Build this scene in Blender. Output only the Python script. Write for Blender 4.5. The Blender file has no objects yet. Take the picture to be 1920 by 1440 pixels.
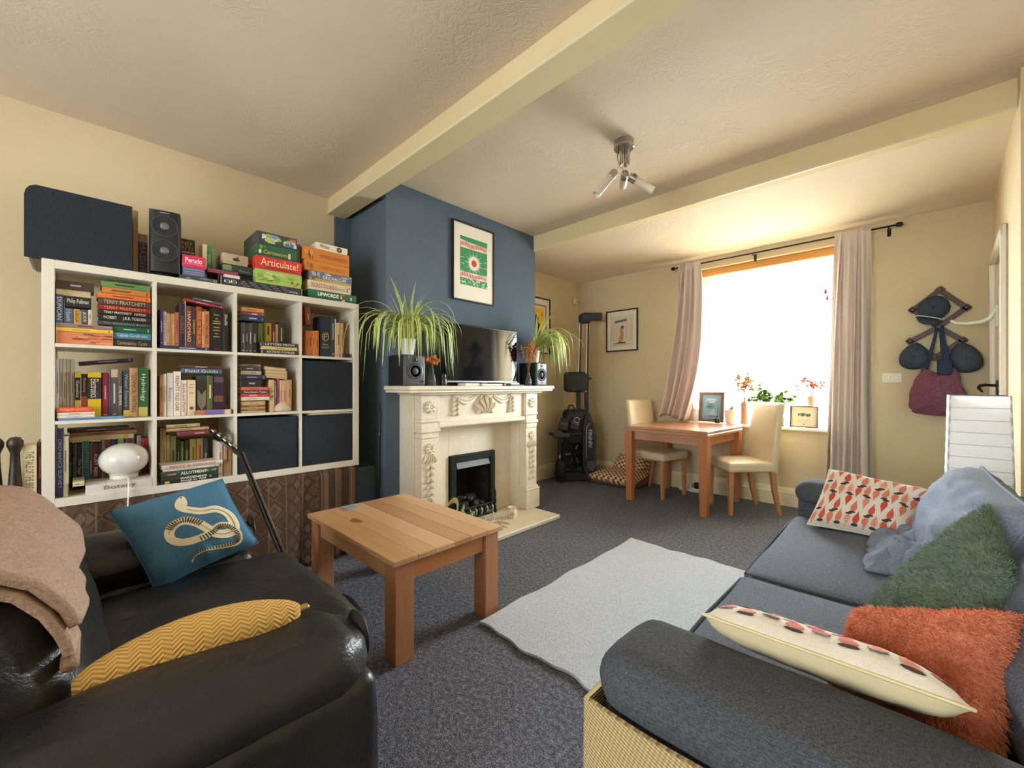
import bpy, bmesh, math, random
from mathutils import Vector, Matrix, noise
R = math.radians
sc = bpy.context.scene
COL = sc.collection

# ------------------------------------------------------------------ camera, world, daylight, exposure
cam = bpy.data.cameras.new('camera')
cam_o = bpy.data.objects.new('camera', cam); COL.objects.link(cam_o)
cam_o.location = (0, 0, 1.18)
cam_o.rotation_euler = (R(90), 0, R(43.9))
cam.sensor_width = 36; cam.lens = 36 * 779 / 1920
cam.shift_y = 0.0016
cam.clip_start = 0.02
sc.camera = cam_o

w = bpy.data.worlds.new('sky'); sc.world = w; w.use_nodes = True
bg = w.node_tree.nodes['Background']
bg.inputs['Color'].default_value = (0.92, 0.96, 1.0, 1)
bg.inputs['Strength'].default_value = 5.0

def area(name, loc, rot, sx, sy, power, color=(1, 1, 1)):
    l = bpy.data.lights.new(name, 'AREA'); l.shape = 'RECTANGLE'; l.size = sx; l.size_y = sy
    l.energy = power; l.color = color
    o = bpy.data.objects.new(name, l); COL.objects.link(o)
    o.location = loc; o.rotation_euler = rot
    return o
# daylight outside the front window, and added fill light from behind the viewpoint
area('front_window_daylight', (-1.1, 5.75, 1.5), (R(-90), 0, 0), 2.6, 2.5, 960, (0.90, 0.95, 1.0))
area('rear_fill_light', (-1.05, -2.75, 1.5), (R(90), 0, 0), 2.6, 1.9, 95, (0.97, 0.985, 1.0))

sc.view_settings.view_transform = 'Standard'
sc.view_settings.look = 'None'
sc.view_settings.gamma = 1
sc.view_settings.use_curve_mapping = False
sc.view_settings.exposure = 0.62
sc.cycles.max_bounces = 10
sc.cycles.diffuse_bounces = 6
sc.cycles.glossy_bounces = 4
sc.cycles.transparent_max_bounces = 16
sc.cycles.caustics_reflective = False
sc.cycles.caustics_refractive = False
sc.cycles.sample_clamp_indirect = 8

# ------------------------------------------------------------------ colours and materials
def lin(c):
    c /= 255.0
    return c / 12.92 if c <= 0.04045 else ((c + 0.055) / 1.055) ** 2.4
def rgb(c): return (lin(c[0]), lin(c[1]), lin(c[2]), 1)
_mc = {}
class N:                                                     # tiny node-graph writer
    def __init__(s, name):
        s.m = bpy.data.materials.new(name); s.m.use_nodes = True
        s.t = s.m.node_tree; s.b = s.t.nodes['Principled BSDF']; s.co = None
    def new(s, kind, **kw):
        n = s.t.nodes.new('ShaderNode' + kind)
        for k, v in kw.items():
            if k.startswith('i_'):
                n.inputs[k[2:].replace('_', ' ')].default_value = v
            else: setattr(n, k, v)
        return n
    def link(s, a, b): s.t.links.new(a, b)
    def obj(s, scale=(1, 1, 1), rot=(0, 0, 0), loc=(0, 0, 0)):
        if s.co is None: s.co = s.new('TexCoord')
        mp = s.new('Mapping'); s.link(s.co.outputs['Object'], mp.inputs['Vector'])
        mp.inputs['Scale'].default_value = scale; mp.inputs['Rotation'].default_value = rot
        mp.inputs['Location'].default_value = loc
        return mp.outputs['Vector']
    def noise(s, vec, scale, detail=3, rough=.55, dist=0):
        n = s.new('TexNoise'); s.link(vec, n.inputs['Vector'])
        n.inputs['Scale'].default_value = scale; n.inputs['Detail'].default_value = detail
        n.inputs['Roughness'].default_value = rough; n.inputs['Distortion'].default_value = dist
        return n.outputs['Fac']
    def ramp(s, fac, stops, interp='LINEAR'):
        r = s.new('ValToRGB'); r.color_ramp.interpolation = interp
        e = r.color_ramp.elements
        while len(e) < len(stops): e.new(.5)
        for i, (p, c) in enumerate(stops): e[i].position = p; e[i].color = rgb(c)
        s.link(fac, r.inputs['Fac']); return r.outputs['Color']
    def math(s, op, a, b=0.0, c=None):
        n = s.new('Math', operation=op)
        for i, v in enumerate((a, b) if c is None else (a, b, c)):
            if isinstance(v, (int, float)): n.inputs[i].default_value = v
            else: s.link(v, n.inputs[i])
        return n.outputs[0]
    def mix(s, f, a, b):
        n = s.new('Mix', data_type='RGBA')
        for k, v in ((0, f), (6, a), (7, b)):
            if isinstance(v, (int, float)): n.inputs[k].default_value = v
            elif isinstance(v, tuple): n.inputs[k].default_value = rgb(v)
            else: s.link(v, n.inputs[k])
        return n.outputs[2]
    def xyz(s, vec):
        n = s.new('SeparateXYZ'); s.link(vec, n.inputs[0]); return n.outputs
    def color(s, out):
        if isinstance(out, tuple): s.b.inputs['Base Color'].default_value = rgb(out)
        else: s.link(out, s.b.inputs['Base Color'])
    def bump(s, h, strength=.3, dist=.01):
        b = s.new('Bump'); b.inputs['Strength'].default_value = strength; b.inputs['Distance'].default_value = dist
        s.link(h, b.inputs['Height']); s.link(b.outputs['Normal'], s.b.inputs['Normal'])
    def done(s, rough=.6, metal=0, spec=.5, **kw):
        s.b.inputs['Roughness'].default_value = rough; s.b.inputs['Metallic'].default_value = metal
        s.b.inputs['Specular IOR Level'].default_value = spec
        for k, v in kw.items(): s.b.inputs[k.replace('_', ' ')].default_value = v
        return s.m

def M(name, c, rough=.6, metal=0, spec=.5, var=None, vs=8, bump=0, bs=60, bd=.004, **kw):
    """plain material: colour, soft colour variation (var = second colour, vs its scale) and fine relief"""
    if name in _mc: return _mc[name]
    n = N(name)
    if var:
        f = n.noise(n.obj(), vs, 4, .6)
        n.color(n.ramp(f, [(.3, c), (.7, var)]))
    else: n.color(tuple(c))
    if bump: n.bump(n.noise(n.obj(), bs, 3), bump, bd)
    _mc[name] = n.done(rough, metal, spec, **kw)
    return _mc[name]
def C(c, rough=.55):                                          # paper / card / plain paint by colour
    return M('paint_%d_%d_%d_%d' % (c[0], c[1], c[2], int(rough * 100)), c, rough)

def wood(name, stops, axis='X', scale=1.0, rough=.4, ring=9, bump=.08):
    n = N(name)
    s3 = {'X': (1.2, 14, 14), 'Y': (14, 1.2, 14), 'Z': (14, 14, 1.2)}[axis]
    v = n.obj(tuple(k * scale for k in s3))
    f1 = n.noise(v, 1.0, 5, .62, .6)
    f2 = n.noise(n.obj(tuple(k * scale * 3.4 for k in s3)), 1.6, 3)
    f = n.math('ADD', n.math('MULTIPLY', f1, .72), n.math('MULTIPLY', f2, .28))
    n.color(n.ramp(f, stops)); n.bump(f2, bump, .003)
    return n.done(rough)

def fabric(name, c1, c2, scale=420, rough=.95, bump=.35, blotch=None, var=3):
    n = N(name); v = n.obj()
    a = n.noise(n.obj((1, .25, 1)), scale, 2); b = n.noise(n.obj((.25, 1, .25)), scale, 2)
    f = n.math('MULTIPLY', n.math('ADD', a, b), .5)
    col = n.ramp(f, [(.38, c1), (.62, c2)])
    if blotch: col = n.mix(n.math('MULTIPLY', n.noise(v, var, 3), .5), col, blotch)
    n.color(col); n.bump(f, bump, .003)
    return n.done(rough, spec=.15)

# ------------------------------------------------------------------ objects
def tag(o, label=None, cat=None, group=None, kind=None):
    if label: o['label'] = label
    if cat: o['category'] = cat
    if group: o['group'] = group
    if kind: o['kind'] = kind
    return o
def world(o):
    m = o.matrix_basis.copy()
    while o.parent: o = o.parent; m = o.matrix_basis @ m
    return m
def thing(name, label, cat, loc=(0, 0, 0), group=None, rotz=0):
    o = bpy.data.objects.new(name, None); COL.objects.link(o)
    o.empty_display_size = .05
    o.location = loc; o.rotation_euler = (0, 0, rotz)
    return tag(o, label, cat, group)
def _link(name, me, parent, local):
    o = bpy.data.objects.new(name, me); COL.objects.link(o)
    if parent is not None:
        o.parent = parent
        if not local: o.matrix_basis = world(parent).inverted()
    return o
def copy_tree(o, parent=None):
    c = o.copy(); COL.objects.link(c)
    if parent is not None: c.parent = parent; c.matrix_parent_inverse = o.matrix_parent_inverse
    for ch in list(o.children): copy_tree(ch, c)
    return c

class MB:
    """collects shapes, then links them as ONE mesh object"""
    def __init__(s): s.v = []; s.f = []; s.m = []
    def add(s, vs, fs, mi=0, M=None):
        k = len(s.v)
        s.v += [(M @ Vector(p)) if M is not None else Vector(p) for p in vs]
        s.f += [tuple(i + k for i in f) for f in fs]; s.m += [mi] * len(fs)
        return s
    def box(s, x0, x1, y0, y1, z0, z1, b=0.0, mi=0, M=None):
        c = Vector(((x0 + x1) / 2, (y0 + y1) / 2, (z0 + z1) / 2)); h = (abs(x1 - x0) / 2, abs(y1 - y0) / 2, abs(z1 - z0) / 2)
        if b <= 0:
            vs = [c + Vector((a * h[0], d * h[1], e * h[2])) for a in (-1, 1) for d in (-1, 1) for e in (-1, 1)]
            fs = [(0, 1, 3, 2), (4, 6, 7, 5), (0, 4, 5, 1), (2, 3, 7, 6), (0, 2, 6, 4), (1, 5, 7, 3)]
            return s.add(vs, fs, mi, M)
        b = min(b, min(h) * .98); vs = []; ix = {}
        for sg in [(a, d, e) for a in (-1, 1) for d in (-1, 1) for e in (-1, 1)]:
            for ax in range(3):
                p = [sg[k] * (h[k] if k == ax else h[k] - b) for k in range(3)]
                ix[sg, ax] = len(vs); vs.append(c + Vector(p))
        fs = []
        for ax in range(3):
            o1, o2 = [k for k in range(3) if k != ax]
            for sgn in (-1, 1):
                q = []
                for a, d in ((-1, -1), (1, -1), (1, 1), (-1, 1)):
                    t = [0, 0, 0]; t[ax] = sgn; t[o1] = a; t[o2] = d; q.append(ix[tuple(t), ax])
                fs.append(tuple(q))
            for a in (-1, 1):
                for d in (-1, 1):
                    t = [0, 0, 0]; t[o1] = a; t[o2] = d
                    t0 = list(t); t0[ax] = -1; t1 = list(t); t1[ax] = 1; t0 = tuple(t0); t1 = tuple(t1)
                    fs.append((ix[t0, o1], ix[t1, o1], ix[t1, o2], ix[t0, o2]))
        for sg in [(a, d, e) for a in (-1, 1) for d in (-1, 1) for e in (-1, 1)]:
            fs.append((ix[sg, 0], ix[sg, 1], ix[sg, 2]))
        return s.add(vs, fs, mi, M)
    def rounded(s, c, size, r, n=8, bulge=(0, 0, 0), fn=None, M=None, k=4, mi=0):
        """soft box: rounded edges, bulging faces, optional extra deformation fn(point)"""
        h = [d / 2 for d in size]; r = min(r, min(h) * .999); vs = []; key = {}; fs = []
        def par(hh):
            inner = hh - r
            a = [-hh + r * (1 - math.cos(i / k * math.pi / 2)) for i in range(k)]
            b_ = [-inner + 2 * inner * i / n for i in range(n + 1)] if inner > 1e-4 else [0]
            return a + b_ + [-q for q in reversed(a)]
        P = [par(q) for q in h]
        def vert(p):
            kk = (round(p[0], 5), round(p[1], 5), round(p[2], 5))
            if kk in key: return key[kk]
            q = Vector([max(-(h[i] - r), min(h[i] - r, p[i])) for i in range(3)])
            d = Vector(p) - q
            o = q + d.normalized() * r if d.length > 1e-9 else q
            t = [p[i] / h[i] for i in range(3)]
            for i in range(3):
                if bulge[i]:
                    j, l = [m for m in range(3) if m != i]
                    o[i] += bulge[i] * t[i] * (1 - t[j] ** 2) * (1 - t[l] ** 2)
            if fn: o = Vector(fn(o))
            o = o + Vector(c)
            key[kk] = len(vs); vs.append(o); return key[kk]
        for ax in range(3):
            o1, o2 = [m for m in range(3) if m != ax]
            for sg in (-1, 1):
                A, B = P[o1], P[o2]
                g = []
                for a in A:
                    row = []
                    for b in B:
                        p = [0, 0, 0]; p[ax] = sg * h[ax]; p[o1] = a; p[o2] = b; row.append(vert(p))
                    g.append(row)
                for i in range(len(A) - 1):
                    for j in range(len(B) - 1):
                        q = (g[i][j], g[i + 1][j], g[i + 1][j + 1], g[i][j + 1])
                        if len(set(q)) == 4: fs.append(q)
                        elif len(set(q)) == 3: fs.append(tuple(dict.fromkeys(q)))
        return s.add(vs, fs, mi, M)
    def tube(s, pts, r, n=8, caps=True, mi=0, M=None, flat=1.0, closed=False):
        pts = [Vector(p) for p in pts]
        rr = r if isinstance(r, (list, tuple)) else [r] * len(pts)
        vs = []; fs = []; up = None; L = len(pts)
        for i, p in enumerate(pts):
            if closed: t = pts[(i + 1) % L] - pts[i - 1]
            else: t = pts[min(i + 1, L - 1)] - pts[max(i - 1, 0)]
            t = t.normalized()
            if up is None:
                up = Vector((0, 0, 1)) if abs(t.z) < .9 else Vector((1, 0, 0))
            a = (up - t * up.dot(t)).normalized(); b = t.cross(a); up = a
            for k in range(n):
                w_ = 2 * math.pi * k / n
                vs.append(p + (a * math.cos(w_) * flat + b * math.sin(w_)) * rr[i])
        for i in range(L if closed else L - 1):
            i2 = (i + 1) % L
            for k in range(n):
                fs.append((i * n + k, i * n + (k + 1) % n, i2 * n + (k + 1) % n, i2 * n + k))
        if caps and not closed:
            fs.append(tuple(range(n))); fs.append(tuple((L - 1) * n + k for k in range(n)))
        return s.add(vs, fs, mi, M)
    def lathe(s, prof, c=(0, 0, 0), n=24, mi=0, M=None, sx=1, sy=1):
        vs = []; fs = []; L = len(prof)
        for (r, z) in prof:
            for k in range(n):
                a = 2 * math.pi * k / n
                vs.append((c[0] + r * math.cos(a) * sx, c[1] + r * math.sin(a) * sy, c[2] + z))
        for i in range(L - 1):
            for k in range(n):
                fs.append((i * n + k, i * n + (k + 1) % n, (i + 1) * n + (k + 1) % n, (i + 1) * n + k))
        if prof[0][0] > 1e-6: fs.append(tuple(range(n)))
        if prof[-1][0] > 1e-6: fs.append(tuple((L - 1) * n + k for k in range(n)))
        return s.add(vs, fs, mi, M)
    def grid(s, fn, nu, nv, mi=0, M=None, closed_u=False):
        vs = [fn(i / nu, j / nv) for i in range(nu + 1) for j in range(nv + 1)]
        fs = [(i * (nv + 1) + j, (i + 1) * (nv + 1) + j, (i + 1) * (nv + 1) + j + 1, i * (nv + 1) + j + 1) for i in range(nu) for j in range(nv)]
        return s.add(vs, fs, mi, M)
    def sheet(s, fn, nu, nv, th, M=None, mi=0):
        """a grid with thickness th"""
        g = [[Vector(fn(i / nu, j / nv)) for j in range(nv + 1)] for i in range(nu + 1)]
        top = []; bot = []
        for i in range(nu + 1):
            for j in range(nv + 1):
                du = g[min(i + 1, nu)][j] - g[max(i - 1, 0)][j]; dv = g[i][min(j + 1, nv)] - g[i][max(j - 1, 0)]
                n = du.cross(dv); n = n.normalized() if n.length > 1e-12 else Vector((0, 0, 1))
                top.append(g[i][j] + n * th / 2); bot.append(g[i][j] - n * th / 2)
        K = (nu + 1) * (nv + 1); ix = lambda i, j: i * (nv + 1) + j; fs = []
        for i in range(nu):
            for j in range(nv):
                q = (ix(i, j), ix(i + 1, j), ix(i + 1, j + 1), ix(i, j + 1))
                fs.append(q); fs.append(tuple(K + a for a in reversed(q)))
        ring = [ix(i, 0) for i in range(nu)] + [ix(nu, j) for j in range(nv)] + [ix(i, nv) for i in range(nu, 0, -1)] + [ix(0, j) for j in range(nv, 0, -1)]
        for a, b in zip(ring, ring[1:] + ring[:1]): fs.append((a, b, K + b, K + a))
        return s.add(top + bot, fs, mi, M)
    def prism(s, pts, z0, z1, M=None, mi=0):
        """2-D outline (x, y) extruded from z0 to z1"""
        n = len(pts)
        vs = [(p[0], p[1], z0) for p in pts] + [(p[0], p[1], z1) for p in pts]
        fs = [tuple(range(n))[::-1], tuple(range(n, 2 * n))] + [(i, (i + 1) % n, n + (i + 1) % n, n + i) for i in range(n)]
        return s.add(vs, fs, mi, M)
    def build(s, name, mat, parent=None, local=False, smooth=35, label=None, cat=None, group=None, kind=None):
        me = bpy.data.meshes.new(name)
        me.from_pydata([tuple(v) for v in s.v], [], s.f)
        for m in (mat if isinstance(mat, (list, tuple)) else [mat]): me.materials.append(m)
        if any(s.m): me.polygons.foreach_set('material_index', s.m)
        bm = bmesh.new(); bm.from_mesh(me); bmesh.ops.recalc_face_normals(bm, faces=bm.faces); bm.to_mesh(me); bm.free()
        if smooth:
            me.polygons.foreach_set('use_smooth', [True] * len(me.polygons))
            if smooth < 180: me.set_sharp_from_angle(angle=R(smooth))
        me.update()
        return tag(_link(name, me, parent, local), label, cat, group, kind)

def frame(o, ex, ey):
    """matrix with origin o, local x along ex, local y along ey"""
    ex = Vector(ex).normalized(); ey = Vector(ey); ez = ex.cross(ey).normalized(); ey = ez.cross(ex)
    m = Matrix((ex, ey, ez)).transposed().to_4x4(); m.translation = Vector(o)
    return m

def text(body, o, ex, ey, wd, ht, mat, parent, name='lettering', local=False, depth=.0004, shear=0, space=1.0, bold=0):
    """flat print: the words fitted into wd x ht, centred on o, reading along ex"""
    cu = bpy.data.curves.new('t', 'FONT'); cu.body = body; cu.align_x = 'CENTER'; cu.resolution_u = 2
    cu.shear = shear; cu.space_character = space; cu.offset = bold
    to = bpy.data.objects.new('t', cu)
    me = bpy.data.meshes.new_from_object(to)
    bpy.data.objects.remove(to); bpy.data.curves.remove(cu)
    if not me.vertices: return None
    xs = [v.co.x for v in me.vertices]; ys = [v.co.y for v in me.vertices]
    x0, x1, y0, y1 = min(xs), max(xs), min(ys), max(ys)
    kx = wd / max(x1 - x0, 1e-6); ky = ht / max(y1 - y0, 1e-6)
    kx = min(kx, ky * 1.5); ky = min(ky, kx * 2.2)
    F = frame(o, ex, ey)
    for v in me.vertices:
        v.co = F @ Vector(((v.co.x - (x0 + x1) / 2) * kx, (v.co.y - (y0 + y1) / 2) * ky, depth))
    me.materials.clear(); me.materials.append(mat); me.name = name
    return _link(name, me, parent, local)

# soft cushions given by their four corners -------------------------------------------------
class Cushion:
    """a = u0v0, b = u1v0, c = u1v1, d = u0v1 ; side +1 is towards (b-a)x(d-a)"""
    def __init__(s, a, b, c, d, th, pull=.07, seed=0, wr=.004, pw=.55):
        s.a, s.b, s.c, s.d = map(Vector, (a, b, c, d)); s.th = th; s.pull = pull; s.seed = seed; s.wr = wr; s.pw = pw
        s.n = (s.b - s.a).cross(s.d - s.a).normalized()
        if ((s.c - s.b).cross(s.c - s.d)).length: s.n = (s.n + (s.c - s.d).cross(s.c - s.b).normalized()).normalized()
        s.mid = (s.a + s.b + s.c + s.d) / 4
    def P(s, u, v, side, off=0):
        x, y = 2 * u - 1, 2 * v - 1
        uu = .5 + (x * (1 - s.pull * (1 - y * y))) / 2; vv = .5 + (y * (1 - s.pull * (1 - x * x))) / 2
        p = (s.a * (1 - uu) + s.b * uu) * (1 - vv) + (s.d * (1 - uu) + s.c * uu) * vv
        e = max(0, (1 - x ** 4) * (1 - y ** 4)) ** s.pw
        q = Vector((u * 3 + s.seed * 7.1, v * 3 - s.seed * 3.3, side * .4 + s.seed))
        wob = noise.noise(q) * s.wr * 2.2 + noise.noise(q * 3.1) * s.wr
        rad = max(abs(x), abs(y))
        wob += s.wr * .9 * math.sin(math.atan2(y, x) * 14 + s.seed) * max(0, rad - .45) * (1 - rad) * 6
        return p + s.n * (side * (s.th * e / 2 + (off if side else 0)) + wob * min(1, e * 1.5))
    def build(s, name, mat, parent=None, n=26, **kw):
        mb = MB()
        mb.grid(lambda u, v: s.P(u, v, 1), n, n); mb.grid(lambda u, v: s.P(u, v, -1), n, n, mi=1 if isinstance(mat, list) else 0)
        return mb.build(name, mat, parent, smooth=180, **kw)
    def edge(s, r, name, mat, parent, n=24):
        pts = [s.P(i / n, 0, 0) for i in range(n)] + [s.P(1, i / n, 0) for i in range(n)] + [s.P(1 - i / n, 1, 0) for i in range(n)] + [s.P(0, 1 - i / n, 0) for i in range(n)]
        return MB().tube(pts, r, 6, closed=True).build(name, mat, parent, smooth=180)
    def decal(s, mb, poly, side=1, off=.0015, mi=0):
        c = (sum(p[0] for p in poly) / len(poly), sum(p[1] for p in poly) / len(poly))
        n = len(poly)
        ring = lambda k: [s.P(c[0] + (p[0] - c[0]) * k, c[1] + (p[1] - c[1]) * k, side, off) for p in poly]
        vs = [s.P(c[0], c[1], side, off)] + ring(.5) + ring(1)
        fs = [(0, 1 + i, 1 + (i + 1) % n) for i in range(n)] + [(1 + i, 1 + n + i, 1 + n + (i + 1) % n, 1 + (i + 1) % n) for i in range(n)]
        mb.add(vs, fs, mi)
    def fur(s, name, mat, parent, count, ln, wd, seed=1, sides=(1, -1), down=.5):
        rnd = random.Random(seed); mb = MB()
        for _ in range(count):
            u, v, sd = rnd.random(), rnd.random(), rnd.choice(sides)
            p = s.P(u, v, sd)
            t = Vector((rnd.gauss(0, 1), rnd.gauss(0, 1), rnd.gauss(0, 1)))
            edge = (s.P(u, v, 0) - s.mid); edge = edge.normalized() * max(abs(2 * u - 1), abs(2 * v - 1)) ** 4
            d = (s.n * sd * .8 + edge * .8 + t * .38 + Vector((0, 0, -down))).normalized()
            sdv = d.cross(t).normalized() * wd; L = ln * rnd.uniform(.6, 1.25)
            mid = p + d * L * .55 + Vector((0, 0, -L * .05))
            tip = p + d * L + Vector((0, 0, -L * .3)) + t * L * .12
            mb.add([p - sdv, p + sdv, mid + sdv * .6, mid - sdv * .6, tip], [(0, 1, 2, 3), (3, 2, 4)])
        return mb.build(name, mat, parent, smooth=0, kind='stuff')

EY, EZ = (0, 1, 0), (0, 0, 1)
BLK = M('black_plastic', (34, 35, 38), .38); BLK2 = M('dark_grey_cone', (58, 60, 64), .55)
# ------------------------------------------------------------------ room shell
def plaster(name, c, c2, bs=9, strength=.12):
    n = N(name); v = n.obj()
    n.color(n.ramp(n.noise(v, 1.3, 4), [(.35, c), (.65, c2)]))
    h = n.math('ADD', n.noise(v, bs, 3), n.math('MULTIPLY', n.noise(v, 140, 2), .25))
    n.bump(h, strength, .02); return n.done(.85, spec=.25)
CREAM = plaster('cream_wall_paint', (215, 199, 166), (209, 192, 158))
NAVY = plaster('navy_wall_paint', (92, 105, 120), (85, 98, 113), 5, .25)
WHITE = M('white_gloss_paint', (232, 226, 212), .35, var=(224, 217, 202), vs=3)
TRIMC = M('cream_gloss_paint', (224, 212, 180), .4)
BEAM = plaster('cream_beam_paint', (224, 208, 168), (216, 200, 158), 12, .05)
n = N('artex_ceiling'); v = n.obj()
n.color(n.ramp(n.noise(v, 1.1, 3), [(.35, (226, 211, 192)), (.65, (219, 203, 183))]))
sw = n.noise(n.obj((1, 1, 1)), 13, 3, .6, 1.6)
sw2 = n.math('ABSOLUTE', n.math('SUBTRACT', sw, .5))
msk = n.math('MULTIPLY', n.math('SUBTRACT', n.noise(v, 1.6, 2), .42), 5)
msk.node.use_clamp = True
n.bump(n.math('MULTIPLY', n.math('SUBTRACT', .12, sw2), msk), .30, .035); ARTEX = n.done(.8, spec=.3)
n = N('charcoal_carpet'); v = n.obj()
f = n.noise(v, 190, 3, .7); g = n.noise(v, 55, 3, .6)
col = n.ramp(n.math('ADD', n.math('MULTIPLY', f, .65), n.math('MULTIPLY', g, .35)), [(.36, (60, 62, 70)), (.5, (122, 125, 138)), (.66, (196, 200, 211))])
n.color(n.mix(n.math('MULTIPLY', n.noise(v, 1.7, 3), .35), col, (74, 70, 70)))
n.bump(n.math('ADD', f, g), .9, .012); CARPET = n.done(1, spec=.05)

def shell(name, boxes, mat, parent=None):
    mb = MB()
    for b in boxes: mb.box(*b)
    return mb.build(name, mat, parent, smooth=0, kind=None if parent else 'structure')

shell('floor', [(-3.9, 1.3, -2.6, 5.3, -.12, 0)], CARPET)
shell('ceiling', [(-3.9, 1.3, -2.6, 1.40, 2.70, 2.95), (-3.9, 1.3, 1.54, 3.29, 2.74, 2.95), (-3.9, 1.3, 3.36, 5.3, 2.597, 2.95)], ARTEX)
shell('trim_1', [(-3.6, 1.3, 1.40, 1.54, 2.577, 2.95)], BEAM)
shell('trim_2', [(-3.6, 1.3, 3.29, 3.36, 2.583, 2.95)], BEAM)
# thin lipping strips along the lower arrises of both beams
shell('trim_3', [(-3.43, 1.2, 1.393, 1.40, 2.577, 2.592), (-3.36, .4, 3.283, 3.29, 2.583, 2.596)], TRIMC)
shell('wall_left', [(-3.6, -3.43, -2.6, 1.452, 0, 2.95)], CREAM)
shell('wall_left_alcove', [(-3.6, -3.43, 1.452, 1.62, 0, 2.95)], NAVY)
shell('wall_chimney', [(-3.5, -2.85, 1.595, 2.15, 0, 2.95), (-3.5, -2.85, 2.63, 3.31, 0, 2.95), (-3.5, -2.85, 2.15, 2.63, .605, 2.95), (-3.5, -3.14, 2.15, 2.63, 0, .605)], NAVY)
shell('wall_left_far', [(-3.6, -3.36, 3.31, 5.2, 0, 2.95)], CREAM)
WX0, WX1, WZ0, WZ1, WY = -1.785, -.45, .745, 2.48, 4.82
shell('wall_front', [(-3.6, WX0, WY, 5.16, 0, 2.95), (WX1, 1.3, WY, 5.16, 0, 2.95), (WX0, WX1, WY, 5.16, 0, WZ0), (WX0, WX1, WY, 5.16, WZ1, 2.95)], CREAM)
# right wall beyond the pier leans in a little; everything on it is laid out along (s, height, out)
A = Vector((.446, 4.82, 0)); B = Vector((.385, 3.30, 0)); RW = frame(A, B - A, (0, 0, 1)); RL = (B - A).length
mb = MB(); D0, D1, DH = .20, 1.02, 2.06
mb.box(0, D0, 0, 2.9, -.16, 0, M=RW); mb.box(D1, RL, 0, 2.9, -.16, 0, M=RW); mb.box(D0, D1, DH, 2.9, -.16, 0, M=RW)
mb.build('wall_right', CREAM, smooth=0, kind='structure')
shell('wall_pier', [(.385, .95, 3.20, 3.30, 0, 2.95)], CREAM)
shell('wall_right_near', [(.80, .95, -2.6, 3.20, 0, 2.95)], CREAM)
# unseen back end of the room; its opening is added for the fill light
GX0, GX1, GZ0, GZ1 = -2.1, 0.0, .75, 2.25
shell('wall_back', [(-3.6, GX0, -2.6, -2.4, 0, 2.95), (GX1, 1.3, -2.6, -2.4, 0, 2.95), (GX0, GX1, -2.6, -2.4, 0, GZ0), (GX0, GX1, -2.6, -2.4, GZ1, 2.95)], CREAM)

def skirting(name, p0, p1, nrm, h=.18, t=.022):
    """moulded board from p0 to p1, nrm = direction into the room"""
    p0 = Vector((*p0, 0)); p1 = Vector((*p1, 0)); ex = (p1 - p0).normalized()
    pr = [(0, 0), (t, 0), (t, h * .72), (t * .75, h * .78), (t * .62, h * .92), (t * .3, h), (0, h)]
    nv = Vector((*nrm, 0)); vs = []
    for p in (p0, p1):
        for a, z in pr: vs.append(p + nv * a + Vector((0, 0, z)))
    k = len(pr)
    fs = [tuple(range(k)), tuple(range(k, 2 * k))] + [(i, (i + 1) % k, k + (i + 1) % k, k + i) for i in range(k)]
    MB().add(vs, fs).build(name, TRIMC, smooth=20, kind='structure')
skirting('baseboard_front', (-3.36, WY), (.44, WY), (0, -1))
skirting('baseboard_left', (-3.36, 3.31), (-3.36, WY), (1, 0))
skirting('baseboard_right', (.446 - .001, 4.80), (.439, 4.66), (-1, 0))

# ------------------------------------------------------------------ front window
def glass_mat(name, tint, gloss=.06):
    m = bpy.data.materials.new(name); m.use_nodes = True; t = m.node_tree; t.nodes.clear()
    o = t.nodes.new('ShaderNodeOutputMaterial'); mx = t.nodes.new('ShaderNodeMixShader')
    tr = t.nodes.new('ShaderNodeBsdfTransparent'); gl = t.nodes.new('ShaderNodeBsdfGlossy')
    tr.inputs['Color'].default_value = (*tint, 1); gl.inputs['Roughness'].default_value = .02
    mx.inputs[0].default_value = gloss
    t.links.new(tr.outputs[0], mx.inputs[1]); t.links.new(gl.outputs[0], mx.inputs[2]); t.links.new(mx.outputs[0], o.inputs['Surface'])
    return m
PANE = glass_mat('window_glass', (.96, .98, .97))
UPVC = M('white_window_frame', (240, 240, 238), .3)
win = tag(bpy.data.objects.new('window_1', None), kind='structure'); COL.objects.link(win); win.location = (-1.12, 5.09, .77)
mb = MB(); f0, f1 = 5.06, 5.13
for b in ((WX0, WX0 + .12, f0, f1, .77, WZ1), (WX1 - .06, WX1, f0, f1, .77, WZ1), (WX0 + .12, WX1 - .06, f0, f1, .77, .85), (WX0 + .12, WX1 - .06, f0, f1, 2.40, WZ1), (WX0 + .12, WX1 - .06, f0, f1, 2.05, 2.12)):
    mb.box(*b, b=.006)
mb.build('frame', UPVC, win)
mb = MB(); a0, a1 = WX0 + .12, WX1 - .06
for b in ((a0, a0 + .07, 5.045, 5.10, 2.12, 2.40), (a1 - .07, a1, 5.045, 5.10, 2.12, 2.40), (a0 + .07, a1 - .07, 5.045, 5.10, 2.12, 2.18), (a0 + .07, a1 - .07, 5.045, 5.10, 2.34, 2.40)): mb.box(*b, b=.008)
mb.build('top_light_sash', UPVC, win)
MB().box(a0 + .06, a1 - .06, 5.075, 5.085, 2.17, 2.35).build('pane', PANE, win, smooth=0)
MB().box(a0 - .005, a1 + .005, 5.09, 5.10, .845, 2.055).build('pane', PANE, win, smooth=0)
MB().box(-1.17, -1.03, 5.015, 5.047, 2.135, 2.155, b=.006).build('window_catch', UPVC, win)
mb = MB(); mb.box(WX0 - .03, WX1 + .03, 4.76, 5.06, .745, .775, b=.008)
mb.build('window_sill', WHITE, win)
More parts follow.
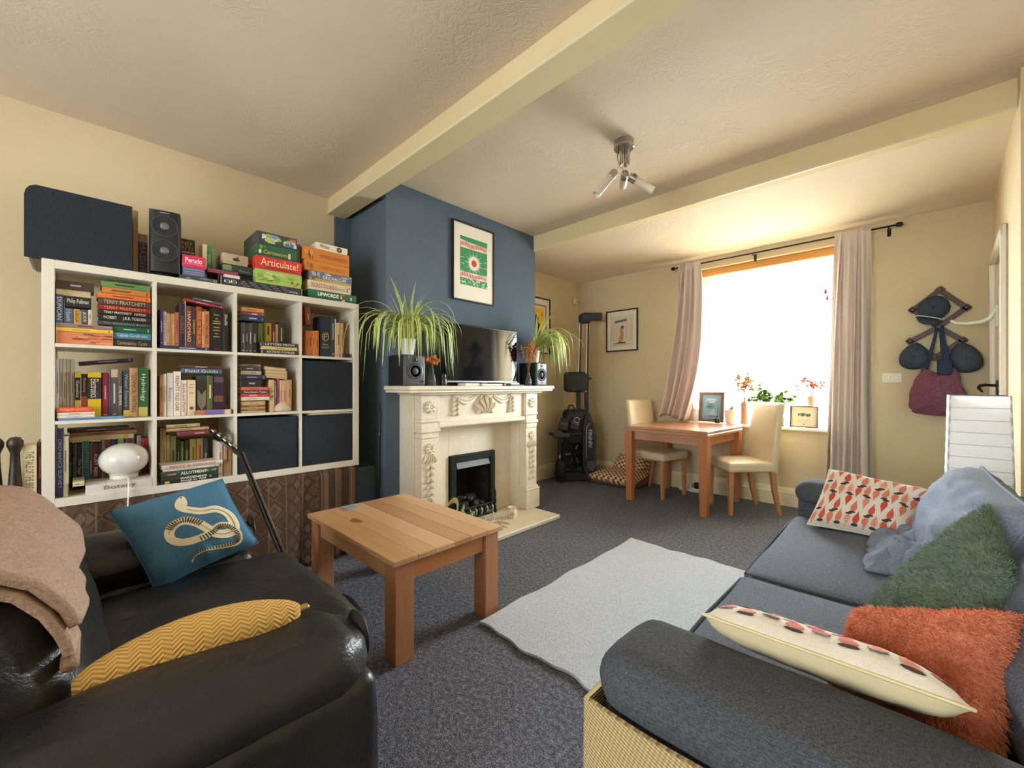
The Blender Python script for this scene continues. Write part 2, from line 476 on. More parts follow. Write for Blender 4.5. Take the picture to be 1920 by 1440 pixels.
# unseen casement added behind the viewpoint, where the fill light enters
win2 = tag(bpy.data.objects.new('added_window', None), kind='structure'); COL.objects.link(win2); win2.location = (-1.05, -2.5, GZ0)
mb = MB()
for b in ((GX0, GX0 + .08, GZ0, GZ1), (GX1 - .08, GX1, GZ0, GZ1), (-1.09, -1.01, GZ0, GZ1)): mb.box(b[0], b[1], -2.53, -2.46, b[2], b[3], b=.005)
for z in (GZ0, GZ1 - .08): mb.box(GX0 + .08, GX1 - .08, -2.53, -2.46, z, z + .08, b=.005)
mb.build('frame', UPVC, win2)
for x0, x1 in ((GX0 + .07, -1.08), (-1.02, GX1 - .07)): MB().box(x0, x1, -2.50, -2.49, GZ0 + .07, GZ1 - .07).build('pane', PANE, win2, smooth=0)

# ------------------------------------------------------------------ glazed door in the right wall
door = tag(bpy.data.objects.new('door_1', None), kind='structure'); COL.objects.link(door); door.location = RW @ Vector((.61, 0, 0))
DG = glass_mat('green_tinted_door_glass', (.30, .47, .42), .10)
mb = MB(); ps0, ps1 = D0 + .11, D1 - .11; pz = [.80, 1.16, 1.52, 1.88]; sm = (D0 + D1) / 2
mb.box(D0 + .005, ps0, .01, DH - .005, -.05, -.01, b=.004, M=RW); mb.box(ps1, D1 - .005, .01, DH - .005, -.05, -.01, b=.004, M=RW)
mb.box(ps0, ps1, .01, .14, -.05, -.01, b=.004, M=RW); mb.box(ps0, ps1, .64, .80, -.05, -.01, b=.004, M=RW); mb.box(ps0, ps1, 1.88, DH - .005, -.05, -.01, b=.004, M=RW)
mb.box(ps0, ps1, .14, .64, -.04, -.02, M=RW)
mb.build('door_leaf', WHITE, door)
mb = MB(); mb.box(sm - .014, sm + .014, .80, 1.88, -.045, -.006, b=.004, M=RW)
for z in pz[1:3]: mb.box(ps0, ps1, z - .014, z + .014, -.045, -.006, b=.004, M=RW)
mb.build('glazing_bar', WHITE, door)
for z0, z1 in zip(pz, pz[1:]):
    for s0, s1 in ((ps0, sm - .012), (sm + .012, ps1)): MB().box(s0, s1, z0 + .012, z1 - .012, -.032, -.026, M=RW).build('pane', DG, door, smooth=0)
mb = MB()
for s0, s1 in ((D0 - .07, D0 + .004), (D1 - .004, D1 + .07)): mb.box(s0, s1, 0, DH + .07, 0, .028, b=.008, M=RW)
mb.box(D0 - .07, D1 + .07, DH - .004, DH + .07, 0, .028, b=.008, M=RW)
mb.build('architrave', WHITE, door)
IRON = M('black_iron', (34, 33, 35), .38, .6)
mb = MB(); hs = D0 + .07
mb.box(hs - .02, hs + .02, 1.02, 1.22, -.012, .0, b=.004, M=RW)
mb.tube([RW @ Vector(p) for p in ((hs, 1.18, -.005), (hs, 1.185, .05), (hs + .004, 1.18, .075), (hs + .03, 1.165, .085), (hs + .08, 1.15, .078), (hs + .11, 1.135, .07))], [.010, .010, .011, .010, .008, .005], 8)
mb.build('door_handle', IRON, door)
mb = MB()  # curved white coat hook on the door head
mb.box(hs - .016, hs + .016, 1.60, 1.76, -.012, .004, b=.005, M=RW)
mb.tube([RW @ Vector(p) for p in ((hs, 1.73, .0), (hs, 1.67, .03), (hs, 1.645, .07), (hs, 1.64, .14), (hs, 1.65, .20), (hs, 1.672, .225))], [.013, .013, .012, .011, .010, .008], 8)
mb.build('coat_hook', WHITE, door)
# ------------------------------------------------------------------ chimney breast: fire surround
n = N('cream_limestone'); v = n.obj()
n.color(n.ramp(n.noise(v, 7, 5, .65), [(.3, (234, 224, 204)), (.55, (226, 214, 192)), (.75, (238, 230, 212))]))
n.bump(n.noise(v, 60, 3), .12, .004); STONE = n.done(.45, spec=.4)
BLKM = M('black_enamel', (36, 40, 44), .35, .3); STEEL = M('brushed_steel', (178, 182, 186), .28, .9)
fp = thing('fireplace_surround', 'carved cream stone fire surround with mantel shelf on the navy chimney breast', 'fireplace', (-2.70, 2.37, 0))
FX = -2.57
# mantel shelf: two stepped slabs
mb = MB(); mb.box(-2.85, -2.489, 1.575, 3.18, 1.147, 1.178, b=.005); mb.box(-2.85, -2.502, 1.588, 3.167, 1.128, 1.147, b=.004)
mb.build('mantel_shelf', STONE, fp)
mb = MB(); mb.box(-2.85, -2.535, 1.69, 3.05, 1.112, 1.128, b=.004); mb.build('mantel_moulding', STONE, fp)
mb = MB(); mb.box(-2.85, -2.60, 1.88, 2.86, .898, 1.112, b=.003); mb.build('frieze', STONE, fp)
mb = MB(); mb.box(-2.85, -2.575, 1.88, 2.86, .858, .898, b=.010); mb.build('frieze_moulding', STONE, fp)
for y0, y1 in ((1.72, 1.88), (2.86, 3.02)): MB().box(-2.85, -2.66, y0 - .012 if y0 < 2 else y0, y1 if y0 < 2 else y1 + .012, .035, 1.112, b=.003).build('side_slab', STONE, fp)
mb = MB(); mb.box(-2.849, -2.78, 1.88, 2.127, .035, .858, b=.002); mb.box(-2.849, -2.78, 2.651, 2.86, .035, .858, b=.002); mb.box(-2.849, -2.78, 2.127, 2.651, .592, .858, b=.002)
mb.build('back_panel', STONE, fp)
mb = MB(); mb.box(-2.85, -2.25, 1.78, 2.96, 0, .035, b=.006); mb.build('hearth', STONE, fp)
def petal_mesh(r):
    mb = MB(); mb.rounded((r * .62, 0, .006), (r * .72, r * .44, .024), .008, 3, k=2); return mb
def rosette(o, y, z, r, x):
    Fm = frame((x, y, z), (0, 1, 0), (0, 0, 1))
    b = MB().lathe([(0, .016), (r * .14, .015), (r * .24, .008), (r * .26, 0)], n=14, M=Fm).build('rosette', STONE, o)
    for k in range(8):
        MB().add(*(lambda m: (m.v, m.f))(petal_mesh(r)), M=Fm @ Matrix.Rotation(k * math.pi / 4, 4, 'Z')).build('petal', STONE, b, smooth=60)
    return b
def leafshape(Fm, L, W, o, nm='carved_leaf', h=.014):
    vs = []; fs = []
    for i in range(6):
        t = i / 5; w = W * math.sin(math.pi * min(1, t * .9 + .08)) ** .8
        zz = h * 1.7 * (1 - (t - .45) ** 2 * 2.2)
        vs += [(-w, -t * L, 0), (-w * .45, -t * L, zz * .75), (0, -t * L, zz), (w * .45, -t * L, zz * .75), (w, -t * L, 0)]
    for i in range(5):
        for k in range(4): fs.append((i * 5 + k, i * 5 + k + 1, i * 5 + k + 6, i * 5 + k + 5))
    fs += [tuple(range(5)), tuple(range(25, 30))]
    MB().add(vs, fs, M=Fm).build(nm, STONE, o, smooth=60)
for y0, y1 in ((1.72, 1.88), (2.86, 3.02)):
    yc = (y0 + y1) / 2
    MB().box(-2.66, FX, y0, y1, .93, 1.112, b=.004).build('capital_block', STONE, fp)
    mb = MB(); mb.box(-2.66, FX + .006, y0 - .006, y1 + .006, .905, .93, b=.006); mb.box(-2.66, FX - .006, y0 + .004, y1 - .004, .86, .905, b=.003); mb.box(-2.66, FX + .008, y0 - .008, y1 + .008, .83, .86, b=.006); mb.box(-2.66, FX, y0, y1, .785, .83, b=.008)
    mb.build('capital_moulding', STONE, fp)
    pl = MB().box(-2.66, FX - .006, y0 + .004, y1 - .004, .23, .785, b=.004).build('pilaster', STONE, fp)
    mb = MB(); mb.box(-2.66, FX + .016, y0 - .014, y1 + .014, .035, .205, b=.004); mb.box(-2.66, FX + .022, y0 - .018, y1 + .018, .205, .222, b=.006); mb.box(-2.66, FX + .008, y0 - .006, y1 + .006, .222, .24, b=.004)
    mb.build('pilaster_base', STONE, fp)
    rosette(fp, yc, 1.022, .048, FX)
    rosette(fp, yc + .002, .715, .040, FX - .006)
    for k in range(5):                                           # spray below the lower rosette
        leafshape(frame((FX - .006, yc + (k - 2) * .010, .672), (0, 1, 0), (0, 0, 1)) @ Matrix.Rotation(R((k - 2) * 16), 4, 'Z'), .075, .011, pl)
    for k in range(6):                                           # descending husks
        zc = .60 - k * .052; s_ = 1 - k * .07
        for sd in (-1, 1): leafshape(frame((FX - .006, yc + sd * .006, zc), (0, 1, 0), (0, 0, 1)) @ Matrix.Rotation(R(sd * 30), 4, 'Z'), .052 * s_, .014 * s_, pl, 'carved_husk')
        leafshape(frame((FX - .006, yc, zc + .01), (0, 1, 0), (0, 0, 1)), .055 * s_, .011 * s_, pl, 'carved_husk', .02)
# frieze carving: shell, swags and two drops
SX = -2.60; SY = 2.37
sh = MB().rounded((SX + .004, SY, .965), (.018, .06, .03), .006, 3, k=2).build('carved_shell', STONE, fp)
for k in range(-4, 5):
    L = .158 - abs(k) * .010; Fm = frame((SX, SY + k * .006, .955), (0, 1, 0), (0, 0, 1)) @ Matrix.Rotation(R(180 - k * 11.5), 4, 'Z')
    leafshape(Fm, L * (.86 if k % 2 else 1), .0105, sh, 'shell_rib', .020 if k % 2 else .030)
for sd in (-1, 1):
    mb = MB(); pts = [(SX + .004, SY + sd * (.012 + .080 * math.sin(math.pi * t) ** .8 * (1 - .15 * t)), .955 + .155 * t) for t in [i / 12 for i in range(13)]]
    mb.tube(pts, .010, 7); mb.build('shell_border', STONE, sh, smooth=60)
    leafshape(frame((SX, SY + sd * .04, .985), (0, 1, 0), (0, 0, 1)) @ Matrix.Rotation(R(sd * 48), 4, 'Z'), .06, .016, sh, 'shell_rib')
    for q, rr in ((0, .012), (1, .009)):
        y_a, y_b = SY + sd * .10, SY + sd * .315
        pts = [(SX + .004, y_a + (y_b - y_a) * t, 1.09 + q * .014 - (.052 - q * .012) * math.sin(math.pi * t)) for t in [i / 14 for i in range(15)]]
        MB().tube(pts, [rr * (.55 + .5 * math.sin(math.pi * i / 14)) for i in range(15)], 7).build('carved_swag', STONE, fp, smooth=60)
    dr = MB().rounded((SX + .006, SY + sd * .315, 1.095), (.022, .032, .03), .008, 3, k=2).build('carved_drop', STONE, fp)
    for k in range(4):
        for s2 in (-1, 1): leafshape(frame((SX, SY + sd * .315 + s2 * .004, 1.09 - k * .036), (0, 1, 0), (0, 0, 1)) @ Matrix.Rotation(R(s2 * 26), 4, 'Z'), .045, .012, dr, 'carved_husk', .02)

# ------------------------------------------------------------------ gas fire
gf = thing('gas_fire', 'black framed coal-effect gas fire set in the stone surround', 'fireplace', (-2.80, 2.389, .035))
mb = MB(); a, b, t_ = 2.137, 2.641, .5905
mb.box(-2.80, -2.752, a, a + .055, .0365, t_, b=.006); mb.box(-2.80, -2.752, b - .055, b, .0365, t_, b=.006); mb.box(-2.80, -2.752, a + .055, b - .055, t_ - .058, t_, b=.006)
mb.build('frame', BLKM, gf)
SOOT = M('sooty_firebrick', (44, 42, 42), .9, var=(66, 62, 60), vs=9, bump=.4, bs=40)
mb = MB(); mb.box(-3.13, -3.12, a + .02, b - .02, .0365, .586); mb.box(-3.12, -2.80, a + .02, a + .03, .0365, .586); mb.box(-3.12, -2.80, b - .03, b - .02, .0365, .586); mb.box(-3.12, -2.80, a + .03, b - .03, .576, .586); mb.box(-3.12, -2.79, a + .03, b - .03, .0365, .045)
mb.build('firebox', SOOT, gf, smooth=0)
MB().box(-.012, .012, -.19, .19, -.030, .030, b=.004, M=Matrix.Translation((-2.775, 2.389, .498)) @ Matrix.Rotation(R(-22), 4, 'Y')).build('steel_hood', M('dull_steel_hood', (122, 126, 130), .7, .3), gf)
COAL = M('fire_coal', (50, 48, 50), .6, var=(98, 92, 90), vs=30, bump=.5, bs=60)
cr = random.Random(3); coal_me = []
for k in range(5):
    mb = MB(); mb.rounded((0, 0, 0), (.06, .05, .042), .016, 2, k=2, fn=lambda p, k=k: p + noise.noise_vector(p * 26 + Vector((k * 9, 0, 0))) * .012)
    o = mb.build('coal', COAL, gf, smooth=25); coal_me.append(o)
    o.matrix_basis = Matrix.Translation(Vector((-2.84 + .03 * k, 2.24 + k * .07, .07)) - gf.location)
for k in range(46):
    o = coal_me[k % 5].copy(); COL.objects.link(o)
    layer = 0 if k < 20 else (1 if k < 36 else 2)
    p = Vector((cr.uniform(-2.99 + layer * .02, -2.76 - .03 * layer), cr.uniform(2.22 + .03 * layer, 2.56 - .03 * layer), .075 + .045 * layer + cr.uniform(0, .012)))
    o.matrix_basis = Matrix.Translation(p - gf.location) @ Matrix.Rotation(cr.uniform(0, 6), 4, 'Z') @ Matrix.Rotation(cr.uniform(0, 6), 4, 'X') @ Matrix.Scale(cr.uniform(.75, 1.2), 4)
fr = MB(); fr.box(-2.73, -2.715, 2.19, 2.60, .036, .052, b=.003); fr.box(-2.735, -2.712, 2.19, 2.60, .128, .140, b=.004)
fr = fr.build('fire_fret', BLKM, gf)
for k in range(13):
    y = 2.205 + k * .032
    MB().tube([(-2.722, y, .05), (-2.700, y, .075), (-2.698, y, .10), (-2.722, y, .13)], [.006, .010, .010, .006], 8).build('fret_bar', STEEL if k % 2 else BLKM, fr, smooth=180)
for y in (2.185, 2.605): MB().lathe([(0, .036), (.016, .036), (.013, .06), (.008, .10), (.013, .14), (.007, .17), (.011, .20), (.006, .235), (0, .25)], (-2.718, y, 0), 12).build('fret_finial', BLKM, fr)

# things on the hearth
ob = thing('oil_burner', 'white pierced ceramic oil burner on the hearth', 'oil burner', (-2.50, 2.60, .0356))
CER = M('cream_ceramic', (232, 224, 204), .3)
MB().lathe([(0, 0), (.030, 0), (.040, .018), (.043, .04), (.039, .062), (.030, .076), (.036, .086), (.039, .092), (.034, .091), (.026, .078), (0, .074)], (-2.50, 2.60, .0356), 26).build('pot', CER, ob, smooth=60)
for k in range(5):
    a_ = R(-62 + 12); q = R(72 * k)
    d_ = Vector((math.cos(a_), math.sin(a_), 0)); e_ = Vector((-math.sin(a_), math.cos(a_), 0))
    c_ = Vector((-2.50, 2.60, .035 + .042)) + d_ * .0415 + e_ * .012 * math.cos(q) + Vector((0, 0, .012 * math.sin(q)))
    MB().lathe([(0, .002), (.004, .0015), (.0045, 0)], n=10, M=frame(c_, e_, (0, 0, 1))).build('petal_hole', C((70, 60, 50)), ob)
dw = MB()
for pts, r_ in ((((-2.44, 2.260, .045), (-2.45, 2.320, .075), (-2.44, 2.380, .07), (-2.41, 2.430, .05), (-2.38, 2.445, .045)), (.011, .013, .012, .009, .005)),
                (((-2.45, 2.330, .075), (-2.49, 2.370, .10), (-2.52, 2.390, .135)), (.010, .007, .003)),
                (((-2.44, 2.370, .068), (-2.38, 2.360, .05), (-2.33, 2.370, .044)), (.010, .007, .004))): dw.tube(pts, list(r_), 8)
dw.build('driftwood', M('bleached_wood', (222, 208, 186), .7, var=(196, 170, 140), vs=18), label='bleached branching driftwood on the hearth before the fire fret', cat='driftwood')
GRN = M('green_stalk', (84, 116, 60), .5, var=(150, 168, 120), vs=60)
for k, (p, q, r_) in enumerate((((-2.60, 2.13, .055), (-2.66, 2.30, .115), .016), ((-2.57, 2.15, .052), (-2.60, 2.36, .075), .015), ((-2.54, 2.14, .050), (-2.53, 2.37, .055), .014), ((-2.63, 2.10, .054), (-2.72, 2.24, .17), .014))):
    p, q = Vector(p), Vector(q); pts = [p.lerp(q, i / 12) for i in range(13)]
    MB().tube(pts, [r_ * (1 + .18 * math.sin(i * 2.4)) * (.6 if i in (0, 12) else 1) for i in range(13)], 9).build('green_stalk', GRN, smooth=60, label='%s knobbly green dried stalk of four on the hearth left of the fire' % ('lower', 'middle', 'front', 'topmost leaning')[k], cat='dried plant', group='green stalks on the hearth')
cl = MB(); cl.sheet(lambda u, v_: (-2.62 + .03 * math.cos(u * 5.2) * (1 - .2 * v_) + .02 * v_, 2.02 + .055 * math.sin(u * 5.2 + .5), .165 + .105 * math.sin(u * 4.4) + (v_ - .5) * .05 * math.sin(u * math.pi)), 18, 4, .003)
cl.build('curled_leaf', M('pale_dried_leaf', (206, 200, 150), .6, var=(150, 160, 96), vs=24), smooth=180, label='pale green curled dried leaf standing on the hearth by the pilaster', cat='dried leaf')

# ------------------------------------------------------------------ on the mantel shelf
MZ = 1.1785
SCR = M('tv_screen', (20, 21, 24), .07, spec=.7); TVB = M('glossy_black_bezel', (30, 31, 34), .2)
tv = thing('television', 'flat black television standing on the mantel shelf', 'television', (-2.68, 2.445, MZ))
MB().box(-2.715, -2.682, 2.034, 2.857, 1.205, 1.69, b=.006).build('casing', TVB, tv)
MB().box(-2.6825, -2.6805, 2.048, 2.843, 1.224, 1.677).build('screen', SCR, tv, smooth=0)
MB().box(-2.681, -2.677, 2.034, 2.857, 1.207, 1.221, b=.001).build('silver_bezel', M('silver_plastic', (150, 152, 156), .3, .6), tv)
mb = MB(); mb.box(-2.79, -2.60, 2.30, 2.60, MZ, MZ + .008, b=.004); mb.box(-2.70, -2.686, 2.41, 2.48, MZ + .008, 1.21); mb.build('stand', TVB, tv)
MB().box(-2.655, -2.55, 2.12, 2.27, MZ, 1.199, b=.003).build('white_box', C((236, 232, 224)), label='small white box under the television\'s left half', cat='box')
MB().box(-2.585, -2.535, 2.28, 2.52, MZ, 1.196, b=.004).build('remote_bar', C((224, 216, 204), .4), label='slim white bar device under the middle of the television', cat='media device')
MB().box(-2.57, -2.53, 2.53, 2.56, MZ, 1.202, b=.004).build('red_lighter', C((150, 40, 60), .3), label='tiny dark red block under the television', cat='lighter')
o = thing('media_player', 'flat white media player on a black base under the television\'s right end', 'media device', (-2.58, 2.66, MZ))
MB().box(-2.64, -2.53, 2.61, 2.79, MZ, 1.189, b=.003).build('black_base', BLK, o); MB().box(-2.63, -2.54, 2.63, 2.74, 1.189, 1.205, b=.004).build('white_casing', C((236, 232, 226), .35), o)
BAF = M('speaker_baffle', (72, 75, 80), .38)
for (y0, y1, side) in ((1.572, 1.746, 'left'), (2.988, 3.146, 'right')):
    s_ = thing('studio_speaker', 'black studio loudspeaker with grey front at the mantel shelf\'s %s end' % side, 'loudspeaker', (-2.66, (y0 + y1) / 2, MZ), 'pair of speakers on the mantel')
    yc = (y0 + y1) / 2; h = .222
    MB().box(-2.78, -2.566, y0, y1, MZ, MZ + h, b=.006).build('cabinet', BLK, s_)
    MB().rounded((-2.566, yc, MZ + h / 2), (.024, y1 - y0 - .004, h - .004), .011, 4, k=3).build('baffle', BAF, s_)
    cM = frame((-2.5535, yc, MZ + .105), EY, EZ)
    MB().lathe([(.062, -.002), (.063, .003), (.058, .005), (.055, .001)], n=30, M=cM).build('cone_ring', M('satin_ring', (120, 123, 128), .3, .5), s_)
    MB().lathe([(.055, .001), (.048, .004), (.041, .0005), (.026, -.0), (.022, .002), (.012, .006), (0, .0075)], n=28, M=cM).build('woofer_cone', BLK2, s_, smooth=180)
    MB().lathe([(.022, -.001), (.022, .003), (.014, .002), (.008, .005), (0, .006)], n=20, M=frame((-2.5535, yc, MZ + .188), EY, EZ)).build('tweeter', BLK, s_, smooth=60)
    MB().lathe([(.012, -.001), (.012, .003), (.008, .003), (.007, 0), (0, 0)], n=16, M=frame((-2.5535, yc + (.055 if side == 'left' else .0), MZ + .030), EY, EZ)).build('volume_knob', BLK, s_)

# spider plants -----------------------------------------------------------------------------
LG = M('spider_leaf_green', (136, 174, 56), .42, var=(110, 154, 48), vs=14); LP = M('spider_leaf_cream_edge', (228, 230, 150), .45)
def strap_leaf(base, az, L, el, droop, w, o, rnd):
    p = Vector(base); vs = []; fs = []; mi = []; nseg = 11
    dirh = Vector((math.cos(az), math.sin(az), 0)); sd = Vector((-dirh.y, dirh.x, 0)); tw = rnd.uniform(-.4, .4)
    a = el
    for i in range(nseg + 1):
        t = i / nseg
        wd = w * (.55 + 1.2 * t) if t < .3 else w * (.91 * (1 - ((t - .3) / .7) ** 2.2) + .02)
        d = dirh * math.cos(a) + Vector((0, 0, 1)) * math.sin(a); up = d.cross(sd) * -1
        s2 = (sd * math.cos(tw * t) + up * math.sin(tw * t))
        for k, q in enumerate((-1, -.42, .42, 1)): vs.append(p + s2 * wd * q + up * (abs(q) * wd * .35))
        p = p + d * (L / nseg); a -= droop / nseg * (1.25 if t > .25 else .6)
        if a < R(-86): a = R(-86)
    for i in range(nseg):
        for k in range(3): fs.append((i * 4 + k, i * 4 + k + 1, i * 4 + k + 5, i * 4 + k + 4)); mi.append(0 if k == 1 else 1)
    mb = MB(); mb.add(vs, fs); mb.m = mi
    mb.build('leaf', [LG, LP], o, smooth=60)
def spider_plant(loc, label, n_, seed, prefer=None, scale=1.0):
    rnd = random.Random(seed); x, y, z = loc
    o = thing('spider_plant', label, 'plant', loc, 'spider plants on the mantel speakers')
    MB().lathe([(0, 0), (.042, 0), (.056, .10), (.058, .118), (.053, .118), (.050, .10), (0, .096)], loc, 24).build('pot', M('white_glazed_pot', (232, 230, 222), .3), o)
    MB().lathe([(.0, .100), (.03, .101), (.0505, .098)], loc, 16).build('soil', M('potting_soil', (58, 46, 38), .95), o)
    for k in range(n_):
        for _ in range(40):
            az = rnd.uniform(0, 2 * math.pi)
            if x + math.cos(az) * .16 > -2.80 and (prefer is None or math.sin(az) > -.25) and (prefer is None or rnd.random() < .35 + .65 * max(0, math.cos(az - prefer))): break
        f = rnd.random(); L = scale * rnd.uniform(.38, .76)
        el = R(rnd.uniform(52, 88)); droop = R(rnd.uniform(130, 310))
        if k % 9 == 0: el = R(84); droop = R(rnd.uniform(15, 60)); L *= .75
        reach = (-2.83 - x) / min(-.05, math.cos(az)) if math.cos(az) < -.05 else 9
        if reach < L * .75: L = max(.16, reach * 1.1); el = R(78)
        strap_leaf((x + math.cos(az) * .022, y + math.sin(az) * .022, z + .10), az, L, el, droop, rnd.uniform(.0075, .0112), o, rnd)
    return o
spider_plant((-2.655, 1.66, MZ + .2225), 'large striped spider plant on the left mantel speaker', 118, 5)
spider_plant((-2.66, 3.075, MZ + .2225), 'lighter striped spider plant on the right mantel speaker', 92, 12, prefer=R(60), scale=.95)

# dried flowers in glass bottles
GLASS = M('clear_glass', (240, 242, 238), .06, spec=.6, Transmission_Weight=.92, IOR=1.3)
def bottle_vase(x, y, label, n_, c1, c2, spread, hgt, seed, blob):
    rnd = random.Random(seed); o = thing('flower_vase', label, 'vase', (x, y, MZ), 'glass bottle vases on the mantel')
    MB().lathe([(0, 0), (.026, 0), (.030, .01), (.030, .05), (.022, .08), (.012, .11), (.010, .135), (.013, .14), (.008, .138)], (x, y, MZ), 22).build('glass_bottle', GLASS, o, smooth=60)
    ST = M('dry_stem', (150, 112, 66), .8); fl = M('dried_flower_%d' % seed, c1, .85, var=c2, vs=70)
    for k in range(n_):
        az = rnd.uniform(0, 6.28); sp = spread * math.sqrt(rnd.random()); hh = hgt * rnd.uniform(.75, 1.0)
        tip = Vector((x + sp * math.cos(az), y + sp * math.sin(az), MZ + .12 + hh)); b = Vector((x, y, MZ + .03))
        b2 = Vector((x + rnd.uniform(-.006, .006), y + rnd.uniform(-.006, .006), MZ + .135))
        MB().tube([b, b2, b2.lerp(tip, .55) + Vector((0, 0, .012)), tip], [.0014, .0014, .0013, .001], 5).build('stem', ST, o, smooth=180)
        mb = MB()
        for q in range(blob):
            f = q / blob
            c_ = b2.lerp(tip, rnd.uniform(.45, 1.02)) if blob > 8 else tip + Vector((rnd.gauss(0, .012), rnd.gauss(0, .012), rnd.gauss(0, .012)))
            r_ = rnd.uniform(.004, .0075) if blob > 8 else rnd.uniform(.009, .014)
            mb.rounded(c_ + Vector((rnd.gauss(0, .006), rnd.gauss(0, .006), 0)), (r_ * 2, r_ * 2, r_ * 2.6), r_ * .8, 1, k=1)
        mb.build('flower_head', fl, o, smooth=60)
    return o
bottle_vase(-2.60, 1.834, 'glass bottle vase with orange-brown dried blooms beside the left speaker', 8, (196, 124, 62), (160, 88, 40), .05, .085, 41, 7)
bottle_vase(-2.60, 2.926, 'glass bottle vase with tall rust dried sprays beside the right speaker', 15, (208, 150, 92), (168, 106, 60), .075, .30, 42, 26)
jr = thing('dark_jar', 'small dark jar on the mantel shelf left of the television', 'jar', (-2.62, 1.955, MZ))
MB().lathe([(0, 0), (.026, 0), (.028, .006), (.026, .05), (.022, .062)], (-2.62, 1.955, MZ), 20).build('body', M('dark_jar_glass', (52, 52, 58), .2), jr)
MB().lathe([(.0, .09), (.020, .089), (.021, .064), (.0, .062)], (-2.62, 1.955, MZ), 20).build('lid', BLK, jr)

# ------------------------------------------------------------------ pictures on the chimney breast and in the far alcove
FRM = M('black_picture_frame', (34, 30, 28), .35); MOUNT = M('cream_mount_board', (232, 224, 208), .8)
def picture(label, F_, w_, h_, fw, mount, col, group='framed pictures on the walls', mat_=None):
    """F_ = centre of the back, x right, y up, z out"""
    o = thing('framed_picture', label, 'picture', F_.translation, group)
    mb = MB()
    for b in ((-w_ / 2, -w_ / 2 + fw, -h_ / 2, h_ / 2), (w_ / 2 - fw, w_ / 2, -h_ / 2, h_ / 2), (-w_ / 2 + fw, w_ / 2 - fw, -h_ / 2, -h_ / 2 + fw), (-w_ / 2 + fw, w_ / 2 - fw, h_ / 2 - fw, h_ / 2)):
        mb.box(b[0], b[1], b[2], b[3], 0, .024, b=.002, M=F_)
    mb.build('frame', mat_ or FRM, o)
    MB().box(-w_ / 2 + fw, w_ / 2 - fw, -h_ / 2 + fw, h_ / 2 - fw, .002, .012, M=F_).build('mount', MOUNT, o, smooth=0)
    if col: MB().box(-w_ / 2 + mount[0], w_ / 2 - mount[1], -h_ / 2 + mount[2], h_ / 2 - mount[3], .012, .0125, M=F_).build('print', C(col, .8), o, smooth=0)
    return o
def ink(o, F_, pts, c, z=.0128, nm='print_shape'): MB().prism(pts, 0, .0003, M=F_ @ Matrix.Translation((0, 0, z))).build(nm, C(c, .8), o, smooth=0)
F_ = frame((-2.849, 2.455, 2.27), EY, EZ)
o = picture('tall framed green and red sunburst print above the television', F_, .49, .69, .013, (.085, .085, .145, .12), (228, 222, 206))
G_ = (62, 140, 92)
PW, PB, PT = .16, -.20, .225
ink(o, F_, [(-PW, PT), (-PW, PT - .030), (-.06, PT - .042), (.06, PT - .044), (PW, PT - .050), (PW, PT)], G_)
for y0, y1 in ((.095, .125), (-.085, .095)): ink(o, F_, [(-PW, y0), (PW, y0), (PW, y1), (-PW, y1)], G_, .0127)
for k in range(26):                                               # rays
    a0 = 2 * math.pi * k / 26; L = .115 if k % 2 else .085
    ink(o, F_, [(.052 * math.cos(a0 - .07), .005 + .052 * math.sin(a0 - .07)), (L * math.cos(a0), .005 + L * math.sin(a0)), (.052 * math.cos(a0 + .07), .005 + .052 * math.sin(a0 + .07))], (226, 226, 206), .0131)
ink(o, F_, [(.062 * math.cos(t), .005 + .062 * math.sin(t)) for t in [q * math.pi / 16 for q in range(32)]], (226, 226, 206), .0133)
ink(o, F_, [(.031 * math.cos(t), .005 + .031 * math.sin(t)) for t in [q * math.pi / 12 for q in range(24)]], (206, 62, 58), .0138)
rr = random.Random(5)
for yb, yt, nlet in ((.135, .178, 19), (-.132, -.092, 17)):       # wavy hand-drawn red capitals
    for k in range(nlet):
        x0 = -PW + .005 + k * (2 * PW - .01) / nlet; wv = .006 * math.sin(k * .6); ww = (2 * PW - .01) / nlet * .62
        ink(o, F_, [(x0, yb + wv), (x0 + ww * .4, yb + wv), (x0 + ww * .5, yb + wv + .012), (x0 + ww, yb + wv), (x0 + ww, yt + wv), (x0 + ww * .6, yt + wv), (x0 + ww * .5, yt + wv - .012), (x0, yt + wv)], (204, 92, 84), .0131)
ink(o, F_, [(-PW, PB), (PW, PB), (PW, -.138), (-PW, -.138)], G_, .01255)
for k in range(40):
    xc, yc = rr.uniform(-PW + .01, PW - .01), rr.uniform(PB + .008, -.143); r_ = rr.uniform(.004, .010)
    ink(o, F_, [(max(-PW, min(PW, xc + r_ * 1.3 * math.cos(t) * rr.uniform(.5, 1.2))), max(PB, yc + r_ * math.sin(t) * rr.uniform(.5, 1.2))) for t in [q * math.pi / 4 for q in range(8)]], rr.choice(((222, 222, 200), (150, 190, 156), (206, 214, 190))), .0129 + .00002 * k)
for sx in (-1, 1):
    for yy in (-.06, .005, .06):
        ink(o, F_, [(sx * .115, yy - .022), (sx * PW * .97, yy - .022), (sx * PW * .97, yy - .018), (sx * .115, yy - .018)], (206, 214, 190), .0132)
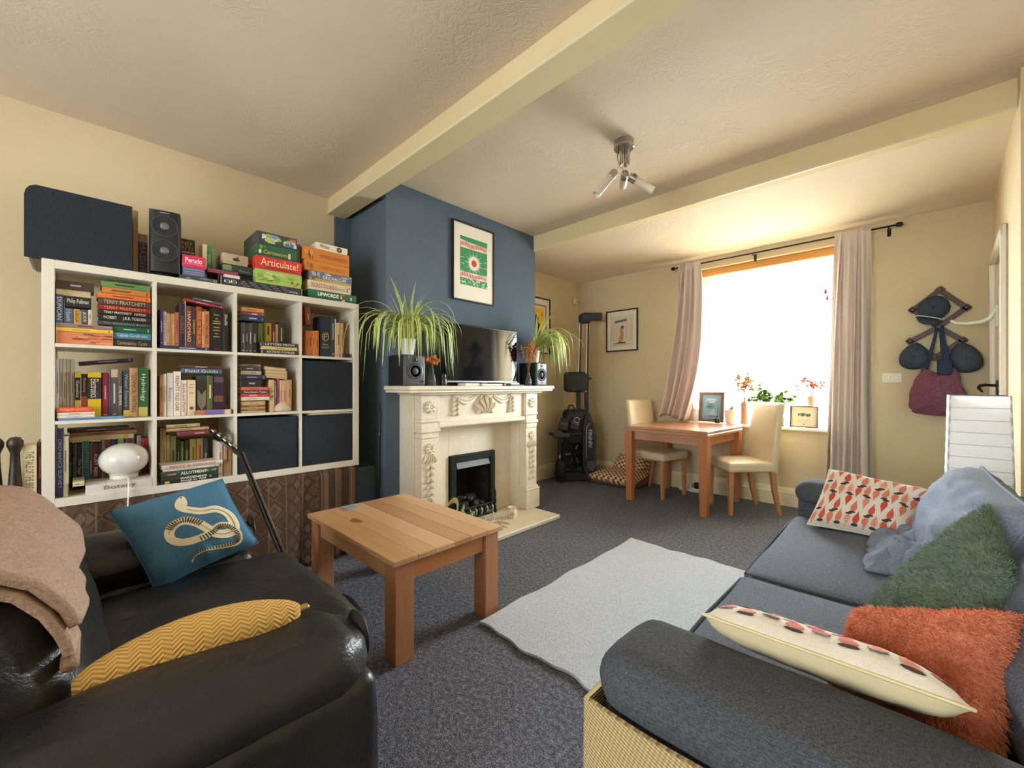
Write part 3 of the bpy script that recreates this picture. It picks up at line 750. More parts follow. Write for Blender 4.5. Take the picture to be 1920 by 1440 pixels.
# yellow print in the far alcove
F_ = frame((-3.359, 3.93, 1.93), EY, EZ)
o = picture('framed yellow print with a gold inner border in the alcove beyond the chimney breast', F_, .50, .70, .016, (.075, .075, .075, .085), (176, 130, 62))
ink(o, F_, [(-.152, -.255), (.152, -.255), (.152, .242), (-.152, .242)], (232, 222, 200), .0128)
ink(o, F_, [(-.122, -.225), (.122, -.225), (.122, .212), (-.122, .212)], (236, 190, 36), .0133)
ink(o, F_, [(-.10, -.20), (.05, -.20), (.05, .02), (.02, .04), (.02, .10), (-.01, .13), (-.05, .13), (-.06, .02), (-.10, .0)], (70, 50, 52), .0138)
for k in range(5):
    for q in range(2): ink(o, F_, [(-.075 + q * .06, -.18 + k * .04), (-.05 + q * .06, -.18 + k * .04), (-.05 + q * .06, -.155 + k * .04), (-.075 + q * .06, -.155 + k * .04)], (150, 110, 60), .0143)
ink(o, F_, [(.09 + .02 * math.cos(t), .14 + .02 * math.sin(t)) for t in [q * math.pi / 8 for q in range(16)]], (206, 140, 40), .0138)
# sketch on the window wall
F_ = frame((-2.677, 4.819, 1.885), (1, 0, 0), EZ)
o = picture('framed pencil and sepia figure sketch on the wall left of the window', F_, .446, .53, .015, (.06, .06, .06, .07), (220, 208, 184))
rr = random.Random(8)
ink(o, F_, [(-.10, .13), (.07, .15), (.07, .115), (-.10, .10)], (120, 120, 128))
for k in range(5):
    x0 = -.14 + k * .065
    for s2 in (0, .022): MB().tube([F_ @ Vector(p) for p in ((x0 + s2, -.13, .0132), (x0 + s2 + rr.uniform(-.006, .006), .0, .0132), (x0 + s2 + .008, .10, .0132))], .0011, 4).build('pencil_line', C((150, 142, 130)), o)
ink(o, F_, [(-.03, -.14), (.02, -.13), (.03, -.05), (.02, .03), (-.005, .05), (-.025, .02), (-.02, -.05), (-.05, -.11)], (190, 150, 116))
ink(o, F_, [(-.02, .03), (.005, .065), (.03, .055), (.03, .02), (.015, .035)], (70, 56, 50), .0133)
ink(o, F_, [(-.12, -.17), (-.03, -.14), (.06, -.15), (.05, -.165), (-.06, -.165)], (110, 74, 60), .0133)
ink(o, F_, [(-.13, -.185), (.12, -.175), (.12, -.17), (-.13, -.178)], (170, 140, 110), .0133)
# odds and ends on the walls
o = thing('alarm_sensor', 'small cream alarm sensor high in the far corner', 'alarm sensor', (-3.33, 4.70, 2.30))
MB().rounded((-3.335, 4.71, 2.335), (.045, .055, .085), .014, 3, k=3, M=None).build('case', C((226, 210, 172), .4), o); MB().rounded((-3.311, 4.71, 2.32), (.006, .035, .03), .003, 2, k=2).build('lens', C((206, 192, 160), .3), o)
mb = MB(); mb.tube([(-2.70, 3.05, .90), (-2.665, 3.06, .84), (-2.655, 3.066, .60), (-2.64, 3.074, .35), (-2.66, 3.07, .12), (-2.72, 3.065, .012)], .006, 8); mb.build('white_cable', C((226, 218, 200), .4), smooth=180, label='white cable hanging down beside the fire surround\'s right pilaster', cat='cable')
mb = MB(); mb.tube([(-2.93, 1.592, .93), (-2.925, 1.588, .88), (-2.93, 1.586, .82)], .003, 6); mb.tube([(-2.93, 1.586, .82), (-2.931, 1.586, .80)], .005, 6); mb.build('cable_end', C((206, 206, 200), .4), smooth=180, label='short white cable end on the chimney breast\'s near side', cat='cable')
mb = MB(); mb.tube([(-2.93, 1.586, 1.05), (-2.91, 1.582, .95), (-2.935, 1.588, .7), (-2.93, 1.588, .5), (-2.95, 1.585, .2), (-2.95, 1.58, .01)], .003, 6); mb.build('dark_cable', BLK, smooth=180, label='thin dark cable down the chimney breast\'s near side', cat='cable')
# ------------------------------------------------------------------ blind, rod and curtains
PINE = wood('orange_pine', [(.3, (206, 142, 66)), (.7, (226, 168, 92))], 'X', .8)
SLATM = M('cream_slat', (238, 228, 206), .45)
bl = thing('venetian_blind', 'cream wooden venetian blind with an orange pine pelmet in the window', 'blind', (-1.12, 4.92, 2.48))
MB().box(WX0 + .04, WX1 - .04, 4.875, 4.905, 2.405, 2.478, b=.004).build('pelmet', PINE, bl)
MB().box(WX0 + .05, WX1 - .05, 4.91, 4.965, 2.42, 2.465, b=.003).build('head_rail', SLATM, bl)
S0 = None; zs = [2.385 - .0425 * k for k in range(37)]
for k, z in enumerate(zs):
    if S0 is None:
        S0 = MB().box(-.637, .637, -.024, .024, -.001, .001, M=Matrix.Rotation(R(12), 4, 'X')).build('slat', SLATM, bl, local=True, smooth=0); s_ = S0
    else: s_ = S0.copy(); COL.objects.link(s_)
    s_.matrix_basis = Matrix.Translation(Vector((-1.1175, 4.94, z)) - bl.location)
MB().box(-1.755, -.48, 4.915, 4.965, .80, .818, b=.003).build('bottom_rail', SLATM, bl)
for x in (-1.62, -1.12, -.64):
    mb = MB()
    for y in (4.913, 4.967): mb.tube([(x, y, 2.42), (x, y, .81)], .0013, 4)
    mb.build('ladder_cord', C((206, 190, 160)), bl)
for k, dz in enumerate((0, .06)):
    mb = MB(); mb.tube([(-.585 + k * .012, 4.87, 2.41), (-.585 + k * .012, 4.868, 2.09 - dz)], .0016, 5)
    mb.lathe([(.003, .0), (.006, -.008), (.011, -.035), (.008, -.045), (0, -.047)], (-.585 + k * .012, 4.868, 2.09 - dz), 12)
    mb.build('cord_tassel', M('brown_cord', (120, 62, 56), .7), bl)
rod = thing('curtain_rod', 'thin black metal curtain rod with ball ends above the window', 'curtain rod', (-1.0, 4.70, 2.515))
MB().tube([(-1.95, 4.70, 2.515), (-.09, 4.70, 2.515)], .008, 10).build('pole', IRON, rod)
for x in (-1.965, -.075): MB().rounded((x, 4.70, 2.515), (.05, .038, .038), .018, 2, k=3).build('finial', IRON, rod, smooth=180)
for x in (-1.90, -1.16, -.14):
    mb = MB(); mb.tube([(x, 4.70, 2.512), (x, 4.76, 2.505), (x, 4.819, 2.50)], .006, 8); mb.box(x - .012, x + .012, 4.812, 4.8195, 2.46, 2.53, b=.002); mb.build('bracket', IRON, rod)
n = N('dusky_pink_curtain'); v = n.obj()
n.color(n.ramp(n.noise(v, 230, 2), [(.35, (220, 205, 196)), (.65, (230, 217, 209))])); n.bump(n.noise(v, 300, 2), .2, .002)
tr = n.new('BsdfTranslucent'); tr.inputs['Color'].default_value = rgb((228, 220, 216)); mx = n.new('MixShader'); mx.inputs[0].default_value = .14
n.done(.9, spec=.1); om = [q for q in n.t.nodes if q.type == 'OUTPUT_MATERIAL'][0]
n.link(n.b.outputs[0], mx.inputs[1]); n.link(tr.outputs[0], mx.inputs[2]); n.link(mx.outputs[0], om.inputs['Surface']); CURT = n.m
def cur_r(u, v_):
    z = 2.545 - v_ * 2.52
    x0 = -.495 - .085 * v_ ** .8; x1 = -.262 + .02 * v_
    ph = u * 2 * math.pi * 4.5
    x = x0 + (x1 - x0) * u + .010 * math.sin(ph * .5 + v_ * 2)
    amp = (.020 + .040 * min(1, v_ * 2.2)) * (.8 + .2 * math.sin(u * 9))
    y = 4.70 - .006 + amp * math.sin(ph + .5 * math.sin(v_ * 4 + u * 6)) + .008 * math.sin(ph * 2.3 + v_ * 5)
    if v_ < .05: y = 4.682 + .006 * math.sin(ph)
    return (x, min(y, 4.752), z)
MB().sheet(cur_r, 90, 40, .004).build('curtain', CURT, smooth=180, label='pale pink curtain hanging straight at the window\'s right side', cat='curtain', group='pink curtains')
def cur_l(u, v_):
    z = 2.545 - v_ * 1.735
    s_ = v_ ** 1.6
    x0 = -1.90 - .235 * s_; x1 = -1.672 + .01 * math.sin(v_ * 3.1) - .125 * s_ ** 2.2 + .035 * math.sin(math.pi * v_)
    ph = u * 2 * math.pi * 4.5
    x = x0 + (x1 - x0) * u + .012 * math.sin(ph * .5 + v_ * 3)
    amp = .020 + .032 * min(1, v_ * 2.5)
    y = 4.70 - .004 + amp * math.sin(ph + .8 * v_ + u * 3 * v_) + .01 * math.sin(ph * 2.1 + v_ * 6)
    if v_ < .05: y = 4.682 + .006 * math.sin(ph)
    if v_ > .9: z += (v_ - .9) * .5 * math.sin(u * 5.5) * .6
    return (x, min(y, 4.752), z)
MB().sheet(cur_l, 90, 40, .004).build('curtain', CURT, smooth=180, label='pale pink curtain swept back to the left of the window, its hem gathered', cat='curtain', group='pink curtains')

# ------------------------------------------------------------------ on the window sill
SZ = .7755
DKW = wood('dark_frame_wood', [(.3, (92, 66, 54)), (.7, (126, 92, 74))], 'Z', .8)
def sill_frame(label, xc, y, w_, h_, fw, col, m_, mat_, tilt=.16):
    F_ = frame((xc, y, SZ + h_ / 2 * .985 + .004), (1, 0, 0), (0, tilt, 1))
    o = picture(label, F_, w_, h_, fw, (m_, m_, m_, m_), col, 'framed pictures on the window sill', mat_)
    MB().box(-.02, .02, -h_ / 2 + .004, h_ * .2, -.004, 0, M=F_).build('back_board', C((110, 86, 66)), o); return o, F_
o, F_ = sill_frame('dark wooden framed pale blue picture leaning on the sill\'s left end', -1.60, 4.865, .265, .33, .034, (132, 168, 188), .036, DKW, .10)
rr = random.Random(2)
for k in range(12): ink(o, F_, [(rr.uniform(-.07, .07) + rr.uniform(.006, .02) * math.cos(t), 0 + rr.uniform(-.001, .001) + (-.10 + k * .017) + .010 * math.sin(t)) for t in [q * math.pi / 4 for q in range(8)]], rr.choice(((176, 204, 214), (98, 132, 156), (206, 220, 224))), .0127 + k * .00003)
o, F_ = sill_frame('small thin-framed cream landscape drawing on the sill\'s right part', -.742, 4.80, .222, .205, .009, (226, 210, 180), .012, FRM, .12)
for k in range(7): ink(o, F_, [(-.05 + k * .014, .01 + .012 * math.sin(k * 2)), (-.035 + k * .014, .005), (-.03 + k * .014, .03 + .01 * math.sin(k)), (-.045 + k * .014, .035)], ((96, 110, 84), (130, 140, 110), (84, 92, 80))[k % 3], .0129 + k * .00003)
for k in range(3): MB().box(-.055, .055 - .02 * (k % 2), -.03 - k * .012, -.028 - k * .012, .0126, .0128, M=F_).build('print_line', C((150, 130, 106)), o, smooth=0)
MB().lathe([(0, 0), (.006, 0), (.006, .0005), (0, .0005)], n=12, M=F_ @ Matrix.Translation((0, -.07, .0126))).build('print_spot', C((90, 60, 54)), o)
df = thing('reed_diffuser', 'small black bottle with one dark reed on the sill in front of the blue picture', 'diffuser', (-1.52, 4.795, SZ))
MB().lathe([(0, 0), (.026, 0), (.028, .006), (.027, .045), (.014, .058), (.012, .075), (.015, .078), (0, .08)], (-1.52, 4.795, SZ), 20).build('bottle', BLK, df)
MB().tube([(-1.52, 4.795, SZ + .03), (-1.518, 4.80, SZ + .20)], .0045, 6).build('reed', BLK, df)
al = thing('potted_aloe', 'small strappy green plant in a white pot on the sill', 'plant', (-1.395, 4.805, SZ))
MB().lathe([(0, 0), (.045, 0), (.058, .13), (.060, .15), (.054, .15), (.052, .13), (0, .128)], (-1.395, 4.805, SZ), 24).build('pot', M('white_glazed_pot', (232, 230, 222), .3), al)
MB().lathe([(0, .133), (.03, .133), (.0525, .131)], (-1.395, 4.805, SZ), 14).build('soil', M('potting_soil', (58, 46, 38), .95), al)
ALO = M('aloe_green', (128, 156, 120), .45, var=(104, 136, 104), vs=20)
rr = random.Random(6)
for az, L, el, dr in ((-10, .20, 62, 75), (8, .24, 50, 110), (-40, .17, 65, 60), (150, .13, 70, 40), (40, .15, 72, 40), (-80, .12, 66, 60)):
    d0 = len(COL.objects); strap = MB(); p = Vector((-1.395, 4.805, SZ + .13)); a_ = R(el); dh = Vector((math.cos(R(az)), -abs(math.sin(R(az))) * .6, 0)); pts = []; rad = []
    for i in range(9):
        pts.append(p.copy()); rad.append(.010 * (1 - (i / 8) ** 2) + .001); p = p + (dh * math.cos(a_) + Vector((0, 0, math.sin(a_)))) * L / 8; a_ -= R(dr) / 8
    strap.tube(pts, rad, 8, flat=.45); strap.build('leaf', ALO, al, smooth=180)
vs_ = thing('tall_bottle_vase', 'tall terracotta bottle vase with dried blooms on the sill beside the white pot', 'vase', (-1.272, 4.845, SZ))
TERR = M('terracotta_glass', (196, 136, 96), .3, var=(170, 108, 76), vs=20)
MB().lathe([(0, 0), (.034, 0), (.036, .01), (.034, .12), (.033, .22), (.034, .235), (.028, .235), (.026, .10), (0, .02)], (-1.272, 4.845, SZ), 22).build('vase_body', TERR, vs_, smooth=50)
def dried(o, x, y, z0, n_, spread, hgt, c1, c2, seed, size):
    rnd = random.Random(seed)
    for k in range(n_):
        az = rnd.uniform(0, 6.28); sp = spread * rnd.random() ** .5
        tip = Vector((x + sp * math.cos(az), y - .4 * sp * abs(math.sin(az)), z0 + hgt * rnd.uniform(.5, 1)))
        MB().tube([(x, y, z0 - .06), Vector((x, y, z0)).lerp(tip, .5) + Vector((0, 0, .01)), tip], .0014, 5).build('stem', M('dry_stem', (150, 112, 66), .8), o)
        mb = MB()
        for q in range(5):
            c_ = tip + Vector((rnd.gauss(0, size), rnd.gauss(0, size), rnd.gauss(0, size))); r_ = size * rnd.uniform(.6, 1)
            mb.rounded(c_, (r_ * 2, r_ * 2, r_ * 1.6), r_ * .7, 1, k=1)
        mb.build('bloom', M('sill_bloom_%d' % seed, c1, .85, var=c2, vs=80), o, smooth=60)
dried(vs_, -1.272, 4.845, SZ + .235, 18, .085, .27, (206, 160, 110), (176, 116, 80), 51, .014)
bz = thing('bonsai_tree', 'bushy green jade bonsai in a small dark pot mid sill behind the right chair', 'plant', (-.955, 4.86, SZ))
MB().lathe([(0, 0), (.040, 0), (.044, .012), (.040, .02), (.043, .09), (.038, .09), (.036, .075), (0, .073)], (-.955, 4.86, SZ), 24).build('pot', M('dark_brown_glaze', (70, 56, 52), .3), bz)
BARK = M('brown_bark', (120, 92, 66), .85, bump=.5, bs=80)
trunk = [(-.955, 4.86, SZ + .06), (-.965, 4.858, SZ + .12), (-.985, 4.855, SZ + .20), (-1.0, 4.855, SZ + .285)]
MB().tube(trunk, [.013, .011, .010, .008], 9).build('trunk', BARK, bz, smooth=180)
rr = random.Random(9); JG = [M('jade_leaf', (112, 146, 62), .4), M('jade_leaf_dark', (78, 116, 50), .4), M('jade_leaf_light', (160, 186, 92), .4)]
lfs = []
for m in JG:
    mb = MB(); mb.add([(0, 0, 0), (.010, .012, .002), (.011, .024, .0), (0, .034, -.003), (-.011, .024, 0), (-.010, .012, .002), (0, .018, .005)], [(0, 1, 6), (1, 2, 6), (2, 3, 6), (3, 4, 6), (4, 5, 6), (5, 0, 6)])
    lfs.append(mb)
proto = {}
for k in range(26):
    az = rr.uniform(0, 6.28); el = rr.uniform(-.1, 1.2); L = rr.uniform(.10, .20)
    b_ = Vector(trunk[3]) + Vector((0, 0, -.01)); tip = b_ + Vector((math.cos(az) * math.cos(el) * L * 1.5, -abs(math.sin(az)) * math.cos(el) * L * .5 + .02, math.sin(el) * L * .85 - .02))
    MB().tube([b_, b_.lerp(tip, .5) + Vector((0, 0, .008)), tip], [.0035, .0028, .0015], 5).build('twig', BARK, bz, smooth=180)
    for q in range(17):
        c_ = b_.lerp(tip, rr.uniform(.45, 1.08)); i = rr.choice((0, 0, 1, 2))
        if i not in proto: proto[i] = lfs[i].build('leaf', JG[i], bz, local=True, smooth=60); o2 = proto[i]
        else: o2 = proto[i].copy(); COL.objects.link(o2)
        o2.matrix_basis = Matrix.Translation(c_ - bz.location) @ Matrix.Rotation(rr.uniform(0, 6.28), 4, 'Z') @ Matrix.Rotation(rr.uniform(-1.0, 1.0), 4, 'X') @ Matrix.Scale(rr.uniform(1.0, 1.6), 4)
v2 = thing('rust_vase', 'small rust vase of feathery red-brown dried stems behind the landscape drawing', 'vase', (-.70, 4.872, SZ))
MB().lathe([(0, 0), (.028, 0), (.034, .06), (.020, .14), (.026, .26), (.030, .30), (.024, .30), (.018, .26), (0, .1)], (-.70, 4.872, SZ), 20).build('vase_body', TERR, v2, smooth=50)
dried(v2, -.70, 4.872, SZ + .30, 17, .11, .16, (186, 128, 110), (160, 96, 84), 52, .011)
mb = MB(); mb.lathe([(0, 0), (.030, 0), (.032, .01), (.032, .145), (.026, .15), (0, .15)], (-1.752, 4.80, SZ), 20)
mb.build('white_canister', C((226, 224, 222), .35), smooth=50, label='plain white canister at the extreme left end of the sill', cat='canister')

# ------------------------------------------------------------------ dining table and two chairs
OAK = wood('dining_oak', [(.25, (150, 92, 58)), (.5, (178, 116, 76)), (.75, (162, 100, 64))], 'X', .8, .34)
OAK.node_tree.nodes['Principled BSDF'].inputs['Coat Weight'].default_value = 1.0; OAK.node_tree.nodes['Principled BSDF'].inputs['Coat Roughness'].default_value = .2; OAK.node_tree.nodes['Principled BSDF'].inputs['Coat IOR'].default_value = 1.9
OAKZ = wood('dining_oak_leg', [(.25, (158, 94, 58)), (.5, (184, 118, 76)), (.75, (166, 102, 64))], 'Z', .8, .35)
dt = thing('dining_table', 'square reddish oak dining table with tapered legs by the window', 'table', (0, 0, 0))
hx, hy = .425, .42
for k in range(5):
    y0 = -hy + k * .168
    MB().box(-hx, hx, y0 + .0006, y0 + .1674, .742, .770, b=.0025).build('plank', OAK, dt, local=True)
mb = MB(); mb.box(-hx - .004, hx + .004, -hy - .004, hy + .004, .716, .7415, b=.003); mb.build('underframe', OAK, dt, local=True)
for y in (-hy + .05, hy - .05): MB().box(-hx + .09, hx - .09, y - .011, y + .011, .63, .716, b=.002).build('apron', OAK, dt, local=True)
for x in (-hx + .05, hx - .05): MB().box(x - .011, x + .011, -hy + .09, hy - .09, .63, .716, b=.002).build('apron', OAKZ, dt, local=True)
for sx in (-1, 1):
    for sy in (-1, 1):
        X_, Y_ = sx * (hx - .046), sy * (hy - .046); a, b = .043, .030
        vs = [(X_ + i * (a if z else b) , Y_ + j * (a if z else b), .716 if z else 0) for z in (0, 1) for i, j in ((-1, -1), (1, -1), (1, 1), (-1, 1))]
        MB().add(vs, [(0, 1, 2, 3), (4, 5, 6, 7)] + [(i, (i + 1) % 4, 4 + (i + 1) % 4, 4 + i) for i in range(4)]).build('leg', OAKZ, dt, local=True, smooth=0)
dt.location = (-1.70, 4.305, 0); dt.rotation_euler = (0, 0, R(-4))
LEATHR = M('cream_leather', (224, 206, 174), .38, var=(214, 195, 160), vs=5, bump=.12, bs=160)
CLEG = wood('chair_leg_wood', [(.3, (178, 124, 82)), (.7, (196, 142, 98))], 'Z', .8)
ch0 = thing('dining_chair', '', 'chair', (0, 0, 0), 'cream dining chairs')
MB().rounded((0, .0, .435), (.435, .43, .085), .022, 6, (0, 0, .012)).build('seat', LEATHR, ch0, local=True, smooth=180)
def bk(p):                                                       # backrest leans and curves
    z = p.z + .33
    return Vector((p.x * (1 - .10 * max(0, z - .2)), p.y + .03 * (z / .6) + .12 * max(0, z - .12) ** 1.6 + .35 * p.x ** 2 * 0 - .0, p.z))
MB().rounded((0, .205, .70), (.43, .062, .64), .024, 8, (0, .006, 0), fn=bk).build('backrest', LEATHR, ch0, local=True, smooth=180)
for sx in (-1, 1):
    mb = MB(); a, b = .021, .014; X_ = sx * .185
    vs = [(X_ + i * (a if z else b), -.185 + j * (a if z else b), .395 if z else 0) for z in (0, 1) for i, j in ((-1, -1), (1, -1), (1, 1), (-1, 1))]
    mb.add(vs, [(0, 1, 2, 3), (4, 5, 6, 7)] + [(i, (i + 1) % 4, 4 + (i + 1) % 4, 4 + i) for i in range(4)]); mb.build('leg', CLEG, ch0, local=True, smooth=0)
    mb = MB(); st = [(.195, .395, .021), (.215, .22, .019), (.262, 0, .014)]
    vs = [(X_ + i * w_, y + j * w_, z) for (y, z, w_) in st for i, j in ((-1, -1), (1, -1), (1, 1), (-1, 1))]
    fs = [(0, 1, 2, 3), (8, 9, 10, 11)]
    for r_ in (0, 4): fs += [(r_ + i, r_ + (i + 1) % 4, r_ + 4 + (i + 1) % 4, r_ + 4 + i) for i in range(4)]
    mb.add(vs, fs); mb.build('leg', CLEG, ch0, local=True, smooth=30)
ch1 = copy_tree(ch0)
ch0.location = (-1.185, 4.37, 0); ch0.rotation_euler = (0, 0, R(-46)); ch0['label'] = 'cream leather dining chair standing right of the table, back to the window sill'
ch1.location = (-2.0, 4.40, 0); ch1.rotation_euler = (0, 0, R(78)); ch1['label'] = 'cream leather dining chair tucked under the table\'s left side'

# ------------------------------------------------------------------ upright rowing machine in the corner
rw = thing('rowing_machine', 'black rowing machine stored upright in the far left corner', 'rowing machine', (-3.03, 4.28, 0))
RM = frame((-3.03, 4.28, 0), (.7205, .6934, 0), (-.6934, .7205, 0))     # x right, y away, z up
RB = M('rower_black', (40, 43, 48), .45); RG = M('rower_grey', (78, 82, 88), .5); ALU = M('aluminium_rail', (196, 190, 178), .3, .7)
for xa, xb in ((.088, .050), (.178, .155)):
    mb = MB(); mb.tube([RM @ Vector((xb, .06, .70)), RM @ Vector((xa, .10, 2.07))], .020, 4); mb.build('rail', RB, rw, smooth=0)
    mb = MB(); mb.tube([RM @ Vector((xb - .014, .040, .86)), RM @ Vector((xa - .014, .080, 2.065))], .012, 4); mb.build('rail_face', ALU, rw, smooth=0)
MB().box(.062, .21, .03, .13, 1.965, 2.085, b=.02, M=RM).build('rail_end_housing', RB, rw)
MB().rounded((.225, .07, 2.05), (.25, .09, .10), .02, 3, M=RM, k=3).build('rear_foot', RB, rw)
mb = MB(); mb.rounded((.0, -.03, 1.225), (.285, .11, .25), .05, 5, (0, .012, 0), M=RM); mb.build('seat_pad', M('seat_foam', (56, 58, 62), .8, bump=.4, bs=200), rw, smooth=180)
MB().box(.09, .18, .02, .05, 1.12, 1.32, b=.01, M=RM).build('seat_carriage', RB, rw)
MB().box(-.03, -.005, -.089, -.083, 1.135, 1.155, M=RM).build('seat_badge', C((190, 190, 186), .3), rw, smooth=0)
MB().tube([RM @ Vector((.17, .05, 1.27)), RM @ Vector((.215, .05, 1.27))], .014, 8).build('adjuster_knob', RB, rw)
mb = MB()
for x in (.050, .155): mb.box(x - .022, x + .022, .03, .09, .55, 1.10, b=.006, M=RM)
mb.build('rail_bracket', RB, rw)
mb = MB(); mb.rounded((.02, .08, .66), (.32, .22, .44), .06, 3, M=RM, k=3); mb.build('upper_housing', RB, rw, smooth=60)
pts = [(.085, .70), (.125, .83), (.165, .84), (.215, .70), (.245, .56), (.245, .16), (.20, .06), (.13, .06), (.085, .20)]
mb = MB(); mb.prism([(p[0], p[1]) for p in pts], -.10, .16, M=RM @ Matrix(((1, 0, 0, 0), (0, 0, 1, 0), (0, 1, 0, 0), (0, 0, 0, 1)))); mb.build('side_shroud', RB, rw, smooth=30)
ring = [(p[0] * .86 + .022, p[1] * .90 + .045) for p in pts]
mb = MB(); mb.tube([RM @ Vector((p[0], -.104, p[1])) for p in ring], .005, 5, closed=True); mb.build('shroud_trim', RG, rw, smooth=180)
mb = MB(); mb.tube([RM @ Vector(p) for p in ((.125, -.106, .30), (.125, -.106, .66), (.165, -.106, .72))], .005, 5); mb.build('shroud_stripe', C((190, 200, 204), .4), rw, smooth=180)
text('FINNIV', RM @ Vector((.172, -.106, .53)), RM.to_3x3() @ Vector((0, 0, -1)), RM.to_3x3() @ Vector((1, 0, 0)), .22, .045, C((196, 206, 210), .4), rw, bold=.02)
mb = MB(); mb.lathe([(0, .012), (.055, .012), (.065, .0), (.058, -.006)], n=24, M=RM @ Matrix.Translation((.185, -.104, .20)) @ Matrix.Rotation(R(90), 4, 'X')); mb.build('axle_cover', RG, rw)
FM = RM @ Matrix.Translation((-.02, .06, .33)) @ Matrix.Rotation(R(28), 4, 'Z') @ Matrix.Rotation(R(90), 4, 'X')
MB().lathe([(0, -.05), (.19, -.05), (.205, -.03), (.205, .03), (.19, .05), (.15, .052), (.14, .03), (.05, .03), (.045, .06), (0, .06)], n=36, M=FM).build('flywheel', RB, rw)
for k in range(6):
    MB().box(.05, .14, -.012, .012, .031, .040, b=.003, M=FM @ Matrix.Rotation(k * math.pi / 3, 4, 'Z')).build('flywheel_spoke', ALU if k % 2 else RG, rw)
for x, z in ((-.145, .70), (-.01, .71)):
    mb = MB(); mb.rounded((0, 0, 0), (.115, .05, .17), .016, 3, M=RM @ Matrix.Translation((x, -.07, z)) @ Matrix.Rotation(R(-30), 4, 'X') @ Matrix.Rotation(R(18), 4, 'Y')); o = mb.build('foot_plate', RB, rw, smooth=60)
    MB().box(-.05, .05, -.034, -.026, -.03, .02, b=.004, M=RM @ Matrix.Translation((x, -.07, z)) @ Matrix.Rotation(R(-30), 4, 'X') @ Matrix.Rotation(R(18), 4, 'Y')).build('foot_strap', RG, o)
MB().tube([RM @ Vector(p) for p in ((-.09, -.02, .80), (-.085, -.02, .90), (-.07, -.02, .935), (-.03, -.02, .935), (-.012, -.02, .90), (-.01, -.02, .82))], .011, 8).build('pull_handle', RB, rw, smooth=180)
MB().tube([RM @ Vector((.006 + .03 * math.cos(t), -.12, .76 + .03 * math.sin(t))) for t in [i * math.pi / 7 for i in range(13)]], .006, 6).build('strap_ring', C((170, 174, 178), .3), rw, smooth=180)
MB().tube([RM @ Vector(p) for p in ((-.34, -.16, .605), (-.26, -.16, .585), (-.02, -.14, .59), (.10, -.10, .60))], [.018, .024, .022, .02], 10).build('handlebar', RB, rw, smooth=180)
MB().rounded((-.19, -.15, .575), (.20, .09, .06), .025, 3, M=RM).build('bar_pad', RG, rw, smooth=180)
MB().tube([RM @ Vector((-.205, -.12, .58)), RM @ Vector((-.20, -.12, .24))], .024, 10).build('stabiliser_post', RB, rw)
MB().tube([RM @ Vector((-.205, -.146, .30)), RM @ Vector((-.204, -.146, .34))], .010, 8).build('reflector', C((220, 220, 214), .3), rw)
mb = MB(); mb.lathe([(0, -.02), (.055, -.02), (.07, -.01), (.07, .01), (.055, .02), (0, .02)], n=24, M=RM @ Matrix.Translation((-.17, -.10, .0705)) @ Matrix.Rotation(R(90), 4, 'X')); mb.build('transport_wheel', RB, rw)
MB().box(-.24, .20, -.08, .16, 0.0, .10, b=.02, M=RM).build('front_foot', RB, rw)
MB().rounded((-.185, -.07, .16), (.13, .16, .22), .05, 3, M=RM).build('wheel_guard', RB, rw, smooth=180)

# ------------------------------------------------------------------ pet bed, power strip, switch
n = N('brown_gingham'); v = n.obj((1, 1, 1), (R(20), 0, R(12)))
X_, Y_, Z_ = n.xyz(v)
def stripe(src, k): return n.math('SINE', n.math('MULTIPLY', src, k))
cell_ = n.math('MULTIPLY', stripe(X_, 98), stripe(n.math('ADD', Y_, n.math('MULTIPLY', Z_, 1.0)), 98))
n.color(n.ramp(n.math('ADD', n.math('MULTIPLY', cell_, .5), .5), [(.42, (140, 82, 56)), (.56, (232, 206, 170))])); n.bump(n.noise(v, 200, 2), .3, .003); GING = n.done(.9, spec=.1)
pb = thing('pet_bed', 'brown checked pet bed on the carpet below the framed sketch', 'pet bed', (-2.55, 4.5, 0))
PLUSH = M('brown_plush', (132, 96, 74), .95, var=(110, 80, 62), vs=30, bump=.5, bs=120)
MB().rounded((-2.545, 4.54, .052), (.62, .44, .10), .045, 6, fn=lambda p: p + Vector((0, 0, .008 * noise.noise(p * 9)))).build('plush_base', PLUSH, pb, smooth=180)
Cushion((-2.870, 4.31, .07), (-2.235, 4.29, .07), (-2.235, 4.66, .13), (-2.780, 4.68, .13), .13, .02, 3, .006, .4).build('seat_cushion', GING, pb)
Cushion((-2.750, 4.62, .10), (-2.24, 4.62, .10), (-2.245, 4.76, .30), (-2.690, 4.78, .32), .11, .03, 5, .008, .45).build('back_cushion', GING, pb)
MB().tube([(-2.910, 4.60, .10), (-2.880, 4.46, .115), (-2.850, 4.36, .10)], [.045, .055, .04], 10).build('side_bolster', PLUSH, pb, smooth=180)
ps = thing('power_strip', 'white socket strip with plugs on the floor under the dining table', 'power strip', (-1.78, 4.73, 0))
MB().box(-1.90, -1.62, 4.70, 4.76, 0, .04, b=.008).build('socket_body', C((232, 228, 220), .35), ps)
MB().rounded((-1.80, 4.73, .065), (.06, .05, .05), .012, 2, k=2).build('plug', C((228, 226, 220), .35), ps); MB().rounded((-1.705, 4.73, .075), (.07, .055, .07), .016, 3, k=3).build('plug', BLK, ps)
sw_t = thing('light_switch', 'white double light switch on the wall right of the curtain', 'light switch', (-.121, 4.818, 1.248))
MB().box(-.185, -.058, 4.808, 4.8195, 1.205, 1.290, b=.004).build('plate', C((226, 212, 184), .35), sw_t)
for x in (-.145, -.098): MB().box(x - .010, x + .010, 4.803, 4.809, 1.232, 1.262, b=.002).build('rocker', C((236, 226, 204), .35), sw_t)

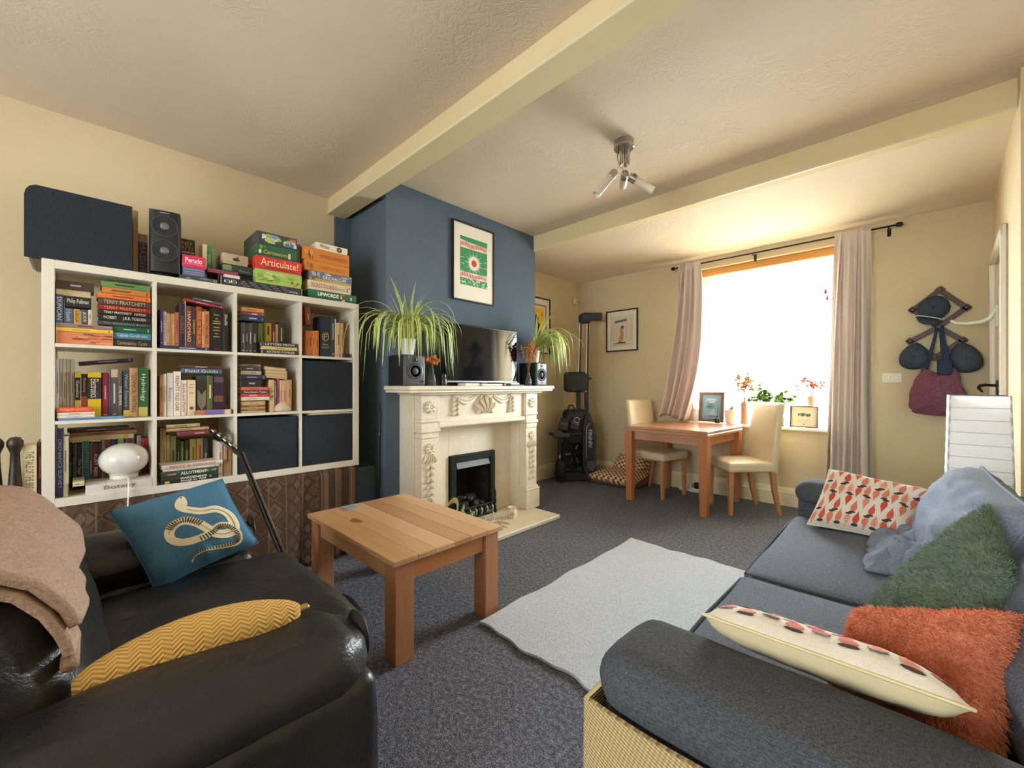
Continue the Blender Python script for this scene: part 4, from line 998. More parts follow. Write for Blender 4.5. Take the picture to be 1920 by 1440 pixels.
# ------------------------------------------------------------------ folding coat rack, caps and bag
RK = wood('dark_rack_wood', [(.3, (62, 32, 32)), (.7, (86, 46, 42))], 'X', 1)
cr_ = thing('coat_rack', 'dark wooden criss-cross accordion coat rack on the wall right of the window', 'coat rack', (.16, 4.80, 1.68))
PG = {'T': (.164, 1.949), 'L': (.007, 1.807), 'R': (.306, 1.79), 'M': (.156, 1.651), 'LL': (-.008, 1.549), 'LR': (.287, 1.536), 'B': (.138, 1.409)}
for k, (a, b) in enumerate((('L', 'T'), ('T', 'R'), ('L', 'M'), ('M', 'R'), ('LL', 'M'), ('M', 'LR'), ('LL', 'B'), ('B', 'LR'))):
    p, q = Vector((PG[a][0], 4.79 + .011 * (k % 2), PG[a][1])), Vector((PG[b][0], 4.79 + .011 * (k % 2), PG[b][1])); d_ = (q - p).normalized() * .028
    F_ = frame((p + q) / 2, q - p, Vector((0, -1, 0)).cross(q - p)); L = (q - p).length / 2 + .026
    MB().box(-L, L, -.019, .019, -.005, .005, b=.002, M=F_).build('slat', RK, cr_)
for k in PG: MB().lathe([(0, .028), (.013, .026), (.014, .018), (.008, .012), (.007, -.012), (0, -.012)], n=12, M=frame((PG[k][0], 4.775, PG[k][1]), (1, 0, 0), EZ)).build('peg', RK, cr_)
def cap(label, x, z, w_, h_, rot, c, seed, brim=True, stripe_=False):
    tp = 0 if brim else .24
    o = thing('cap', label, 'cap', (x, 4.74, z), 'caps on the coat rack')
    Fm = Matrix.Translation((x, 4.755, z)) @ Matrix.Rotation(R(rot), 4, 'Y')
    F2 = fabric('cap_cloth_%d' % seed, c, tuple(min(255, q + 14) for q in c), 300)
    def cf(u, v_):
        a = u * 2 * math.pi; t = v_ * math.pi / 2
        r = math.cos(t); y = -.095 * math.sin(t) ** .9
        return Fm @ Vector((w_ / 2 * r * math.cos(a) * (1 + .05 * math.sin(3 * a)) * (1 - tp * math.sin(a)), y, h_ / 2 * r * math.sin(a) * (1 if math.sin(a) > 0 else .8)))
    MB().grid(cf, 28, 9).build('crown', F2, o, smooth=180)
    for k in range(3):
        a = k * math.pi / 3 + .3
        MB().tube([cf((a / (2 * math.pi)) % 1, q / 8) + Vector((0, -.001, 0)) for q in range(9)], .0018, 5).build('panel_seam', F2, o, smooth=180)
    if brim:
        MB().sheet(lambda u, v_: Fm @ Vector(((u - .5) * w_ * (.88 - .25 * v_ * abs(2 * u - 1) ** 2), -.035 - .03 * v_ + .02 * (2 * u - 1) ** 2, -h_ * (.34 + .22 * v_ * (1 - .5 * (2 * u - 1) ** 2)))), 14, 5, .006).build('brim', F2, o, smooth=180)
    MB().rounded((0, -.094, 0), (.014, .01, .014), .004, 1, k=2, M=Fm).build('top_button', F2, o)
    if stripe_: MB().tube([Fm @ Vector(((u - .5) * w_ * .86, -.052 - .03 * math.sin(u * math.pi), -h_ * .30)) for u in [i / 10 for i in range(11)]], .004, 5).build('reflective_stripe', C((206, 210, 212), .3), o, smooth=180)
    return o
cap('navy peaked cap with a pale stripe at the top of the coat rack', .122, 1.79, .185, .225, 18, (56, 62, 70), 1, True, True)
cap('navy cap hanging low on the coat rack\'s left side', .010, 1.41, .175, .245, 10, (58, 66, 80), 2, False)
cap('dark blue-grey cap hanging low on the coat rack\'s right side', .300, 1.385, .175, .265, -14, (64, 70, 80), 3, False)
bg_ = thing('shoulder_bag', 'crumpled maroon cloth shoulder bag hanging from the middle of the coat rack', 'bag', (.15, 4.71, 1.65))
BAGM = fabric('maroon_bag_cloth', (112, 64, 80), (134, 84, 100), 160, bump=.5)
def bagf(u, v_):
    a = u * 2 * math.pi; z = 1.30 - v_ * .36
    wd = .085 + .075 * math.sin(min(1, v_ * 1.05) * math.pi * .62) ** .8; wd *= (1 if v_ < .88 else math.sqrt(max(0, 1 - ((v_ - .88) / .12) ** 2)) * .9 + .1)
    dp = (.025 + .045 * math.sin(v_ * math.pi)) * (1 if v_ < .9 else .7)
    wr = .010 * math.sin(a * 5 + v_ * 9 + 2 * math.sin(v_ * 7)) + .006 * noise.noise(Vector((u * 9, v_ * 9, 2)))
    sag = .045 * max(0, 1 - v_ * 3) * (abs(math.cos(a)) - .5)
    return (.148 + (wd + wr) * math.cos(a), 4.715 + (dp + wr) * math.sin(a), z + sag)
mb = MB(); mb.grid(bagf, 48, 26); mb.build('bag_body', BAGM, bg_, smooth=180)
NVY = fabric('navy_strap_cloth', (46, 54, 74), (60, 68, 90), 200)
for x0, x1, w_ in ((.145, .075, .016), (.168, .205, .026)):
    MB().sheet(lambda u, v_: (x0 + (x1 - x0) * v_ ** 1.3 + (u - .5) * w_ * (1 + 1.1 * v_), 4.76 - .045 * v_, 1.66 - v_ * .36), 4, 12, .006).build('strap', NVY, bg_, smooth=180)
MB().rounded((.185, 4.685, 1.325), (.085, .05, .13), .024, 4, M=None).build('scarf_end', NVY, bg_, smooth=180)

# ------------------------------------------------------------------ paper floor lamp
LPX, LPY = .2345, 3.095
fl_ = thing('paper_floor_lamp', 'tall square white paper lantern floor lamp behind the grey sofa', 'lamp', (LPX, LPY, 0))
n = N('rice_paper'); v = n.obj(); n.color(n.ramp(n.noise(v, 30, 4), [(.3, (243, 245, 248)), (.7, (250, 251, 252))])); n.bump(n.noise(v, 60, 3), .2, .003)
tr = n.new('BsdfTranslucent'); tr.inputs['Color'].default_value = rgb((248, 250, 252)); mx = n.new('MixShader'); mx.inputs[0].default_value = .45; n.done(.8)
om = [q for q in n.t.nodes if q.type == 'OUTPUT_MATERIAL'][0]; n.link(n.b.outputs[0], mx.inputs[1]); n.link(tr.outputs[0], mx.inputs[2]); n.link(mx.outputs[0], om.inputs['Surface']); RICE = n.m
hw_ = lambda z: .122 - .024 * (z / 1.13)
rings = [.06 + k * .0595 for k in range(19)]
def lf(u, v_):
    z = .06 + v_ * 1.07; h = hw_(z); q = (u * 4) % 4; i = int(q) % 4; f = q - int(q)
    puff = .003 * abs(math.sin((z - .06) / .0595 * math.pi)); h2 = h + puff
    c = [(-1, -1), (1, -1), (1, 1), (-1, 1), (-1, -1)]
    x = c[i][0] + (c[i + 1][0] - c[i][0]) * f; y = c[i][1] + (c[i + 1][1] - c[i][1]) * f
    return (LPX + x * h2, LPY + y * h2, z)
MB().grid(lf, 24, 90).build('paper_shade', RICE, fl_, smooth=25)
WIRE = M('white_wire', (196, 198, 200), .4)
for z in rings + [1.13]:
    h = hw_(z) + .0008; MB().tube([(LPX - h, LPY - h, z), (LPX + h, LPY - h, z), (LPX + h, LPY + h, z), (LPX - h, LPY + h, z)], .0016, 4, closed=True).build('rib_wire', WIRE, fl_)
for sx in (-1, 1):
    for sy in (-1, 1): MB().tube([(LPX + sx * hw_(0) * .99, LPY + sy * hw_(0) * .99, 0), (LPX + sx * hw_(1.13) * .99, LPY + sy * hw_(1.13) * .99, 1.13)], .004, 6).build('corner_rod', WIRE, fl_)
mb = MB(); h = hw_(1.13); mb.tube([(LPX - h, LPY, 1.131), (LPX + h, LPY, 1.131)], .0025, 6); mb.tube([(LPX, LPY - h, 1.131), (LPX, LPY + h, 1.131)], .0025, 6); mb.build('top_spider', IRON, fl_)
MB().lathe([(0, 0), (.06, 0), (.06, .014), (.012, .018), (.012, .30), (.02, .30), (.02, .36), (0, .36)], (LPX, LPY, 0), 20).build('lamp_base', IRON, fl_)
MB().rounded((LPX, LPY, .415), (.07, .07, .11), .034, 3).build('bulb', C((240, 240, 238), .3), fl_, smooth=180)

# ------------------------------------------------------------------ ceiling light
CHR = M('brushed_chrome', (186, 180, 172), .22, .95)
n = N('frosted_shade'); n.color((232, 226, 216)); tr = n.new('BsdfTranslucent'); tr.inputs['Color'].default_value = rgb((236, 230, 220)); mx = n.new('MixShader'); mx.inputs[0].default_value = .4; n.done(.25)
om = [q for q in n.t.nodes if q.type == 'OUTPUT_MATERIAL'][0]; n.link(n.b.outputs[0], mx.inputs[1]); n.link(tr.outputs[0], mx.inputs[2]); n.link(mx.outputs[0], om.inputs['Surface']); FROST = n.m
clt = thing('ceiling_light', 'chrome three-arm ceiling light with frosted tube shades', 'ceiling light', (-1.324, 2.407, 2.74))
LM = frame((-1.324, 2.407, 2.74), (.7205, .6934, 0), (-.6934, .7205, 0))
MB().lathe([(0, 0), (.062, 0), (.062, -.022), (.058, -.026), (.064, -.028), (.064, -.046), (.058, -.052), (0, -.052)], n=32, M=LM).build('ceiling_rose', CHR, clt)
for x, y in ((-.018, .0), (.012, .012), (.022, -.016)): MB().tube([LM @ Vector((x, y, -.05)), LM @ Vector((x, y, -.155))], .011, 10).build('stem', CHR, clt)
arms = [([(.035, -.01, -.05), (.03, -.02, -.09), (-.01, -.03, -.15), (-.06, -.03, -.205)], (-.066, -.03, -.212), (-.187, -.04, -.36)),
        ([(-.035, .0, -.05), (-.045, -.01, -.11), (-.03, -.02, -.18), (.02, -.02, -.232)], (.032, -.02, -.236), (.176, -.03, -.332)),
        ([(-.01, .03, -.05), (-.01, .035, -.14), (.01, .04, -.18)], (.018, .045, -.185), (.05, .21, -.185))]
for pts, a, b in arms:
    MB().tube([LM @ Vector(p) for p in pts], .0045, 8).build('arm', CHR, clt, smooth=180)
    a, b = LM @ Vector(a), LM @ Vector(b); ax = (b - a).normalized(); F_ = frame(a, ax.orthogonal(), ax.cross(ax.orthogonal())); L = (b - a).length
    MB().lathe([(0, -.004), (.022, -.004), (.026, .0), (.0265, .045), (.024, .048)], n=22, M=F_).build('lamp_holder', CHR, clt)
    MB().lathe([(.024, .03), (.0255, .05), (.0255, L), (.0235, L), (.0235, .05)], n=22, M=F_).build('tube_shade', FROST, clt, smooth=60)
    MB().box(-.012, .012, .0262, .0272, .012, .034, M=F_).build('holder_slot', C((120, 66, 40)), clt, smooth=0)
BOOKS = [
 (0,0,5,17,[
  ('L',0.114,0.256,1.3768,1.415,-2.875,'dark brown',(52,42,38),'Conversations  Candle',(190,160,90),{},16),
  ('L',0.115,0.256,1.416,1.449,-2.875,'sky blue',(72,128,165),'Captain Corelli tales',(235,230,215),{},14),
  ('L',0.114,0.256,1.4494,1.479,-2.875,'deep green',(34,92,66),'',0,{},11),
  ('L',0.061,0.256,1.48,1.501,-2.875,'slate green',(60,68,66),'The Bloomsbury Book',(150,160,150),{},10),
  ('L',0.061,0.256,1.5014,1.534,-2.875,'black',(38,34,33),'HOBBIT      J.R.R. TOLKIEN',(235,230,215),{},9),
  ('L',0.061,0.256,1.535,1.555,-2.875,'charcoal',(45,40,38),'TERRY PRATCHETT   NATION',(235,230,215),{},8),
  ('L',0.06,0.256,1.556,1.58,-2.875,'crimson',(150,40,42),'TERRY PRATCHETT',(235,150,90),{},7),
  ('L',0.06,0.256,1.581,1.613,-2.875,'dusky brown',(84,58,52),'TERRY PRATCHETT',(200,180,150),{},5),
  ('L',0.057,0.255,1.614,1.639,-2.875,'bright orange',(224,120,58),'',0,{},3),
  ('L',0.074,0.254,1.64,1.67,-2.875,'amber tan',(196,132,66),'',0,{},2),
  ('L',0.07,0.253,1.6704,1.699,-2.875,'leaf green',(110,142,86),'',0,{},0),
  ('L',-0.078,0.113,1.3768,1.434,-2.862,'painted orange',(214,130,86),'',0,{'art': 1},15),
  ('L',-0.078,0.113,1.435,1.454,-2.862,'butter yellow',(232,190,80),'',0,{},13),
  ('L',-0.078,0.111,1.4544,1.474,-2.862,'plum and cream',(150,120,120),'',0,{},12),
  ('U',-0.08,-0.055,1.4744,1.607,-2.872,'steel blue',(74,90,130),'DUNCAN',(235,230,215),{},0),
  ('U',-0.052,-0.023,1.4744,1.546,-2.872,'slate blue',(84,92,126),'Hawk',(190,190,200),{},1),
  ('U',-0.022,-0.001,1.4744,1.545,-2.872,'mustard',(205,158,62),'SAGA',(60,45,30),{},2),
  ('U',0.003,0.025,1.4744,1.546,-2.872,'dark grey',(70,66,72),'JUDE',(235,230,215),{},3),
  ('U',0.026,0.039,1.4744,1.547,-2.872,'cream',(212,190,170),'',0,{},4),
  ('L',-0.052,0.037,1.555,1.604,-2.872,'black hardback',(40,34,36),'Philip Pullman',(235,230,215),{},6),
  ('L',-0.08,0.037,1.605,1.635,-2.88,'page-edged tan',(176,152,118),'',0,{'pages': 1},4),
  ('L',-0.08,0.047,1.638,1.678,-2.885,'dark bronze',(72,52,44),'',0,{},1),
 ]),
 (0,1,15,3,[
  ('L',0.293,0.506,1.3768,1.394,-2.862,'navy atlas',(52,58,92),'',0,{},2),
  ('U',0.294,0.306,1.3944,1.59,-2.875,'violet',(84,66,120),'',0,{},0),
  ('U',0.307,0.32,1.3944,1.575,-2.875,'ivory',(216,198,178),'BIRDS AND BEASTS',(90,70,60),{},1),
  ('U',0.321,0.333,1.3944,1.568,-2.875,'pink tan',(196,156,130),'',0,{},2),
  ('U',0.334,0.342,1.3944,1.567,-2.875,'ochre',(178,132,76),'',0,{},3),
  ('U',0.3425,0.354,1.3944,1.568,-2.875,'sand',(190,142,88),'The Barn',(240,220,160),{},4),
  ('U',0.355,0.373,1.3944,1.578,-2.875,'salmon brown',(176,100,76),'',0,{},5),
  ('U',0.374,0.397,1.3944,1.629,-2.875,'midnight blue',(42,40,52),'POINTS',(170,100,70),{},6),
  ('U',0.398,0.403,1.3944,1.646,-2.875,'pale grey',(170,160,150),'',0,{},7),
  ('U',0.404,0.429,1.3944,1.616,-2.875,'maroon',(112,50,46),'HANDMAID',(230,190,170),{},8),
  ('U',0.43,0.447,1.3944,1.617,-2.875,'dark yellow-lettered',(70,46,44),'DREAMS',(210,180,60),{},9),
  ('U',0.448,0.474,1.3944,1.621,-2.875,'rust',(160,72,40),'TREE OF THE SUN',(230,170,90),{},10),
  ('U',0.475,0.484,1.3944,1.596,-2.875,'straw',(222,180,120),'',0,{},11),
  ('U',0.485,0.508,1.3944,1.601,-2.875,'tangerine',(196,120,70),'DISCWORLD',(50,30,25),{},12),
  ('U',0.511,0.574,1.3768,1.622,-2.875,'thick black',(30,28,32),'',0,{'lines': 1},13),
  ('U',0.575,0.599,1.3768,1.623,-2.875,'black lettered',(36,32,34),'Skulls',(235,230,215),{'part': 0.4},14),
  ('L',0.392,0.578,1.634,1.649,-2.87,'raspberry red',(152,52,56),'',0,{'rot': -7},1),
  ('L',0.439,0.577,1.651,1.665,-2.88,'slate grey',(92,98,112),'',0,{'rot': -7},0),
 ]),
 (0,2,10,6,[
  ('U',0.663,0.685,1.3768,1.556,-2.875,'grey comic',(86,84,86),'',0,{},0),
  ('U',0.686,0.701,1.3768,1.554,-2.875,'charcoal comic',(58,54,56),'',0,{},1),
  ('U',0.702,0.721,1.3768,1.556,-2.875,'brown comic',(84,72,68),'',0,{},2),
  ('U',0.722,0.747,1.3768,1.562,-2.875,'black comic',(36,34,38),'',0,{},3),
  ('U',0.769,0.796,1.3768,1.571,-2.95,'lime green',(150,170,76),'',0,{},4),
  ('U',0.797,0.808,1.3768,1.573,-2.95,'ash grey',(120,112,104),'',0,{},5),
  ('U',0.81,0.847,1.3768,1.578,-2.95,'bright yellow',(214,190,88),'',0,{'line': 1},6),
  ('U',0.849,0.871,1.3768,1.579,-2.95,'brick red',(120,54,48),'',0,{},7),
  ('U',0.872,0.886,1.3768,1.577,-2.95,'pale yellow',(206,178,110),'',0,{},8),
  ('U',0.888,0.923,1.3768,1.592,-2.95,'dark olive',(66,60,50),'',0,{},9),
  ('L',0.662,0.783,1.57,1.601,-2.87,'navy blue',(52,64,98),'',0,{},2),
  ('L',0.663,0.783,1.6014,1.624,-2.87,'mauve brown',(124,74,70),'',0,{},1),
  ('L',0.663,0.782,1.625,1.649,-2.87,'apricot',(214,148,84),'',0,{},0),
  ('L',0.771,0.973,1.3768,1.4,-2.852,'dark white-lettered',(62,56,56),'ARTEMIS FOWLER',(235,230,215),{'dep': 0.085},5),
  ('L',0.766,0.969,1.401,1.423,-2.852,'pale lemon',(206,192,120),'',0,{'dep': 0.085},4),
  ('L',0.764,0.97,1.424,1.447,-2.852,'indigo',(70,66,86),'LETTERS FROM',(235,230,215),{'dep': 0.085},3),
 ]),
 (0,3,9,0,[
  ('U',1.029,1.047,1.3768,1.542,-2.875,'orange first',(204,122,52),'',0,{},0),
  ('U',1.048,1.07,1.3768,1.544,-2.875,'orange second',(190,108,44),'',0,{},1),
  ('U',1.071,1.088,1.3768,1.546,-2.875,'orange third',(210,130,60),'',0,{},2),
  ('U',1.089,1.113,1.3768,1.548,-2.875,'orange fourth',(198,116,48),'',0,{},3),
  ('U',1.122,1.192,1.3768,1.649,-2.875,'large navy',(38,44,66),'',0,{'emblem': 1},4),
  ('U',1.193,1.22,1.3768,1.657,-2.875,'graphite',(62,62,62),'',0,{},5),
  ('U',1.2205,1.229,1.3768,1.642,-2.875,'white slim',(226,216,200),'',0,{},6),
  ('U',1.231,1.259,1.3768,1.616,-2.875,'biscuit',(208,172,128),'',0,{},7),
  ('U',1.26,1.281,1.3768,1.618,-2.875,'buff',(198,162,118),'',0,{},8),
 ]),
 (1,0,15,5,[
  ('U',-0.0805,-0.07,1.0168,1.309,-2.95,'white periodical',(206,198,190),'',0,{},0),
  ('U',-0.069,-0.06,1.0168,1.309,-2.95,'grey periodical',(190,182,174),'',0,{},1),
  ('U',-0.059,-0.047,1.0168,1.309,-2.95,'cream periodical',(204,192,178),'',0,{},2),
  ('U',-0.046,-0.035,1.0168,1.309,-2.95,'ash periodical',(194,186,178),'',0,{},3),
  ('U',-0.034,-0.019,1.0168,1.309,-2.95,'pale lilac periodical',(200,188,186),'',0,{},4),
  ('U',-0.018,0.001,1.0168,1.247,-2.93,'yellow and black slim',(48,42,46),'Genetics',(235,230,215),{'band': (214,190,60),'bt': 0.12,'bb': 0.4},5),
  ('U',0.003,0.024,1.0168,1.238,-2.93,'black and rust',(56,40,38),'Anatomy',(220,180,90),{'band': (176,84,56),'bt': 0,'bb': 0.5},6),
  ('U',0.025,0.073,1.0168,1.248,-2.92,'yellow and black thick',(50,44,48),'Electronics',(235,230,215),{'band': (222,190,40),'bt': 0.12,'bb': 0.42},7),
  ('U',0.075,0.1,1.0168,1.245,-2.93,'cherry red',(150,42,58),'',0,{},8),
  ('U',0.101,0.107,1.0168,1.237,-2.93,'lavender blue',(96,96,136),'',0,{},9),
  ('U',0.108,0.133,1.0168,1.265,-2.93,'grey cream-topped',(96,90,88),'',0,{'band': (214,190,168),'bt': 0.17,'bb': 0},10),
  ('U',0.134,0.151,1.0168,1.24,-2.93,'pewter',(104,94,90),'THE RIVER',(235,230,215),{},11),
  ('U',0.154,0.177,1.0168,1.258,-2.925,'dark teal',(58,72,80),'Water Science',(170,190,190),{'band': (212,186,84),'bt': 0,'bb': 0.15},12),
  ('U',0.1775,0.21,1.0168,1.272,-2.925,'caramel',(192,148,102),'TECHNICAL WRITING',(96,56,40),{},13),
  ('U',0.212,0.248,1.0168,1.271,-2.925,'emerald green',(28,98,56),'Hydrology',(235,230,215),{'band': (190,176,96),'bt': 0,'bb': 0.2},14),
  ('L',-0.071,0.153,1.0168,1.0278,-2.852,'cornflower blue',(106,146,190),'',0,{'dep': 0.066},4),
  ('L',-0.074,0.048,1.0282,1.0392,-2.852,'white paperback',(228,214,200),'',0,{'dep': 0.066},3),
  ('L',-0.074,0.048,1.0396,1.054,-2.852,'off-white paperback',(226,208,192),'',0,{'dep': 0.066},2),
  ('L',-0.077,0.038,1.055,1.077,-2.855,'vermilion',(222,92,58),'Penguin classics',(235,190,160),{'dep': 0.062},1),
  ('L',-0.007,0.194,1.294,1.311,-2.95,'black folder',(44,38,46),'',0,{'rot': 8,'dz': 0.0},0),
 ]),
 (1,1,9,3,[
  ('U',0.293,0.306,1.0168,1.235,-2.875,'tan illustrated',(176,124,84),'',0,{},0),
  ('U',0.307,0.32,1.0168,1.242,-2.875,'vanilla',(226,210,186),'',0,{},1),
  ('U',0.323,0.348,1.0168,1.248,-2.875,'silver white',(214,208,202),'Roots',(150,90,140),{},2),
  ('U',0.35,0.38,1.0168,1.257,-2.875,'white brown-lettered',(232,218,204),'MIGHTY OLD OAK',(110,66,44),{},3),
  ('U',0.382,0.406,1.0168,1.21,-2.875,'blush white',(228,206,192),'Seeds and Plants',(120,80,80),{},4),
  ('U',0.409,0.445,1.0168,1.211,-2.875,'thick ivory',(222,198,160),'',0,{'dot': 1},5),
  ('U',0.454,0.501,1.0168,1.234,-2.902,'dark leaf-print',(62,64,50),'',0,{'leaf': 1},6),
  ('U',0.502,0.53,1.0168,1.237,-2.902,'olive green',(112,112,62),'',0,{},7),
  ('U',0.532,0.584,1.0168,1.244,-2.902,'aubergine',(56,40,60),'',0,{'panel': 1},8),
  ('L',0.443,0.613,1.0168,1.043,-2.852,'lilac and orange',(122,100,160),'',0,{'endblock': 1,'dep': 0.046},2),
  ('L',0.385,0.573,1.248,1.276,-2.902,'denim blue',(86,112,146),'Field Guide',(235,230,215),{},1),
  ('L',0.377,0.571,1.277,1.294,-2.902,'chestnut thin',(100,60,46),'',0,{},0),
 ]),
 (1,2,7,19,[
  ('L',0.661,0.788,1.0168,1.0278,-2.862,'ragged cream',(196,170,128),'',0,{},18),
  ('L',0.661,0.788,1.0282,1.0392,-2.862,'dun brown',(120,96,70),'',0,{},17),
  ('L',0.661,0.788,1.0396,1.0506,-2.862,'peach',(190,150,110),'',0,{},16),
  ('L',0.661,0.786,1.051,1.062,-2.862,'moss and tan',(104,92,62),'',0,{},15),
  ('L',0.662,0.788,1.0624,1.0734,-2.862,'honey',(212,168,100),'',0,{},14),
  ('L',0.662,0.788,1.0738,1.085,-2.862,'wheat',(208,176,120),'',0,{},13),
  ('L',0.659,0.808,1.09,1.112,-2.857,'oatmeal white',(226,212,190),'',0,{},12),
  ('L',0.659,0.807,1.1124,1.131,-2.857,'scarlet',(196,56,56),'',0,{},11),
  ('L',0.659,0.807,1.1314,1.151,-2.857,'dark pink-tipped',(82,56,54),'Northern Tales',(235,230,215),{},10),
  ('L',0.659,0.807,1.152,1.171,-2.857,'coral pink',(206,104,92),'',0,{},9),
  ('L',0.664,0.77,1.1714,1.216,-2.875,'black labelled',(44,46,48),'',0,{},8),
  ('L',0.664,0.792,1.2164,1.245,-2.875,'dark violet',(54,48,60),'',0,{},6),
  ('L',0.665,0.771,1.246,1.269,-2.88,'chalk',(186,172,154),'',0,{},4),
  ('L',0.665,0.769,1.27,1.295,-2.88,'umber',(74,60,54),'',0,{},2),
  ('L',0.665,0.769,1.2954,1.31,-2.88,'stone grey',(124,116,104),'',0,{},0),
  ('U',0.815,0.842,1.0168,1.216,-2.875,'cream red-dotted',(216,186,140),'',0,{'reddot': 1},0),
  ('U',0.844,0.853,1.0168,1.212,-2.875,'mid grey',(110,106,106),'',0,{},1),
  ('U',0.854,0.859,1.0168,1.212,-2.875,'ink blue',(60,60,80),'',0,{},2),
  ('U',0.86,0.872,1.0168,1.226,-2.875,'rose red',(186,74,80),'',0,{},3),
  ('U',0.873,0.887,1.0168,1.214,-2.875,'cream and red',(206,180,160),'',0,{},4),
  ('U',0.888,0.915,1.0168,1.215,-2.875,'light terracotta',(212,166,128),'',0,{},5),
  ('U',0.916,0.943,1.0168,1.216,-2.875,'pale terracotta',(206,160,120),'',0,{},6),
  ('L',0.794,0.919,1.224,1.236,-2.875,'yellowed lowest',(196,150,92),'',0,{'rot': -5,'pages': 1},7),
  ('L',0.792,0.919,1.236,1.254,-2.875,'yellowed lower',(204,156,96),'',0,{'rot': -5,'pages': 1},5),
  ('L',0.792,0.919,1.255,1.275,-2.875,'yellowed upper',(212,164,104),'',0,{'rot': -5,'pages': 1},3),
  ('L',0.786,0.912,1.276,1.295,-2.875,'yellowed topmost',(196,144,84),'',0,{'rot': -5,'pages': 1},1),
 ]),
 (2,0,17,5,[
  ('U',-0.076,-0.056,0.6568,0.974,-2.875,'royal navy',(44,50,86),'ORDNANCE SURVEY',(150,160,190),{},0),
  ('U',-0.0555,-0.04,0.6568,0.941,-2.875,'bone',(214,200,174),'',0,{},1),
  ('U',-0.039,-0.028,0.6568,0.888,-3.04,'forest green',(46,62,54),'',0,{},2),
  ('U',-0.027,-0.016,0.6568,0.885,-3.04,'blackish green',(44,52,52),'Mosses and Ferns',(150,160,150),{},3),
  ('U',-0.015,0.008,0.6568,0.885,-3.04,'blue black',(50,56,66),'The Sage',(190,190,180),{},4),
  ('U',0.009,0.032,0.6568,0.895,-3.04,'turquoise',(74,128,142),'Trees of Britain',(40,70,90),{},5),
  ('U',0.033,0.043,0.6568,0.884,-3.04,'heather',(100,80,92),'',0,{},6),
  ('U',0.045,0.066,0.6568,0.883,-3.04,'wine',(98,46,58),'RUST RED',(235,230,215),{},7),
  ('U',0.067,0.076,0.6568,0.881,-3.04,'taupe',(84,72,74),'',0,{},8),
  ('U',0.077,0.09,0.6568,0.896,-3.04,'celadon',(134,152,120),'',0,{},9),
  ('U',0.091,0.112,0.6568,0.897,-3.04,'russet',(128,72,64),'',0,{},10),
  ('U',0.113,0.136,0.6568,0.893,-3.04,'dusk blue',(58,62,76),'',0,{},11),
  ('U',0.138,0.162,0.6568,0.899,-3.04,'lime',(128,164,72),'',0,{},12),
  ('U',0.165,0.191,0.6568,0.898,-3.04,'grape',(86,68,90),'',0,{},13),
  ('U',0.213,0.232,0.6568,0.908,-3.04,'light grey',(150,136,134),'',0,{},14),
  ('U',0.233,0.248,0.6568,0.892,-3.04,'pillar-box red',(170,48,52),'',0,{},15),
  ('U',0.249,0.2595,0.6568,0.891,-3.04,'dark red',(150,58,52),'',0,{},16),
  ('L',-0.04,0.199,0.897,0.923,-3.03,'pale green-cream',(204,190,150),'',0,{'sun': 1},2),
  ('L',-0.038,0.21,0.9234,0.943,-3.03,'pinkish brown',(170,118,92),'',0,{},1),
  ('L',-0.045,0.183,0.945,0.961,-3.03,'mottled dark',(78,60,50),'',0,{},0),
  ('L',0.017,0.2595,0.6565,0.7,-2.846,'large white',(224,212,204),'Botany',(110,110,115),{'dep': 0.185},4),
  ('L',-0.025,0.014,0.7005,0.722,-2.86,'pale botanical',(206,192,164),'',0,{'dep': 0.15},3),
 ]),
 (2,1,13,7,[
  ('U',0.304,0.314,0.6568,0.946,-2.97,'patterned beige',(178,156,120),'',0,{},0),
  ('U',0.315,0.328,0.6568,0.946,-2.97,'manila',(196,162,116),'',0,{},1),
  ('U',0.329,0.345,0.6568,0.907,-2.97,'magnolia',(206,180,140),'WILD BEES',(110,80,60),{},2),
  ('U',0.346,0.373,0.6568,0.9,-2.97,'sage green',(146,160,108),'',0,{},3),
  ('U',0.375,0.39,0.6568,0.878,-2.97,'bottle green',(56,80,44),'',0,{},4),
  ('U',0.391,0.407,0.6568,0.866,-2.97,'grass green',(92,122,66),'',0,{},5),
  ('U',0.409,0.43,0.6568,0.869,-2.97,'dark khaki',(70,74,52),'',0,{},6),
  ('U',0.433,0.464,0.6568,0.875,-2.97,'mustard green',(176,158,80),'',0,{},7),
  ('U',0.466,0.495,0.6568,0.875,-2.97,'toffee',(188,144,92),'',0,{},8),
  ('U',0.497,0.519,0.6568,0.872,-2.97,'dark petrol',(58,68,70),'',0,{},9),
  ('U',0.545,0.572,0.6568,0.86,-2.87,'white broad',(216,204,190),'',0,{},10),
  ('U',0.575,0.613,0.6568,0.855,-2.87,'pale brown',(182,148,104),'',0,{},11),
  ('U',0.615,0.6185,0.6568,0.806,-2.87,'worn brown',(164,128,88),'',0,{},12),
  ('L',0.37,0.54,0.903,0.929,-2.87,'burgundy',(118,54,60),'',0,{},2),
  ('L',0.32,0.507,0.932,0.948,-2.88,'fawn',(184,150,112),'',0,{},1),
  ('L',0.32,0.465,0.952,0.969,-2.88,'parchment',(186,166,128),'',0,{},0),
  ('L',0.294,0.545,0.6565,0.69,-2.846,'black-green gardening',(52,50,46),'GARDENING through the YEAR',(235,230,215),{'dep': 0.11,'wc': 1,'bigt': 1},6),
  ('L',0.296,0.545,0.6905,0.722,-2.846,'dark green gardening',(50,74,62),'ALLOTMENT',(235,230,215),{'dep': 0.11,'carrot': 1,'bigt': 1},5),
  ('L',0.301,0.549,0.7225,0.735,-2.848,'plain white',(222,210,196),'',0,{'dep': 0.11},4),
  ('L',0.296,0.566,0.7355,0.757,-2.844,'white red-lettered',(226,210,196),'PESTS & DISEASES',(190,90,80),{'dep': 0.115},3),
